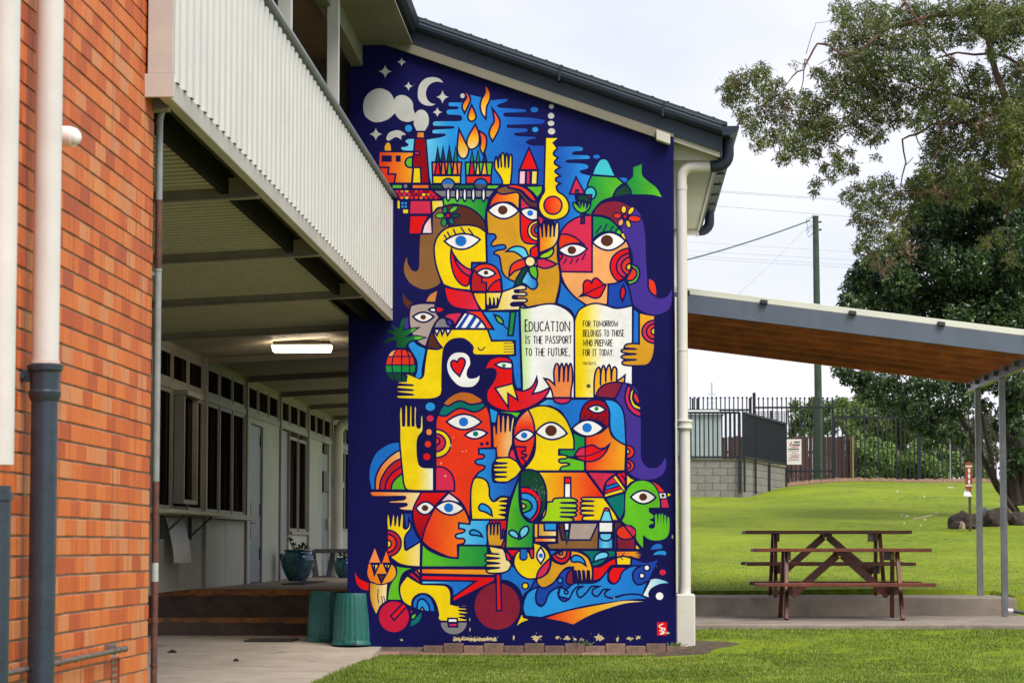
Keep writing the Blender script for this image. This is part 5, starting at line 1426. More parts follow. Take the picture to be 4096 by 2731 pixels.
# right of the mural, the shading of the wall return stands as a thin conduit
# ================================================================ pipes
def strap(mb, p, r, h): return mb.tube([(p[0], p[1], p[2]-h/2), (p[0], p[1], p[2]+h/2)], r, 18)
pipe_c = mat('pipe_cream', (.66, .635, .575), .42, .04, 3, coord='Geo'); pipe_w = mat('pipe_white', (.62, .60, .565), .4, .05, 3, .08, 60, spots=((.30, .24, .2), 30, .74, .8), coord='Geo')
iron = mat('cast_iron_blue', (.026, .040, .060), .34, .10, 10, .22, 28, spec=.5, coord='Geo')
XP = PY(2728, 1200, 27.38).x; YP = 27.36
dp = empty('downpipe', (XP, YP, 0), 'cream downpipe at the right corner of the mural, dark elbow above, plinth below', 'downpipe')
zc = PY(2735, 1698, YP).z; zel = PY(2790, 668, YP).z; xd = PY(2848, 668, YP).x; xg = PY(2912, 600, YP).x
pts = [(XP, YP, zc), (XP, YP, zel-.12)]+[(XP+.12-.12*math.cos(t), YP, zel-.12+.12*math.sin(t)) for t in [math.pi/2*k/5 for k in range(1, 6)]]+[(xd, YP, zel)]
MB().tube(pts, .0565, 18).build('upper_pipe', pipe_c, dp)
pts = [(xd-.02, YP, zel)]+[(xg-.13+.13*math.sin(t), YP, zel+.13-.13*math.cos(t)) for t in [math.pi/2*k/5 for k in range(1, 6)]]+[(xg, YP, GZ2-.12)]
MB().tube(pts, .063, 18).build('dark_elbow', navy_st, dp)
strap(MB(), (XP, YP, zel-.22), .061, .05).build('pipe_socket', pipe_c, dp); strap(MB(), (XP, YP, PY(2728, 1400, YP).z), .061, .022).build('pipe_clip', pipe_c, dp)
zpl = PY(2730, 2374, YP).z; XP2 = XP+.018
MB().tube([(XP2, YP, zpl-.02), (XP2, YP, zc)], .059, 20).build('lower_pipe', pipe_c, dp)
c_ = MB(); c_.lathe([(.06, -.06), (.085, -.045), (.09, -.03), (.078, -.02), (.078, .02), (.09, .03), (.09, .045), (.066, .055), (.06, .055)], (XP2, YP, zc), 22); c_.build('pipe_collar', pipe_c, dp)
MB().box(XP2-.13, XP2-.05, YP-.02, YP+.02, zc-.02, zc+.02).build('collar_bracket', pipe_c, dp)
plz = PY(2735, 2550, 27.25).z
MB().box(XRm+.004, PY(2781, 2450, 27.18).x, 27.18, 27.62, plz-.25, zpl).build('plinth', mat('plinth_paint', (.64, .61, .54), .6, .06, 4, .2, 30, spots=((.25, .19, .13), 5, .6, .75), coord='Geo'), dp, bevel=.012)
slv = MB().box(XRm+.004, XRm+.022, YM-.05, YM-.004, zpl+.02, PY(2700, 1190, YM).z)  # strip added where the wall return only shows shading
tag(slv.build('sliver', pipe_c), 'thin cream conduit added to stand for the shaded wall return behind the corner downpipe', 'sliver')
YQ = 33.4; XQ = XRm+.12; ze = PX(2800, 925, XQ+.2).z; ze = PY(2800, 925, YQ).z
fd = empty('downpipe', (XQ, YQ, 0), 'second downpipe far along the side wall, curved dark elbow under gutter end', 'downpipe')
xa, xb = PY(2798, 925, YQ).x, PY(2838, 880, YQ).x
MB().tube([(XQ, YQ, .0), (XQ, YQ, ze-.1), (XQ+.05, YQ, ze-.02), (XQ+.12, YQ, ze), (xa, YQ, ze)], .055, 14).build('upper_pipe', pipe_c, fd)
MB().tube([(xa-.01, YQ, ze)]+[(xb-.12+.12*math.sin(t), YQ, ze+.12-.12*math.cos(t)) for t in [math.pi/2*k/5 for k in range(1, 6)]]+[(xb, YQ, GZ2-.1)], .062, 14).build('dark_elbow', navy_st, fd)
# two soil pipes on the brick wall
XPp = XW+.095
for xpx, label, r_, yz in ((180, 'cream soil pipe on bricks with wide dark cast iron lower half and socket', .057, 1500), (-4, 'white pipe cut off by the left picture edge, dark narrower lower pipe', .062, 1838)):
    yy = PX(xpx, 1500, XPp).y; t = empty('soil_pipe', (XPp, yy, 0), label, 'pipe'); zs = PY(100, yz, yy).z
    MB().tube([(XPp, yy, zs-.02), (XPp, yy, 5.2)], r_, 28).build('upper_pipe', pipe_w, t)
    if yz == 1500:
        MB().tube([(XPp, yy, -.3), (XPp, yy, zs-.09)], r_-.001, 28).build('lower_pipe', iron, t)
        MB().lathe([(.057, -.11), (.066, -.09), (.068, -.07), (.062, -.062), (.064, .012), (.074, .02), (.076, .04), (.06, .045), (.05, .045)], (XPp, yy, zs), 28).build('socket', iron, t)
        MB().lathe([(.05, .047), (.063, .047), (.060, .062), (.05, .062)], (XPp, yy, zs), 24).build('joint_sealant', mat('sealant', (.5, .42, .38), .8), t)
        MB().box(XPp-.11, XPp-.05, yy-.03, yy-.01, zs-.03, zs+.02).tube([(XPp-.085, yy-.05, zs-.005), (XPp-.085, yy+.005, zs-.005)], .012, 8).build('clamp', iron, t)
    else:
        MB().tube([(XPp, yy, -.3), (XPp, yy, zs-.10)], .054, 28).build('lower_pipe', iron, t)
        zc2 = PY(40, 1985, yy).z; MB().tube([(XPp, yy, zc2-.014), (XPp, yy, zc2+.014)], .061, 24).build('clamp', iron, t)
# slim rusty pipe just past the corner
XR_, YR_ = PY(627, 1600, YC+.10).x, YC+.10
rp = empty('rusty_pipe', (XR_, YR_, 0), 'slim vertical pipe at the brick corner, grey above and patchy rust below', 'pipe')
rust = mat('rust', (.13, .042, .028), .6, .25, 14, .3, 60, spots=((.05, .035, .035), 16, .5, .65), coord='Geo'); gpm = mat('grey_pipe', (.25, .27, .27), .4, .12, 8, .2, 60, spots=((.20, .33, .30), 20, .62, .7), coord='Geo'); lgm = mat('light_grey_pipe', (.42, .43, .42), .5, .1, 10, coord='Geo')
zz_ = [PY(620, q_, YR_).z for q_ in (480, 800, 1085, 1925, 2250, 2325, 2490, 2900)]
for k, (mm3, rr_) in enumerate(((gpm, .0185), (rust, .0183), (gpm, .0188), (rust, .0183), (lgm, .0192), (rust, .0184), (rust, .0181))):
    MB().tube([(XR_, YR_, zz_[k+1]), (XR_, YR_, zz_[k]-.0005)], rr_, 14).build('pipe_section', mm3, rp)
MB().tube([(XR_, YR_, zz_[0]), (XR_+.006, YR_, zz_[0]+.03), (XR_+.022, YR_, zz_[0]+.08), (XR_+.024, YR_, zz_[0]+.16)], .019, 14).build('pipe_bend', gpm, rp)
for q_ in (1080, 2487, 2660): z_ = PY(620, q_, YR_).z; MB().tube([(XR_, YR_, z_-.006), (XR_, YR_, z_+.006)], .0215, 14).build('pipe_ring', rust if q_ > 2000 else gpm, rp)
z_ = PY(620, 1088, YR_).z; MB().box(XR_-.05, XR_-.017, YR_-.02, YR_+.01, z_-.02, z_+.0).build('pipe_bracket', mat('verdigris', (.16, .25, .22), .7), rp)
# horizontal tube low on the brick wall
XH = XW+.045; pe = PX(500, 2592, XH); ps = PX(0, 2698, XH)
hp = empty('wall_tube', tuple(pe), 'thin weathered steel tube strapped level along the foot of the brick wall', 'pipe')
steel = mat('weathered_steel', (.16, .13, .11), .5, .2, 12, .2, 60, metal=.3, coord='Geo')
zt_ = (pe.z+ps.z)/2
MB().tube([(XH, 9.0, zt_), (XH, pe.y, zt_)], .0125, 12).build('tube', steel, hp)
for xq in (305, 478, 500): yy = PX(xq, 2600, XH).y; MB().tube([(XH, yy-.012, zt_), (XH, yy+.012, zt_)], .016, 12).build('tube_ring', steel, hp)
for xq in (235, 455): yy = PX(xq, 2600, XH).y; MB().box(XW, XH+.014, yy-.004, yy+.004, zt_-.016, zt_+.03).build('tube_clip', steel, hp)
# security sensor behind the cream pipe
ys_ = 11.35; q = PY(276, 548, ys_); s_ = empty('security_sensor', tuple(q), 'white bullet shaped security sensor on the brick wall beside the cream pipe', 'sensor')
wp = mat('white_plastic', (.78, .78, .78), .35, .02, 3)
MB().tube([(XW, ys_+.1, q.z), (q.x-.03, ys_+.04, q.z)], .012, 10).build('mounting_arm', wp, s_)
MB().tube([(q.x-.05, ys_, q.z+.004), (q.x-.045, ys_, q.z+.004), (q.x+.005, ys_-.012, q.z), (q.x+.03, ys_-.02, q.z-.006)], [.038, .046, .046, .042], 22).build('body', wp, s_)
MB().lathe([(.0, -.034), (.014, -.032), (.026, -.022), (.033, 0), (.026, .022), (.014, .032), (0, .034)], (q.x+.03, ys_-.024, q.z-.006), 22).build('lens_dome', wp, s_)
# ================================================================ shelter
post_g = mat('galvanised_post', (.20, .21, .22), .38, .15, 5, .1, 60, metal=.5, streak=((.12, .11, .10), (9, 9, .7), .52, .75), coord='Geo')
fas = mat('shelter_beam_blue', (.105, .13, .175), .6, .08, 4, .15, 70, streak=((.09, .11, .14), (12, 12, .6), .5, .8), spots=((.5, .5, .5), 25, .75, .8), coord='Geo')
raf = mat('stained_pine', (.50, .125, .038), .5, .25, 3, .1, 60, streak=((.26, .07, .028), (2, 12, 14), .45, .7), spots=((.07, .028, .015), 4.5, .68, .74), rand=.25, coord='Geo')
crm = mat('roof_cream', (.70, .70, .58), .45, .03, 3, coord='Geo')
shl = empty('picnic_shelter', (2.8, 32.4, .16), 'open lean-to shelter with blue front beam, stained pine rafters and cream roof', 'shelter')
YF = 29.9; A_ = PY(2750, 1178, YF); B_ = PY(4096, 1344, YF); sl_ = (B_.z-A_.z)/(B_.x-A_.x); zF = lambda X_: A_.z+(X_-A_.x)*sl_
dpt = A_.z-PY(2750, 1252, YF).z; X0s, X1s = XRm+.0, 5.15
def sbeam(nm, m, x0, x1, y0, y1, d0, d1, par=shl, bev=.003): return MB().hexa([(x0, y0, zF(x0)+d0), (x1, y0, zF(x1)+d0), (x1, y1, zF(x1)+d0), (x0, y1, zF(x0)+d0), (x0, y0, zF(x0)+d1), (x1, y0, zF(x1)+d1), (x1, y1, zF(x1)+d1), (x0, y1, zF(x0)+d1)]).build(nm, m, par, bevel=bev)
sbeam('front_beam', fas, X0s, X1s, YF, YF+.045, -dpt, 0)
for k in range(1, 7): sbeam('rafter', raf, X0s, 4.80, YF+k*.85, YF+k*.85+.045, -dpt, -.002)
for k in range(5):
    xx = PY(3056+k*354, 1230, YF).x
    sbeam('purlin', mat('purlin_dark', (.05, .045, .045), .7), xx-.04, xx+.04, YF-.05, 35.4, .001, .045)
sbeam('purlin', MATS['purlin_dark'], PY(2752, 1170, YF).x-.02, PY(2752, 1170, YF).x+.02, YF-.05, 35.4, .001, .045)
sbeam('roof_sheet', crm, X0s-.02, X1s+.2, YF+.05, 35.5, .010, .082)
# steel end beam and posts
XEB = PX(3998, 2300, 4.73).x; zE = zF(XEB)-dpt
eb = MB().box(XEB-.035, XEB+.035, YF+.1, 35.2, zE-.115, zE-.105).box(XEB-.006, XEB+.006, YF+.1, 35.2, zE-.1049, zE-.012).box(XEB-.035, XEB+.035, YF+.1, 35.2, zE-.0119, zE-.003).build('end_beam', post_g, shl)
for k in range(7): yy = YF+k*.85+.06; MB().box(XEB-.05, XEB+.05, yy, yy+.005, zE-.06, zE+.12).box(XEB-.05, XEB-.045, yy+.006, yy+.09, zE-.06, zE+.12).build('bracket', post_g, shl)
for yy, zb_ in ((32.15, .162), (34.3, .378)):
    b_ = MB(); w = .037; b_.box(XEB-w, XEB-w+.004, yy-w, yy+w, zb_, zE-.116).box(XEB-w+.0045, XEB+w, yy-w, yy-w+.004, zb_, zE-.116).box(XEB-w+.0045, XEB+w, yy+w-.004, yy+w, zb_, zE-.116).box(XEB+w-.004, XEB+w, yy-w+.0045, yy-w+.018, zb_, zE-.116)
    b_.box(XEB-.012, XEB+.012, yy-w-.0035, yy-w-.0005, zb_, zE-.116)
    b_.build('post', post_g, shl)
# ================================================================ picnic tables
tm = mat('table_stain', (.19, .048, .024), .38, .25, 5, .12, 60, streak=((.09, .026, .016), (.8, 14, 14), .45, .7), coord='Object')
tmd = mat('table_stain_dark', (.09, .03, .02), .5, .25, 6, .15, 60)
def picnic(label, cx, cy, z0, L_, H_):
    t = empty('picnic_table', (cx, cy, z0), label, 'picnic table', 'picnic tables under the shelter')
    for k in range(5): y = cy-.36+k*.18; MB().box(cx-L_/2+random.uniform(-.006, .006), cx+L_/2, y-.082, y+.082, z0+H_-.042, z0+H_).build('top_plank', tm, t, bevel=.006)
    sh_ = H_*.52; lx = L_*.315
    for s in (-1, 1):
        for k in range(2): y = cy+s*(.62+k*.15); MB().box(cx-L_/2, cx+L_/2, y-.068, y+.068, z0+sh_-.042, z0+sh_).build('seat_plank', tm, t, bevel=.006)
    for s in (-1, 1):
        xx = cx+s*lx
        for r_ in (-1, 1): MB().bar((xx+s*.02, cy+r_*.60, z0), (xx-s*.004, cy+r_*.26, z0+H_-.044), .045, .10, up=(0, 1, 0)).build('leg', tm, t, bevel=.004)
        MB().box(xx-.045-s*.05, xx-.0-s*.05, cy-.72, cy+.72, z0+sh_-.14, z0+sh_-.043).build('seat_bearer', tmd, t, bevel=.004)
        MB().box(xx-.045-s*.05, xx-.0-s*.05, cy-.40, cy+.40, z0+H_-.14, z0+H_-.043).build('top_bearer', tmd, t, bevel=.004)
        MB().bar((cx+s*.03, cy, z0+H_-.08), (xx-s*.08, cy, z0+sh_-.16), .09, .045, up=(0, 1, 0)).build('brace', tm, t, bevel=.004)
    MB().box(cx-.05, cx+.05, cy-.38, cy+.38, z0+H_-.09, z0+H_-.043).build('centre_cleat', tmd, t)
    return t
T1 = PY((3009+3710)/2, 2300, 31.2); T2 = PY((2974+3635)/2, 2300, 33.9)
Hh = PY(3300, 2179, 30.45).z-.162
picnic('nearer red brown picnic table standing on the lower slab', T1.x, 31.2, .162, 701*30.85/F, .835)
picnic('farther dark picnic table standing on the raised slab behind', T2.x, 33.9, .378, 661*33.5/F, .845)
# ================================================================ upturned green bins
bin_m = mat('bin_green', (.013, .12, .102), .42, .12, 4, .08, 40, spots=((.06, .16, .14), 14, .68, .78))
def bin_(label, px, py, Y, zg, rt, rb, h, rot):
    X_ = PY(px, py, Y).x; t = empty('upturned_bin', (X_, Y, zg), label, 'bin', 'upturned bins by the mural')
    fl = lambda a, z: (.028 if (math.cos(a*24+rot) > .35 and .05 < z < h-.03) else 0)
    MB().lathe([(0, h-.004), (rt*.93, h-.004), (rt*.98, h), (rt, h-.012), (rt*1.012, h-.03), (rt*1.02, h-.05), (rb*.985, .07), (rb*.99, .045)], (X_, Y, zg), 168, fl).build('body', bin_m, t)
    MB().lathe([(rb*.985, .046), (rb*1.0, .046), (rb*1.06, .012), (rb*1.065, 0), (rb*1.0, 0)], (X_, Y, zg), 48).build('rim', bin_m, t)
    MB().tube([(X_-.06, Y-rb-.0, zg+.085), (X_-.06, Y-rb-.022, zg+.06), (X_-.055, Y-rb-.03, zg+.03), (X_+.055, Y-rb-.03, zg+.03), (X_+.06, Y-rb-.022, zg+.06), (X_+.06, Y-rb, zg+.085)], .007, 8).build('handle', bin_m, t)
    return t
bin_('front green bin upside down, overlapping the lower left mural corner', 1412, 2577, 27.25, .0, .182, .212, .535, .3)
bin_('rear green bin upside down, left of and behind the other bin', 1309, 2560, 27.95, .012, .185, .215, .53, 1.1)
# ================================================================ things on the veranda
q = PX(1190, 2322, -4.66); pot_y = q.y
potm = mat('glazed_teal', (.022, .17, .175), .16, .35, 9, streak=((.01, .03, .10), (5, 5, .8), .45, .62), spec=.7)
def pot(label, X_, Y_, z_, s):
    t = empty('plant_pot', (X_, Y_, z_), label, 'plant pot')
    pr_ = [(.0, .0), (.12, .0), (.135, .02), (.185, .10), (.225, .20), (.245, .30), (.235, .35), (.21, .385), (.19, .40), (.185, .415), (.20, .435), (.198, .45), (.18, .445), (.16, .40), (0, .39)]
    MB().lathe([(a*s, b*s) for a, b in pr_], (X_, Y_, z_), 32).build('bowl', potm, t)
    for a in (0, math.pi, math.pi*1.5): MB().tube([(X_+.21*s*math.cos(a), Y_+.21*s*math.sin(a), z_+.39*s), (X_+.25*s*math.cos(a), Y_+.25*s*math.sin(a), z_+.37*s), (X_+.245*s*math.cos(a), Y_+.245*s*math.sin(a), z_+.31*s)], .016*s, 8).build('lug', potm, t)
    return t
pot('large glazed teal pot standing beside the cupboard door on the veranda', q.x, pot_y, FZ, 1.02)
leafm = mat('leaf_dark', (.03, .055, .022), .5, .3, 20, rand=.2)
def rosette(label, X_, Y_, z_, stems):
    t = empty('succulent_plant', (X_, Y_, z_), label, 'plant'); r_ = random.Random(4); s_ = MB(); l_ = MB()
    for dx, hz in stems:
        tipp = Vector((X_+dx, Y_+r_.uniform(-.05, .05), z_+hz)); s_.tube([(X_+dx*.3, Y_, z_-.03), (X_+dx*.8, Y_, z_+hz*.6), tuple(tipp)], .009, 6)
        for k in range(13):
            a = r_.uniform(0, 6.28); el = r_.uniform(-.2, 1.3); d = Vector((math.cos(a)*math.cos(el), math.sin(a)*math.cos(el), math.sin(el))); sd_ = d.cross(Vector((0, 0, 1))).normalized()*.016; L2 = r_.uniform(.05, .075); c_ = tipp
            l_.add([c_, c_+d*L2*.6+sd_, c_+d*L2, c_+d*L2*.6-sd_, c_+d*L2*.5+Vector((0, 0, .012))], [(0, 1, 4), (1, 2, 4), (2, 3, 4), (3, 0, 4)])
    s_.build('stem', mat('stem', (.12, .09, .05), .8), t); l_.build('leaf', leafm, t); return t
rosette('small succulent with rosettes growing in the large teal pot', q.x, pot_y, FZ+.42, [(-.11, .16), (-.06, .10), (.03, .06), (.08, .09), (.12, .06), (.0, .03)])
yb_ = 42.7; xb0 = PY(1262, 2200, yb_).x
bn = empty('grey_bench', (xb0+.5, yb_, FZ), 'grey slab bench with splayed legs beyond the teal pot on the veranda', 'bench'); bm2 = mat('bench_grey', (.10, .11, .12), .6, .1, 4)
zt2 = PY(1300, 2194, yb_).z
for k in range(3): MB().box(xb0, xb0+1.5, yb_-.2+k*.14, yb_-.07+k*.14, zt2-.07, zt2).build('seat_plank', bm2, bn, bevel=.005)
for xx in (xb0+.12, xb0+1.3):
    for s in (-1, 1): MB().bar((xx-s*.0+s*.09, yb_+s*.1, FZ+.02), (xx+s*.15, yb_+s*.12, zt2-.07), .09, .07).build('leg', bm2, bn)
    MB().box(xx-.18, xx+.2, yb_-.16, yb_+.2, FZ, FZ+.02).build('foot_plate', bm2, bn)
q2 = PY(1365, 2300, 41.6); pot('smaller teal pot partly hidden by the mural wall, below the grey bench', q2.x+.05, 41.6, FZ, .72)
rosette('pale leafy plant in the smaller pot near the mural edge', q2.x+.05, 41.6, FZ+.3, [(-.07, .05), (0, .08), (.06, .04), (.0, .02)])
dm = mat('mat_dark', (.025, .022, .02), .9, .3, 30, .5, 90)
a_, b2 = PZ(1125, 2337, FZ), PZ(1310, 2326, FZ)
tag(MB().box(a_.x, b2.x, a_.y, b2.y, FZ+.001, FZ+.014).build('door_mat', dm, bevel=.004), 'dark door mat on the veranda floor in front of the teal pot', 'door mat')
g0, g1, g2, g3 = PZ(925, 2570, .012), PZ(1115, 2576, .012), PZ(1176, 2561, .012), PZ(952, 2558, .012)
gr_ = empty('drain_grate', ((g0.x+g2.x)/2, 28.1, .012), 'dark metal drain grate let into the path before the steps', 'drain grate')
MB().box(g0.x+.05, g2.x, 27.8, 28.45, .010, .014).build('tray', dm, gr_)
gx0, gx1, gy0, gy1 = g0.x+.05, g2.x, 27.8, 28.45
for k in range(16): xx = gx0+(gx1-gx0)*(k+.2)/16; MB().box(xx, xx+.018, gy0, gy1, .0145, .021).build('bar', mat('grate_brown', (.07, .05, .04), .6), gr_)
# lit ceiling light
yl = 29.5; la, lb = PY(1090, 1385, yl), PY(1325, 1408, yl); cl = empty('ceiling_light', ((la.x+lb.x)/2, yl, lb.z), 'lit rectangular ceiling light glowing under the walkway beams', 'ceiling light')
zt3 = PY(1200, 1362, yl).z
MB().box(la.x+.01, lb.x-.01, yl-.05, yl+.09, zt3-.055, zt3).build('housing', mat('light_housing', (.06, .05, .045), .5), cl, bevel=.006)
dif = mat('lit_diffuser', (.9, .88, .8), .4, .0, 1, emit=((1, .80, .56), 10))
b_ = MB(); zb3 = lb.z; b_.prism([(la.x, zt3-.056), (la.x+.01, zb3+.01), (la.x+.03, zb3), (lb.x-.03, zb3), (lb.x-.01, zb3+.01), (lb.x, zt3-.056)], yl-.055, yl+.095); b_.build('diffuser', dif, cl)
MB().box((la.x+lb.x)/2-.06, (la.x+lb.x)/2+.06, yl-.02, yl+.06, zt3, bz(la.x)+.14).build('stem', MATS['light_housing'], cl)
# leaves and litter on the path
lf = mat('dead_leaf', (.10, .045, .02), .7, .3, 10)
for (px, py, s, lb_) in ((688, 2613, .05, 'curled brown leaf on the path near the rusty pipe'), (735, 2620, .02, 'tiny brown leaf fragment right of the curled leaf'), (944, 2644, .028, 'small dark leaf alone on the middle of the path'), (1420, 2581, .016, 'tiny red brown leaf below the front bin')):
    c_ = PZ(px, py, 0 if py < 2590 else -.07); c_ = PZ(px, py, -.06); zq = np.interp(c_.y, [3, 25.6, 27.5, 29.6], [GR, GR, -.01, 0])+.013; c_ = PZ(px, py, float(zq))
    b_ = MB(); v = []
    for i in range(7):
        t_ = i/6; w = math.sin(math.pi*t_)*s*.5; v += [(c_.x-s+2*s*t_, c_.y-w, zq+.012+.5*s*math.sin(t_*3)), (c_.x-s+2*s*t_, c_.y, zq+.002), (c_.x-s+2*s*t_, c_.y+w, zq+.014+.6*s*math.sin(t_*3))]
    b_.add(v, [(3*i+k, 3*i+k+1, 3*i+k+4, 3*i+k+3) for i in range(6) for k in range(2)]); tag(b_.build('dead_leaf', lf), lb_, 'leaf')
c_ = PZ(1183, 2546, .012); tag(MB().add([(c_.x-.04, c_.y, .014), (c_.x+.04, c_.y-.02, .016), (c_.x+.03, c_.y+.03, .03), (c_.x-.02, c_.y+.02, .035)], [(0, 1, 2, 3), (3, 2, 1, 0)][:1]).build('litter_scrap', mat('red_scrap', (.35, .04, .03), .6)), 'small red wrapper scrap at the foot of the steps by the rear bin', 'litter')
# ================================================================ back of the lawn: block wall, fences, pole
blockm = mat('concrete_block', (.235, .222, .20), .9, .12, 3, .4, 40, spots=((.10, .085, .065), 2.2, .55, .7), rand=.10)
YW = 69.3; P0, P1 = PY(2640, 1840, YW), PY(2968, 1840, YW); P2 = PY(3143, 1868, 75.6); zwt = PY(2900, 1840, YW).z
bw = empty('block_retaining_wall', ((P0.x+P1.x)/2, YW, 2.3), 'grey concrete block retaining wall with coping at the top of the lawn', 'wall')
def wall_run(a, c, rows, z1):
    a, c = Vector(a), Vector(c); d = (c-a); L_ = d.length; d.normalize(); ang = math.atan2(d.y, d.x); nrm_ = Vector((d.y, -d.x, 0))
    bk = MB().box(.0, .40-.010, 0, .19, .0, .19).mesh('block', bevel=.004)
    MB().hexa([tuple(a+Vector((0, 0, -rows*.2-.3))-nrm_*.02), tuple(c+Vector((0, 0, -rows*.2-.3))-nrm_*.02), tuple(c+Vector((0, 0, -rows*.2-.3))-nrm_*.2), tuple(a+Vector((0, 0, -rows*.2-.3))-nrm_*.2), tuple(a-nrm_*.02), tuple(c-nrm_*.02), tuple(c-nrm_*.2), tuple(a-nrm_*.2)]).build('wall_core', mat('block_joint', (.17, .155, .13), .95), bw)
    for r_ in range(rows):
        s = -.2 if r_ % 2 else 0.0; z = z1-(r_+1)*.2
        while s < L_-.02:
            s0, s1 = max(0, s), min(L_, s+.4)
            if s1-s0 > .39: o = link('block', bk, blockm, bw, (a+d*s0+Vector((0, 0, z-z1)))-nrm_*.0); o.rotation_euler.z = ang
            elif s1-s0 > .03: o = link('block', MB().box(0, s1-s0-.01, 0, .19, 0, .19).mesh('block', bevel=.004), blockm, bw, a+d*s0+Vector((0, 0, z-z1))); o.rotation_euler.z = ang
            s += .4
    u = MB().bar(a+Vector((0, 0, .02))-nrm_*.09, c+Vector((0, 0, .02))-nrm_*.09, .25, .045).build('coping', mat('coping', (.30, .25, .19), .9, .2, 6), bw)
wall_run((P0.x, P0.y, zwt), (P1.x, P1.y, zwt), 6, zwt); wall_run((P1.x, P1.y, zwt), (P2.x, P2.y, zwt), 6, zwt)
blk = mat('black_fence', (.006, .010, .014), .45, .1, 5)
def pick_fence(label, pts, z0f, h, pit_, top_r, bot_r, posts, name='steel_fence', cap=True, w=.036, ph=None, pw=.06):
    a, c = Vector(pts[0]), Vector(pts[1]); d = c-a; L_ = Vector((d.x, d.y, 0)).length; t = empty(name, tuple(a), label, 'fence')
    pm = MB().box(-w/2, w/2, -w/2, w/2, 0, h)
    if cap: pm.lathe([(w*.3, h), (w*.95, h+.02), (w*.95, h+.045), (0, h+.07)], (0, 0, 0), 6)
    pm = pm.mesh('picket')
    n = int(L_/pit_)
    for i in range(n+1):
        q_ = a+d*(i/n); link('picket', pm, blk, t, (q_.x, q_.y, z0f(q_)))
    for rz in (top_r, bot_r):
        a2, c2 = a.copy(), c.copy(); a2.z = z0f(a)+rz; c2.z = z0f(c)+rz; MB().bar(a2, c2, .055, .055).build('rail', blk, t)
    for s, extra in posts:
        q_ = a+d*s; MB().box(q_.x-pw/2, q_.x+pw/2, q_.y-pw/2-.03, q_.y+pw/2-.03, z0f(q_)-.3-extra, z0f(q_)+(ph or h)).build('post', blk, t, bevel=.004)
    return t
ztf = PY(2850, 1652, YW).z; hf_ = ztf-zwt-.03
pick_fence('low black fence standing on the front of the block wall', [(P0.x, YW-.05, zwt), (P1.x-.06, YW-.05, zwt)], lambda q_: zwt+.05, hf_, .115, hf_-.01, .03, [(1, .62)], cap=False, name='pool_fence')
pick_fence('low black fence on the angled block wall, seen nearly edge on', [(P1.x+.06, YW-.05, zwt), (P2.x, P2.y-.05, zwt)], lambda q_: zwt+.05-.0, hf_, .15, hf_-.01, .03, [(.0, .6), (.25, .62), (.58, .62), (1, .62)], cap=False, name='pool_fence', w=.026)
YFc = 77.0
def fz_(q_): return float(lawn_z(q_.x, q_.y))-.02
xF = lambda px: PY(px, 1700, YFc).x
hF = 2.42
pick_fence('tall black spiked fence section behind the block wall at left', [(xF(2640), YFc, 0), (xF(3005), YFc, 0)], lambda q_: 2.95, 2.42, .128, 2.09, .1, [(.36, .0), (.41, 0), (.985, .0)], ph=2.44)
pick_fence('tall black spiked fence section crossing the utility pole', [(xF(3017), YFc, 0), (xF(3330), YFc, 0)], lambda q_: 2.93, 2.42, .130, 2.18, .30, [(0, 0)], ph=2.62, pw=.09)
pick_fence('tall black spiked fence section left of the shelter posts', [(xF(3333), YFc, 0), (xF(3674), YFc, 0)], lambda q_: 2.83, 2.2, .13, 1.98, .16, [(0, 0), (1, 0)], ph=2.02, pw=.11)
pick_fence('tall black spiked fence section behind the shelter posts at right', [(xF(3680), YFc, 0), (xF(4130), YFc+.3, 0)], lambda q_: 2.76, 2.2, .13, 1.98, .16, [(0.999, 0)], ph=2.02)
# brown paling fence
pal = mat('old_paling', (.085, .038, .030), .85, .3, 5, .3, 40, streak=((.05, .03, .028), (9, 9, 1), .4, .7), rand=.35)
Yp = 82.0; xa, xb_ = PY(2860, 1800, Yp).x, PY(3410, 1800, Yp).x; zp0 = PY(3100, 1915, Yp).z-.3; zp1 = PY(3100, 1745, Yp).z
pf = empty('paling_fence', ((xa+xb_)/2, Yp, zp0), 'weathered dark brown timber paling fence behind the black fence', 'fence')
pm = MB().box(-.055, .055, -.01, .01, 0, zp1-zp0).mesh('paling'); xx = xa; r_ = random.Random(9)
while xx < xb_: o = link('paling', pm, pal, pf, (xx, Yp+r_.uniform(-.012, .012), zp0+r_.uniform(-.03, .03))); o.rotation_euler.y = r_.uniform(-.008, .008); xx += .115
for z in (.35, 1.1): MB().box(xa, xb_, Yp+.02, Yp+.07, zp0+z, zp0+z+.08).build('rail', pal, pf)
qq = PY(3408, 1830, Yp-.1); MB().box(qq.x-.05, qq.x+.05, Yp-.2, Yp-.06, zp0, zp1-.02).build('post', mat('pale_post', (.25, .17, .09), .8), pf)
qa, qb = PY(3512, 1830, 88), PY(3600, 1830, 88)
pf2 = empty('paling_fence', ((qa.x+qb.x)/2, 88, zp0), 'short piece of paling fence glimpsed among the hedge leaves', 'fence')
xx = qa.x; k = 0
while xx < qb.x: hh = PY(3520, 1768+k*5, 88).z; MB().box(xx-.055, xx+.055, 87.99, 88.01, zp0, hh).build('paling', pal, pf2); xx += .115; k += 1
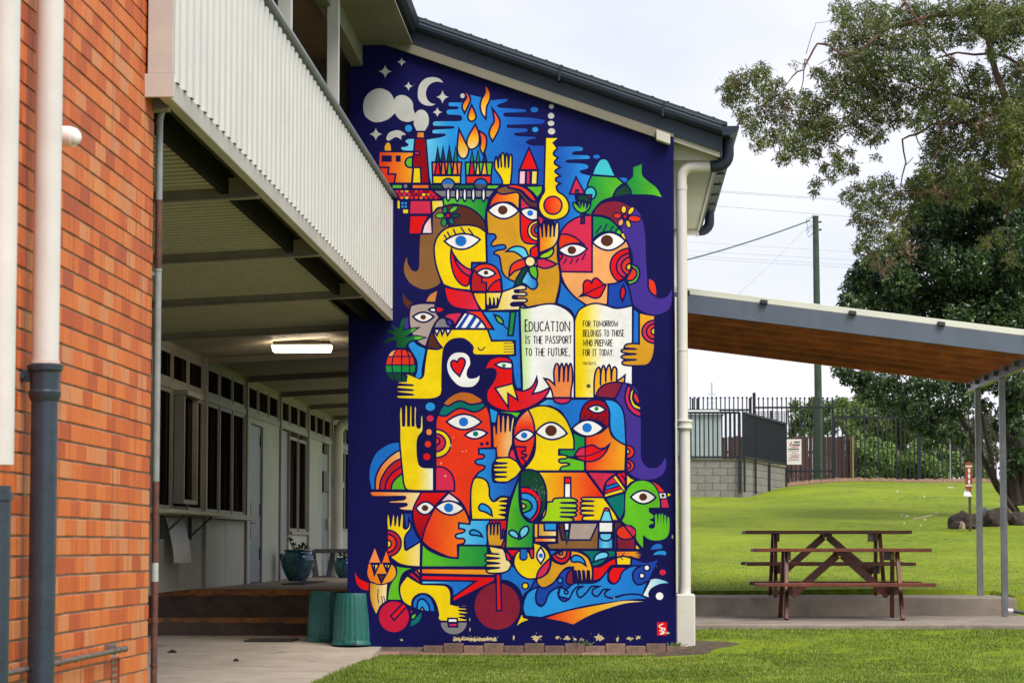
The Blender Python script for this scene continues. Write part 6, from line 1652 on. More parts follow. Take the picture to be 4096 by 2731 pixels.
# warning sign on the fence
s0, s1 = PY(3147, 1756, 76.6), PY(3206, 1857, 76.6)
sg = empty('warning_sign', ((s0.x+s1.x)/2, 76.6, s1.z), 'white notice with small coloured print hung on the black fence', 'sign')
MB().box(s0.x, s1.x, 76.6, 76.61, s1.z, s0.z).build('panel', mat('sign_white', (.72, .70, .66), .5), sg)
bl_ = mat('sign_black', (.03, .03, .03), .6); rd_ = mat('sign_red', (.5, .10, .03), .6); pr1, pr2 = MB(), MB(); r_ = random.Random(6)
def sgx(u): return s0.x+(s1.x-s0.x)*u
def sgz(v_): return s0.z+(s1.z-s0.z)*v_
for mb, v_, a_, c__, hh in ((pr1, .08, .5, .92, .065), (pr1, .19, .38, .9, .065), (pr2, .285, .3, .8, .035), (pr1, .36, .12, .85, .055), (pr2, .66, .3, .8, .03)):
    u = a_
    while u < c__: w2 = r_.uniform(.03, .07); mb.box(sgx(u), sgx(min(u+w2, c__)), 76.594, 76.598, sgz(v_+hh), sgz(v_)); u += w2+.018
pr1.build('black_print', bl_, sg); pr2.build('red_print', rd_, sg)
b_ = MB(); 
for j, (v_, a_, c__) in enumerate(((.46, .1, .85), (.53, .3, .75), (.60, .15, .9), (.70, .1, .9), (.76, .15, .8), (.82, .1, .85))): b_.box(sgx(a_), sgx(c__), 76.594, 76.598, sgz(v_+.022), sgz(v_))
b_.build('small_print', mat('sign_grey', (.35, .24, .2), .6), sg)
MB().prism([(sgx(.15), sgz(.25)), (sgx(.3), sgz(.10)), (sgx(.38), sgz(.13)), (sgx(.28), sgz(.27))], 76.594, 76.598).build('picture', rd_, sg)
# ribbed metal shed
sh0, sh1 = PY(2640, 1650, 73), PY(2890, 1650, 73); zs1 = PY(2800, 1650, 73).z; zs0 = zwt-.1
sd2 = empty('metal_shed', ((sh0.x+sh1.x)/2, 74, zs0), 'pale ribbed metal cabinet with flat lid behind the low black fence', 'shed'); shm = mat('shed_zinc', (.36, .43, .42), .4, .08, 1, metal=.2)
b_ = MB(); n = 40; pr3 = [(sh0.x+(sh1.x-sh0.x)*i/n, 73+(.02 if i % 2 else 0)) for i in range(n+1)]
v = [(a, c, z) for z in (zs0, zs1-.05) for a, c in pr3]; b_.add(v, [(i, i+1, n+2+i, n+1+i) for i in range(n)]); b_.box(sh0.x, sh1.x, 73.03, 75, zs0, zs1-.06); b_.build('ribbed_body', shm, sd2)
MB().hexa([(sh0.x, 72.9, zs1-.05), (sh1.x+.05, 72.9, zs1-.05), (sh1.x+.05, 75.1, zs1-.05), (sh0.x, 75.1, zs1-.05), (sh0.x, 72.95, zs1+.07), (sh1.x-.12, 72.95, zs1+.07), (sh1.x-.12, 75.1, zs1+.07), (sh0.x, 75.1, zs1+.07)]).build('lid', mat('lid_pale', (.55, .60, .55), .5), sd2)
# utility pole and its wires
Yu = 79.6; pt, pb = PY(3262, 866, Yu), PY(3278, 1905, Yu)
up = empty('utility_pole', (pb.x, Yu, pb.z-.3), 'dark green timber utility pole rising above the shelter roof', 'utility pole')
MB().tube([(pb.x, Yu, pb.z-.5), (pt.x, Yu, pt.z)], [.128, .09], 14).build('pole', mat('pole_green', (.035, .065, .040), .8, .2, 4, .2), up)
MB().tube([(pt.x, Yu, pt.z), (pt.x, Yu, pt.z+.03)], .11, 12).build('pole_cap', mat('cap_grey', (.4, .4, .38), .6), up)
for dz in (.18, .42): MB().tube([(pt.x+.1, Yu, pt.z-dz), (pt.x+.18, Yu, pt.z-dz+.02)], .03, 8).build('insulator', dk, up)
wm = mat('wire_green', (.06, .12, .09), .6); wg = mat('wire_grey', (.5, .52, .53), .6)
def wire(label, a, c, Ya, Yc, r_, m, sag, grp=None):
    a, c = PY(*a, Ya), PY(*c, Yc); pts_ = [a.lerp(c, t)-Vector((0, 0, sag*4*t*(1-t))) for t in [i/14 for i in range(15)]]
    tag(MB().tube(pts_, r_, 5).build('overhead_wire', m), label, 'wire', grp)
wire('thick green cable rising from behind the wall to the pole top', (2560, 1085), (3240, 882), 76, 79.6, .022, wm, .1)
wire('thin slack wire dropping left below the pole top', (2930, 1195), (3250, 885), 78, 79.6, .012, wg, .05)
for k, (y1, y2) in enumerate(((752, 800), (757, 806), (812, 868), (965, 1008), (1000, 1040), (1020, 1060), (1030, 1072))):
    wire(['upper', 'second', 'third', 'fourth', 'fifth', 'sixth', 'lowest'][k]+' faint power line crossing the sky behind the pole', (2720, y1), (3420, y2), 150, 150, .020 if k < 3 else .016, wg, .0, 'faint distant power lines')
for k in range(2): a = PY(3235+k*5, 880, 86.0); MB().tube([PY(3262, 890+k*30, 79.5), PY(3235, 930+k*20, 79.5), PY(3225, 880+k*40, 79.5), PY(3250, 870+k*30, 79.5)], .012, 5).build('wire_loop', wm, up)
# antenna mast far off, and the small tangled aerial
ma = PY(2847, 1530, 200); mb_ = PY(2848, 1640, 200); mt = empty('antenna_mast', tuple(mb_), 'tiny pale antenna mast far beyond the fence', 'mast'); mm4 = mat('mast_grey', (.45, .48, .5), .6)
MB().tube([mb_-Vector((0, 0, 6)), ma], .07, 6).build('pole', mm4, mt)
for k in range(3): z = ma.z-.9-k*.35; MB().box(ma.x-.35, ma.x+.35, 199.95, 200.05, z, z+.05).build('crossarm', mm4, mt)
at_ = PY(3085, 1650, 120); an = empty('rooftop_aerial', tuple(at_), 'dark tangled aerial array glimpsed between the fence spikes', 'aerial')
MB().tube([(at_.x, 120, at_.z-3), (at_.x, 120, at_.z+.1)], .05, 6).build('pole', dk, an)
b_ = MB()
for k in range(7): b_.box(at_.x-.75, at_.x+.75, 119.9+k*.03, 119.93+k*.03, at_.z-.08*k, at_.z-.08*k+.03)
for k in range(12): b_.box(at_.x-.72+k*.13, at_.x-.70+k*.13, 119.86, 119.89, at_.z-.5, at_.z+.1)
b_.build('rods', dk, an)
# grey post beyond the fence
q = PY(3804, 1900, 80); tag(MB().tube([(q.x, 80, 2.6), (q.x, 80, PY(3804, 1760, 80).z)], .035, 8).build('steel_post', mat('post_pale', (.38, .40, .42), .4)), 'pale slim steel post standing behind the fence near the red sign', 'post')
# red plaque on post, and the white lectern sign
c_ = PZ(3876, 2110, 1.4); Ys = 51.6
def at_px(px, py): return PY(px, py, Ys)
zs_b = at_px(3880, 2112).z; rs = empty('red_sign', (at_px(3880, 2112).x, Ys, zs_b), 'tall red rounded sign with three white ovals and white bars, left of posts', 'sign')
MB().box(at_px(3878, 2000).x, at_px(3886, 2000).x, Ys+.02, Ys+.06, zs_b-.1, at_px(3880, 1900).z).build('post', mat('sign_post', (.12, .08, .05), .8), rs)
x0, x1 = at_px(3861, 1900).x, at_px(3889, 1900).x; z0_, z1_ = at_px(3870, 1961).z, at_px(3870, 1846).z; cxs, hw = (x0+x1)/2, (x1-x0)/2
pol = [(cxs+hw*math.cos(a), z1_-hw+hw*math.sin(a)) for a in [math.pi*k/10 for k in range(11)]]+[(cxs-hw*math.cos(a), z0_+hw-hw*math.sin(a)) for a in [math.pi*k/10 for k in range(11)]]
MB().prism(pol, Ys-.01, Ys+.015).build('panel', mat('sign_rust_red', (.30, .045, .022), .6, .1, 8), rs)
wh = mat('sign_oval_white', (.75, .73, .68), .6)
for py in (1881, 1903, 1926): o_ = at_px(3876, py); MB().prism([(o_.x+.022*math.cos(a), o_.z+.05*math.sin(a)) for a in [2*math.pi*k/16 for k in range(16)]], Ys-.016, Ys-.011).build('white_oval', wh, rs)
for py in (1864, 1941): o_ = at_px(3875, py); MB().box(x0+.004, x1-.004, Ys-.016, Ys-.011, o_.z-.014, o_.z+.014).build('white_bar', wh, rs)
l0, l1 = at_px(3848, 1983), at_px(3876, 1966); ls = empty('lectern_sign', (l1.x, Ys-.1, zs_b), 'small white tilted sign board on a dark leg beside the red sign', 'sign')
MB().hexa([(l0.x, Ys-.25, l0.z-.02), (l1.x+.02, Ys-.25, l0.z-.02), (l1.x+.02, Ys+.05, l1.z-.02), (l0.x+.05, Ys+.05, l1.z-.02), (l0.x, Ys-.25, l0.z), (l1.x+.02, Ys-.25, l0.z), (l1.x+.02, Ys+.05, l1.z+.02), (l0.x+.05, Ys+.05, l1.z+.02)]).build('board', mat('lectern_white', (.65, .65, .6), .5), ls)
MB().box(at_px(3873, 2000).x, at_px(3877, 2000).x, Ys-.05, Ys-.02, zs_b-.1, l0.z+.03).build('leg', dk, ls)
# rocks
rockm = mat('dark_rock', (.045, .030, .024), .9, .3, 6, .6, 30, spots=((.16, .14, .12), 8, .6, .75)); lrock = mat('pale_rock', (.34, .26, .18), .9, .25, 8, .4, 30); grock = mat('grey_rock', (.10, .11, .11), .85, .25, 8, .5, 30)
def rock(label, px, py, w, h, m, Yr, seed):
    r_ = random.Random(seed); c_ = PY(px, py, Yr); W_, H_ = w*Yr/F/2*.9, h*Yr/F*.85; bm = bmesh.new(); bmesh.ops.create_icosphere(bm, subdivisions=3, radius=1)
    off = Vector((r_.uniform(0, 9), r_.uniform(0, 9), r_.uniform(0, 9)))
    from mathutils import noise
    for v in bm.verts:
        n_ = noise.noise(v.co*1.3+off)*.45+noise.noise(v.co*3.1+off)*.16; v.co *= 1+n_; v.co = Vector((v.co.x*W_, v.co.y*W_*.8, max(-.25, v.co.z*1.0)*H_))
    me = bpy.data.meshes.new('rock'); bm.to_mesh(me); bm.free(); o = link('rock', me, m, None, (c_.x, Yr, c_.z)); tag(o, label, 'rock')
rock('dark rock mound behind the foot of the red sign', 3862, 2106, 150, 72, rockm, 52.6, 1)
rock('pale split stone in the grass left of the sign post', 3850, 2110, 26, 30, lrock, 51.4, 2)
rock('grey flat stone between the two shelter posts', 3940, 2060, 46, 34, grock, 54, 3)
rock('large dark rock visible between and behind the shelter posts', 3985, 2095, 120, 82, rockm, 53, 4)
rock('brown rock at the right picture edge below the tree', 4080, 2090, 120, 55, rockm, 53.4, 5)
tag(patch('mulch_bed', [(PY(4040, 2000, 57).x+.75*math.cos(a), 56.6+2.4*math.sin(a)) for a in [i*math.pi/8 for i in range(16)]], mat('red_mulch', (.15, .06, .035), .95, .4, 25, .5, coord='Geo'), .03), kind='structure')
# solar garden light lying in the grass
c_ = lawn_pt(4062, 2440) or PY(4062, 2440, 30)
c_ = PY(4062, 2440, 30.6); c_.z = float(lawn_z(c_.x, c_.y))+.03
sl2 = empty('garden_light', tuple(c_), 'fallen black and silver garden light in the grass at the right edge', 'garden light')
MB().tube([c_+Vector((-.09, 0, .02)), c_+Vector((-.03, 0, .015))], .028, 12).build('cap', mat('cap_silver', (.55, .55, .55), .3), sl2); MB().tube([c_+Vector((-.03, 0, .015)), c_+Vector((.14, .02, -.01))], .022, 12).build('barrel', dk, sl2)
# scraps of white litter and petals on the far lawn
pw = mat('pale_scrap', (.42, .40, .34), .7)
for (px, py, s) in ((3590, 1968, .05), (3698, 1990, .035), (3796, 1953, .05), (3808, 1953, .045), (3628, 2070, .06), (3607, 2065, .04), (3743, 2056, .06), (3617, 2097, .03), (3682, 2106, .03), (3700, 2083, .03)):
    c_ = lawn_pt(px, py); s *= .62
    if c_ is None: continue
    tag(MB().add([(c_.x-s, c_.y-s, c_.z+.01), (c_.x+s, c_.y-s*.6, c_.z+.015), (c_.x+s*.8, c_.y+s, c_.z+.05), (c_.x-s*.7, c_.y+s*.7, c_.z+.04)], [(0, 1, 2, 3)]).build('paper_scrap', pw), 'pale scrap lying on the upper lawn', 'litter', 'pale scraps scattered on the upper lawn')
r_ = random.Random(21)
for k in range(26):
    px, py = r_.uniform(1500, 4050), r_.uniform(2640, 2725); c_ = lawn_pt(px, py)
    if c_ is None or c_.x < PATH_X+.1: continue
    s = r_.uniform(.012, .028); a_ = r_.uniform(0, 3.1); dx, dy = math.cos(a_)*s, math.sin(a_)*s
    tag(MB().add([(c_.x-dx, c_.y-dy, c_.z+.030), (c_.x+dy*.5, c_.y-dx*.5, c_.z+.036), (c_.x+dx, c_.y+dy, c_.z+.046), (c_.x-dy*.5, c_.y+dx*.5, c_.z+.040)], [(0, 1, 2, 3)]).build('fallen_leaf', mat('lawn_leaf', (.20, .10, .045), .7, .3, 20, rand=.4)), 'small dry brown leaf lying in the near grass', 'leaf', 'dry leaves scattered on the near lawn')
tag(MB().tube([PY(3650, 2076, 51), PY(3690, 2068, 51.3), PY(3730, 2058, 51.5)], .012, 5).build('fallen_twig', mat('twig', (.3, .24, .16), .9)), 'pale fallen twig on the lawn left of the rocks', 'twig')
# ================================================================ leaves
def leaf_mat(name, cols, rough=.5, trans=.25):
    m = bpy.data.materials.new(name); m.use_nodes = True; nt = m.node_tree; b = nt.nodes['Principled BSDF']; L = nt.links.new
    b.inputs['Roughness'].default_value = rough; b.inputs['Specular IOR Level'].default_value = .4
    at = N(nt, 'ShaderNodeAttribute', attribute_name='tone'); r = N(nt, 'ShaderNodeValToRGB'); L(at.outputs['Fac'], r.inputs[0]); e = r.color_ramp.elements
    e[0].position = 0; e[0].color = (*cols[0], 1); e[1].position = 1; e[1].color = (*cols[-1], 1)
    for i, c in enumerate(cols[1:-1]): q = e.new((i+1)/(len(cols)-1)); q.color = (*c, 1)
    L(r.outputs[0], b.inputs['Base Color'])
    if trans:
        tr = N(nt, 'ShaderNodeBsdfTranslucent'); L(r.outputs[0], tr.inputs[0]); ms = N(nt, 'ShaderNodeMixShader'); ms.inputs[0].default_value = trans
        L(b.outputs[0], ms.inputs[1]); L(tr.outputs[0], ms.inputs[2]); L(ms.outputs[0], nt.nodes['Material Output'].inputs[0])
    return m
def unit(n):
    v = rng.normal(size=(n, 3)); return v/np.linalg.norm(v, axis=1)[:, None]
def leaves(name, P, D, Ln, Wd, tone, m, parent=None, origin=None):
    """rhombic leaf-sized faces (2 triangles each, slightly folded) at P along D"""
    n = len(P); s = np.cross(D, unit(n)); s /= np.linalg.norm(s, axis=1)[:, None]+1e-9; Ln = Ln[:, None]; Wd = Wd[:, None]
    V = np.stack([P, P+D*Ln*.45+s*Wd, P+D*Ln, P+D*Ln*.45-s*Wd], 1); origin = np.array(origin if origin is not None else P.mean(0))
    V = (V-origin).reshape(-1, 3); me = bpy.data.meshes.new(name); me.vertices.add(4*n); me.vertices.foreach_set('co', V.ravel())
    me.loops.add(4*n); me.loops.foreach_set('vertex_index', np.arange(4*n)); me.polygons.add(n); me.polygons.foreach_set('loop_start', np.arange(n)*4); me.polygons.foreach_set('loop_total', np.full(n, 4))
    a = me.attributes.new('tone', 'FLOAT', 'FACE'); a.data.foreach_set('value', np.clip(tone, 0, 1).astype(np.float32)); me.update(); me.validate()
    return link(name, me, m, parent, Vector(origin.tolist()))
DEN = 260
def crown(name, puffs, Yd, spread, per, tuft, Lf, Wf, m, parent, droop=.3, sc=1.12, ox=2650, oy=0, tone0=.5, tvar=.25, jit=.55):
    Ps, Ds, Ts = [], [], []
    for (px, py, pr_) in puffs:
        c = PY(ox+px/sc, oy+py/sc, Yd); R_ = pr_/sc*Yd/F; yd = rng.uniform(-spread, spread); c = PY(ox+px/sc, oy+py/sc, Yd+yd)
        nt_ = max(4, int(per*(R_**2)*DEN))
        o = unit(nt_)*(rng.random(nt_)**.45)[:, None]*R_; o[:, 1] *= 1.5; cen_ = np.array(c)+o; ct = tone0+rng.normal(size=nt_)*tvar
        k = tuft; P = np.repeat(cen_, k, 0); n = len(P); dirs = unit(n); dirs[:, 2] -= droop; dirs /= np.linalg.norm(dirs, axis=1)[:, None]
        P = P+unit(n)*(rng.random(n)**.6)[:, None]*Lf*jit; Ps.append(P); Ds.append(dirs); Ts.append(np.repeat(ct, k)+rng.normal(size=n)*.12)
    P, D, T = np.concatenate(Ps), np.concatenate(Ds), np.concatenate(Ts); n = len(P)
    print(name, n); return leaves(name, P, D, Lf*rng.uniform(.6, 1.25, n), Wf*rng.uniform(.7, 1.2, n), T, m, parent)
def limb(mb, pts, r0, r1, Yd, sc=1.12, ox=2650, oy=0, dy=0):
    w = [PY(ox+p[0]/sc, oy+p[1]/sc, Yd+(p[2] if len(p) > 2 else 0)) for p in pts]; o = []
    for i in range(len(w)-1):
        for t in (0, .5): o.append(w[i].lerp(w[i+1], t)+Vector((random.uniform(-1, 1), random.uniform(-1, 1), random.uniform(-1, 1)))*.02)
    o.append(w[-1]); n = len(o); mb.tube(o, [r0+(r1-r0)*i/(n-1) for i in range(n)], 8)
# ---- tall gum tree, upper right
bark_r = mat('gum_bark', (.125, .062, .040), .85, .3, 6, .5, 25, streak=((.24, .15, .10), (5, 5, .6), .5, .7), coord='Geo')
YG = 50.0
gum = empty('gum_tree', tuple(PY(4180, 1500, YG)), 'tall loose gum tree with reddish branches filling the upper right sky', 'tree')
t_ = MB(); limb(t_, [(1850, 2420), (1790, 1900), (1710, 1300), (1640, 950), (1590, 820), (1545, 640), (1530, 430), (1470, 250), (1440, 0), (1430, -200)], .12, .045, YG); t_.build('trunk', bark_r, gum)
brs = [([(1470, 240), (1540, 250), (1620, 300), (1700, 340)], .05, .04), ([(1470, 235), (1400, 240), (1330, 235), (1250, 260)], .04, .02), ([(1320, 240), (1210, 265), (1160, 230)], .022, .012),
 ([(1540, 450), (1380, 420), (1360, 350)], .04, .02), ([(1540, 480), (1300, 430), (1140, 385), (1080, 345), (1040, 300)], .045, .018), ([(1085, 350), (1060, 410), (1010, 450)], .02, .01),
 ([(1590, 820), (1500, 800), (1430, 765), (1480, 850), (1540, 960), (1545, 1080)], .04, .012), ([(1430, 765), (1360, 800), (1300, 760)], .02, .01),
 ([(1540, 500), (1330, 560), (1200, 560), (1135, 600), (1085, 625), (1078, 740), (1062, 850), (1075, 950)], .045, .012), ([(1145, 600), (1140, 640), (1180, 700)], .018, .01), ([(1078, 740), (1120, 700)], .014, .008),
 ([(1440, 60), (1200, 60), (1000, 130), (860, 240), (790, 240), (740, 195), (690, 205), (660, 260), (640, 310), (590, 345), (545, 400), (545, 440)], .05, .010),
 ([(745, 195), (770, 250), (700, 290)], .015, .008), ([(650, 250), (680, 150), (690, 100), (745, 92)], .010, .005), ([(640, 310), (620, 420), (600, 500), (640, 560)], .016, .007), ([(545, 400), (480, 450), (420, 455), (340, 430)], .014, .006),
 ([(860, 240), (880, 420), (860, 560), (790, 620), (770, 650), (800, 690)], .025, .008), ([(780, 610), (830, 600), (880, 560)], .015, .007), ([(1000, 130), (1080, 20), (1120, -60)], .03, .02), ([(1060, -20), (1200, 180), (1320, 290), (1360, 400), (1400, 450)], .03, .015),
 ([(1545, 640), (1450, 640), (1440, 700), (1480, 760)], .03, .012), ([(1600, 380), (1590, 440), (1570, 520)], .012, .008), ([(1060, 960), (1100, 1010), (1050, 1100), (960, 1140)], .018, .006), ([(1545, 1080), (1480, 1090), (1430, 1085)], .012, .006), ([(1545, 1080), (1570, 1130), (1540, 1200)], .010, .005)]
for pts, r0_, r1_ in brs: b_ = MB(); limb(b_, [(p[0]+random.uniform(-8, 8), p[1]+random.uniform(-8, 8), random.uniform(-.25, .35)) for p in pts], r0_*.72, r1_*.72, YG); b_.build('branch', bark_r, gum)
P1f = [(1700,100,90),(1720,260,90),(1700,420,90),(1720,580,95),(1700,740,90),(1800,180,90),(1820,400,95),(1800,640,90),(1880,500,80),(1500,480,60),(1540,540,60),(1560,700,60),(1590,460,60),(1620,380,60),(1470,240,40),(1540,220,50),(1480,140,60),(1560,820,50),(1500,860,50),(1420,840,55),(1350,880,55),(1280,760,60),(1200,640,50),(1640,600,60),(1640,780,60),(960,700,20),(290,390,48),(340,350,50),(400,340,48),(450,320,50),(300,450,40),(350,420,50),(430,400,50),(500,380,48),(500,450,50),(360,520,48),(400,560,50),(460,500,55),(540,520,60),(560,440,45),(500,600,55),(440,640,48),(560,620,55),(620,560,60),(600,660,52),(540,700,42),(640,620,55),(660,540,60),(680,680,40),(640,700,40),(690,600,55),(640,450,50),(700,460,60),(720,540,60),(740,620,48),(760,560,55),(740,360,55),(700,320,40),(780,420,65),(820,340,70),(800,250,60),(780,170,48),(820,90,60),(800,40,55),(850,160,70),(880,260,70),(880,360,75),(850,450,70),(860,540,62),(900,600,50),(930,480,75),(940,380,80),(940,280,80),(930,160,80),(920,60,80),(990,80,80),(1010,200,80),(1010,320,80),(1000,430,75),(980,540,60),(960,610,48),(1060,520,65),(1080,420,70),(1090,300,80),(1090,180,80),(1100,60,85),(1180,80,85),(1190,200,75),(1180,320,75),(1170,430,75),(1150,520,70),(1230,500,80),(1260,400,80),(1280,300,60),(1270,60,80),(1290,160,60),(1350,60,80),(1380,160,60),(1390,330,60),(1360,430,80),(1340,530,85),(1260,600,80),(1300,680,85),(1220,700,70),(1400,620,85),(1440,530,80),(1460,440,60),(1450,360,60),(1490,60,70),(1520,160,60),(1560,60,80),(1600,150,70),(1560,340,55),(1600,300,50),(1560,420,60),(1610,520,80),(1570,620,80),(1500,700,80),(1420,740,75),(1350,780,75),(1240,790,60),(1180,760,50),(1600,700,70),(780,700,38),(830,680,30),(800,740,42),(850,760,35),(760,790,28),(690,820,32),(680,860,22),(720,740,32),(830,880,38),(870,850,40),(930,830,45),(1000,820,48),(1060,870,50),(900,920,55),(970,900,60),(1030,960,55),(880,990,48),(950,1000,55),(1000,1070,55),(920,1070,48),(880,1110,38),(950,1150,50),(1060,1060,50),(1100,960,55),(1120,860,55),(1180,860,60),(1500,1060,45),(1450,1080,35),(1560,1160,40),(1600,860,60),(1560,900,45)]
gl = leaf_mat('gum_leaf', [(.022, .036, .010), (.060, .088, .020), (.125, .165, .032), (.20, .23, .055), (.28, .22, .10)], .42, .28)
crown('crown', P1f, YG, 1.0, 4.4, 7, .105, .0125, gl, gum, droop=.55, tone0=.42, tvar=.24)
tw = MB(); r_ = random.Random(12)
for (px, py, pr_) in P1f:
    for q_ in range(5):
        a_ = r_.uniform(0, 6.28); d0 = r_.uniform(-.7, .7); p0 = PY(2650+px/1.12, py/1.12, YG+d0); L_ = pr_*r_.uniform(.6, 1.3)
        p1 = PY(2650+(px+L_*.5*math.cos(a_))/1.12, (py+L_*.5*math.sin(a_)-6)/1.12, YG+d0+r_.uniform(-.1, .1)); p2 = PY(2650+(px+L_*math.cos(a_+.3))/1.12, (py+L_*math.sin(a_+.3)+8)/1.12, YG+d0+r_.uniform(-.15, .15))
        tw.tube([p0, p1, p2], [.007, .005, .003], 4, caps=False)
tag(tw.build('twigs', mat('twig_brown', (.16, .10, .07), .8), gum), kind='stuff')
P1b = [(320,380,45),(290,440,30),(640,280,20),(590,300,25),(380,420,30),(600,480,40),(1450,560,60),(1560,760,60),(1250,860,60),(1000,1180,55),(1100,1120,50),(1030,1000,40)]
crown('dry_leaves', P1b, YG-.2, .7, 1.6, 7, .10, .012, leaf_mat('dry_leaf', [(.10, .05, .03), (.20, .12, .07), (.30, .22, .13)], .6, .15), gum, droop=.5)
# ---- dense dark fig behind
bark_d = mat('dark_bark', (.045, .030, .022), .9, .3, 8, .5, 25, coord='Geo')
YD = 57.0; fig = empty('fig_tree', tuple(PY(4010, 2010, YD)), 'dense dark evergreen tree at the right behind the shelter, trunks in mulch', 'tree')
crown('outer_leaves', [(1450,40,70),(1500,120,60),(1420,130,55),(1380,40,60),(1540,500,60),(1560,560,60),(1600,620,65),(1540,650,60),(1600,740,60),(1570,800,50),(1480,600,60),(1620,500,60),(1640,300,40),(1600,60,70),(1330,480,50),(1230,330,50)], YG-1.1, .3, 4.2, 7, .105, .0125, gl, gum, droop=.55, tone0=.5, tvar=.24)
F5 = dict(sc=1.12, ox=2650, oy=1331)
t_ = MB(); limb(t_, [(1590, 770), (1575, 600), (1570, 420), (1600, 200), (1560, 0), (1500, -300)], .20, .09, YD, **F5); t_.build('trunk', bark_d, fig)
for pts, r0_, r1_ in (([(1560, 760), (1545, 500), (1555, 300), (1500, 100)], .12, .06), ([(1585, 800), (1500, 690), (1430, 560), (1380, 450), (1330, 370), (1280, 300)], .085, .03), ([(1580, 800), (1490, 660), (1460, 520), (1440, 400), (1400, 280), (1330, 150)], .05, .02), ([(1620, 760), (1640, 500), (1700, 250)], .15, .07), ([(1380, 450), (1270, 440), (1200, 420)], .03, .01)):
    b_ = MB(); limb(b_, [(p[0], p[1], random.uniform(-.3, .3)) for p in pts], r0_, r1_, YD, **F5); b_.build('branch', bark_d, fig)
P2f = [(1700,1000,110),(1720,1180,110),(1700,1350,110),(1800,1100,100),(1820,1300,100),(1150,830,60),(1230,860,70),(1300,860,80),(1400,850,80),(1500,880,85),(1590,900,85),(1180,940,80),(1280,960,95),(1400,960,100),(1520,980,100),(1610,1000,85),(1130,1040,85),(1230,1060,95),(1350,1080,100),(1480,1090,100),(1590,1100,95),(1040,1150,75),(960,1180,65),(900,1200,50),(870,1250,50),(840,1300,45),(830,1350,40),(900,1300,65),(960,1270,75),(1060,1250,85),(1160,1170,95),(1280,1190,100),(1400,1200,100),(1530,1210,100),(1610,1250,95),(860,1380,45),(930,1370,65),(1020,1350,80),(1120,1340,90),(1230,1310,100),(1350,1320,100),(1470,1330,105),(1580,1350,105),(1000,1440,60),(1100,1430,80),(1220,1430,95),(1350,1440,100),(1480,1450,105),(1600,1460,100)]
P2g = [(1700,200,80),(1700,320,80),(1780,260,70),(790,170,34),(830,190,45),(880,210,55),(930,200,55),(900,260,50),(960,260,60),(1000,300,58),(1020,220,60),(1070,330,58),(1090,260,65),(1120,400,45),(1150,330,60),(1160,240,65),(1180,430,50),(1220,360,60),(1230,260,65),(1220,470,48),(1190,500,38),(1280,430,50),(1300,340,60),(1310,230,70),(1340,470,34),(1360,300,60),(1400,230,70),(1440,200,60),(1440,330,40),(1500,220,60),(1560,240,60),(1610,230,60),(1600,330,55),(1540,350,50),(1500,420,30),(1590,420,50),(1560,500,40),(1600,560,60),(1600,650,60),(1590,720,45),(1550,620,35)]
fl = leaf_mat('fig_leaf', [(.010, .022, .008), (.025, .052, .018), (.050, .098, .030), (.095, .165, .05), (.17, .26, .10)], .3, .15)
crown('crown', P2f, YD, 1.2, 5.2, 7, .10, .026, fl, fig, droop=.15, tone0=.36, tvar=.3)
crown('lower_crown', P2g, YD-.5, .9, 4.4, 7, .095, .022, fl, fig, droop=.35, tone0=.38, tvar=.2, **F5)
# ---- shrubs and trees beyond the fence
def bush(name, label, puffs, Yd, cols, Lf, Wf, per, cat='shrub', tone0=.5, trunk=True, spread=.8):
    c = PY(2650+puffs[0][0]/1.12, 1331+puffs[0][1]/1.12, Yd); t = empty(name, (c.x, Yd, 2.8), label, cat)
    if trunk: b_ = MB(); [b_.tube([(c.x+dx, Yd, 2.5), (c.x+dx*2, Yd, c.z)], [.05, .02], 6) for dx in (-.15, .1, .3)]; b_.build('stem', bark_d, t)
    crown('foliage', puffs, Yd, spread, per*1.7, 7, Lf, Wf, leaf_mat(name+'_leaf', cols, .5, .3), t, droop=.1, tone0=tone0, **F5)
LG = [(.045, .085, .015), (.09, .15, .03), (.14, .21, .05), (.22, .28, .09)]
bush('light_green_tree', 'light green leafy tree beyond the fence behind the utility pole', [(600,330,30),(640,360,40),(600,400,38),(650,430,40),(690,380,40),(740,340,40),(740,420,42),(790,380,42),(680,320,30),(800,320,40),(590,450,26),(700,450,35)], 92, LG, .14, .035, 1.6, 'tree', .5)
bush('pale_tree', 'pale yellowish tree filling the gaps in the fence centre', [(840,420,45),(870,350,45),(900,440,45),(950,380,50),(1000,430,45),(960,470,40),(1020,360,50),(1080,450,50),(1050,520,45),(1120,420,40),(860,480,40),(900,500,40),(820,360,45),(900,320,50),(980,320,45),(1060,380,50),(1100,330,45),(1150,450,50),(1180,380,45),(1000,500,45),(1240,450,45),(880,400,50)], 95, LG, .15, .04, 2.2, 'tree', .65)
bush('hedge_shrub', 'mid green clipped hedge behind the black fence, right of palings', [(880,520,45),(870,580,45),(930,560,50),(930,620,45),(880,630,40),(990,570,42),(1000,620,45),(1060,590,42),(1070,630,40),(1120,560,38),(1130,610,45),(1190,590,40),(1190,630,36),(950,510,36),(860,470,30),(1250,600,38),(1260,630,36),(1320,610,36),(820,600,40),(1000,540,50),(1060,600,45),(1380,620,36),(1440,630,36),(1310,570,36),(1240,540,40),(1150,520,40)], 84, [(.04, .085, .02), (.11, .20, .045), (.18, .29, .07), (.27, .38, .11)], .12, .038, 6.0, 'hedge', .6, False, .5)
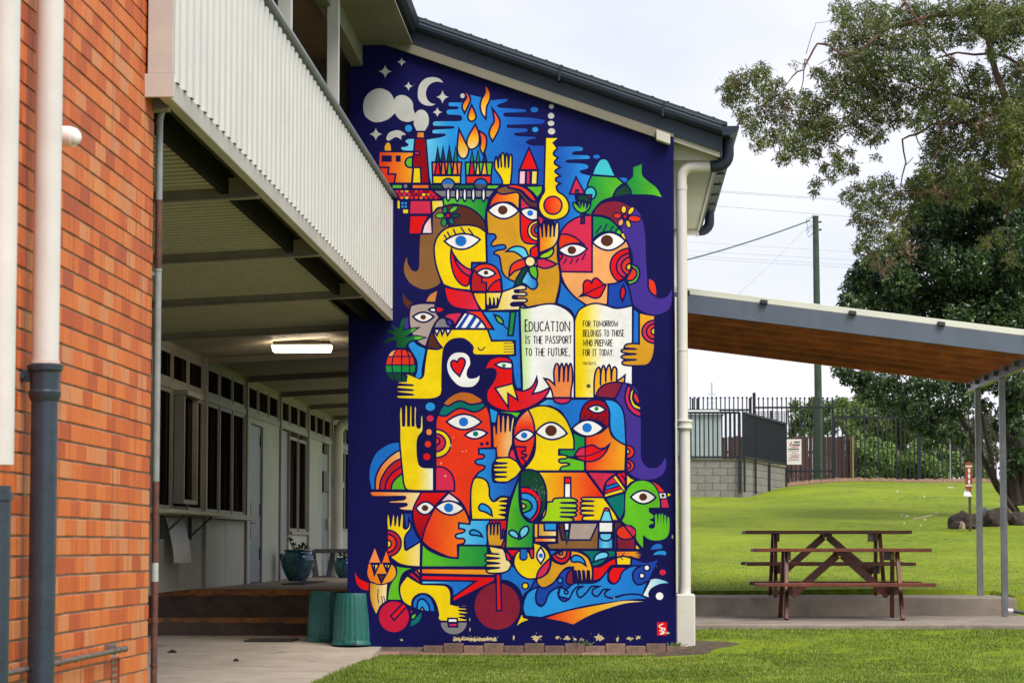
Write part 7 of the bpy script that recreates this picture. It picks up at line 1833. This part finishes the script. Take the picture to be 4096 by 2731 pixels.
bush('olive_tree', 'grey olive bushes beyond the fence at the right behind posts', [(1200,520,50),(1270,500,50),(1250,560,45),(1340,540,50),(1320,470,45),(1410,520,50),(1430,590,45),(1470,450,50),(1470,540,50),(1370,600,45),(1290,420,40),(1400,420,45),(1620,560,50),(1560,400,50),(1620,460,50),(1240,400,50),(1330,400,50),(1300,520,50),(1380,470,50),(1440,400,45),(1400,560,45)], 98, [(.05, .07, .03), (.12, .14, .06), (.20, .20, .11), (.32, .28, .2)], .15, .035, 2.0, 'tree', .5, True, 1.2)
# ---- grass blades: dense near the camera, thinner further away
gm = leaf_mat('grass_blade', [(.075, .105, .016), (.125, .185, .022), (.185, .265, .030), (.25, .335, .042), (.40, .39, .15)], .55, .3)
def blades(n, x0, x1, y0, y1, h, w, dens=None, ymax=None):
    X_ = rng.uniform(x0, x1, n); Y_ = 1/rng.uniform(1/y1, 1/y0, n); k = X_ > PATH_X-.015
    k &= ~((X_ < XRm+.12) & (Y_ > 26.95)); k &= ~((X_ > XRm-.1) & (X_ < 5.62) & (Y_ > 28.98) & (Y_ < 34.97) & ((Y_ < 32.87) | (X_ < 5.0)))
    d = np.hypot((X_-(XRm+.05))/.95, (Y_-27.0)/.8); k &= ~((d < .92) & (rng.random(n) > .12))
    pn = np.sin(X_*3.1+1.3*np.sin(Y_*2.3))*np.sin(Y_*2.9+X_)+.5*np.sin(X_*7.7-Y_*5.1); k &= ~((pn > .72) & (Y_ < 30) & (rng.random(n) > .25))
    px = (X_/Y_)*F+2470; k &= (px > 700) & (px < 5400)
    X_, Y_, pn = X_[k], Y_[k], pn[k]; n = len(X_); Z_ = lawn_z(X_, Y_)-.004; D = np.stack([rng.normal(0, .45, n), rng.normal(0, .45, n), np.ones(n)], 1); D /= np.linalg.norm(D, axis=1)[:, None]
    cl = .47+.15*np.sin(X_*1.9+.7)*np.sin(Y_*1.3)+.16*np.sin(X_*4.3+1.7*np.sin(Y_*3.1))*np.sin(Y_*4.1+X_*1.3)+.1*np.sin(X_*13+Y_*9)+rng.normal(0, .17, n)
    return np.stack([X_, Y_, Z_], 1), D, h*rng.uniform(.5, 1.3, n), np.full(n, w)*rng.uniform(.7, 1.3, n), cl
g1_ = blades(260000, -3, 8.5, 18, 29.2, .034, .0038)
edge = 9000; ex = PATH_X+rng.normal(0, .035, edge); ey = 1/rng.uniform(1/26.9, 1/19, edge)       # ragged edge along the path and apron
e1 = (np.stack([ex, ey, np.full(edge, GR)], 1), *[a[:edge] for a in g1_[1:]])
ax_ = rng.uniform(PATH_X, XRm+.1, 7000); ay_ = 26.9+rng.normal(0, .05, 7000); e2 = (np.stack([ax_, ay_, np.full(7000, GR+.0)], 1), *[a[:7000] for a in g1_[1:]])
a_ = [np.concatenate([g1_[i], e1[i], e2[i]]) for i in range(5)]
tag(leaves('grass', *a_, gm), kind='stuff')
g2_ = blades(60000, 0, 12, 29.0, 60, .032, .005); kk = rng.random(len(g2_[0])) > sstep(31, 50, g2_[0][:, 1]); g2_ = tuple(q_[kk] for q_ in g2_); g2_ = (g2_[0], g2_[1], g2_[2], g2_[3], g2_[4]+.25); tag(leaves('grass', *g2_, gm), kind='stuff')
# weeds at the foot of the mural
for px, py, s, lb_ in ((2330, 2575, .10, 'small weed tuft growing from the apron below the wave'), (2700, 2565, .06, 'low weed at the corner of the mural wall near the plinth')):
    c_ = PZ(px, py, -.01); n = 60; P = np.tile(np.array([[c_.x, YM-.1, -.0]]), (n, 1))+rng.normal(0, .02, (n, 3))*[2, 1, .3]; D = unit(n); D[:, 2] = abs(D[:, 2])*1.2; D /= np.linalg.norm(D, axis=1)[:, None]
    tag(leaves('weed', P, D, rng.uniform(.4, 1, n)*s, np.full(n, .006), rng.uniform(.1, .6, n), gm), lb_, 'weed')
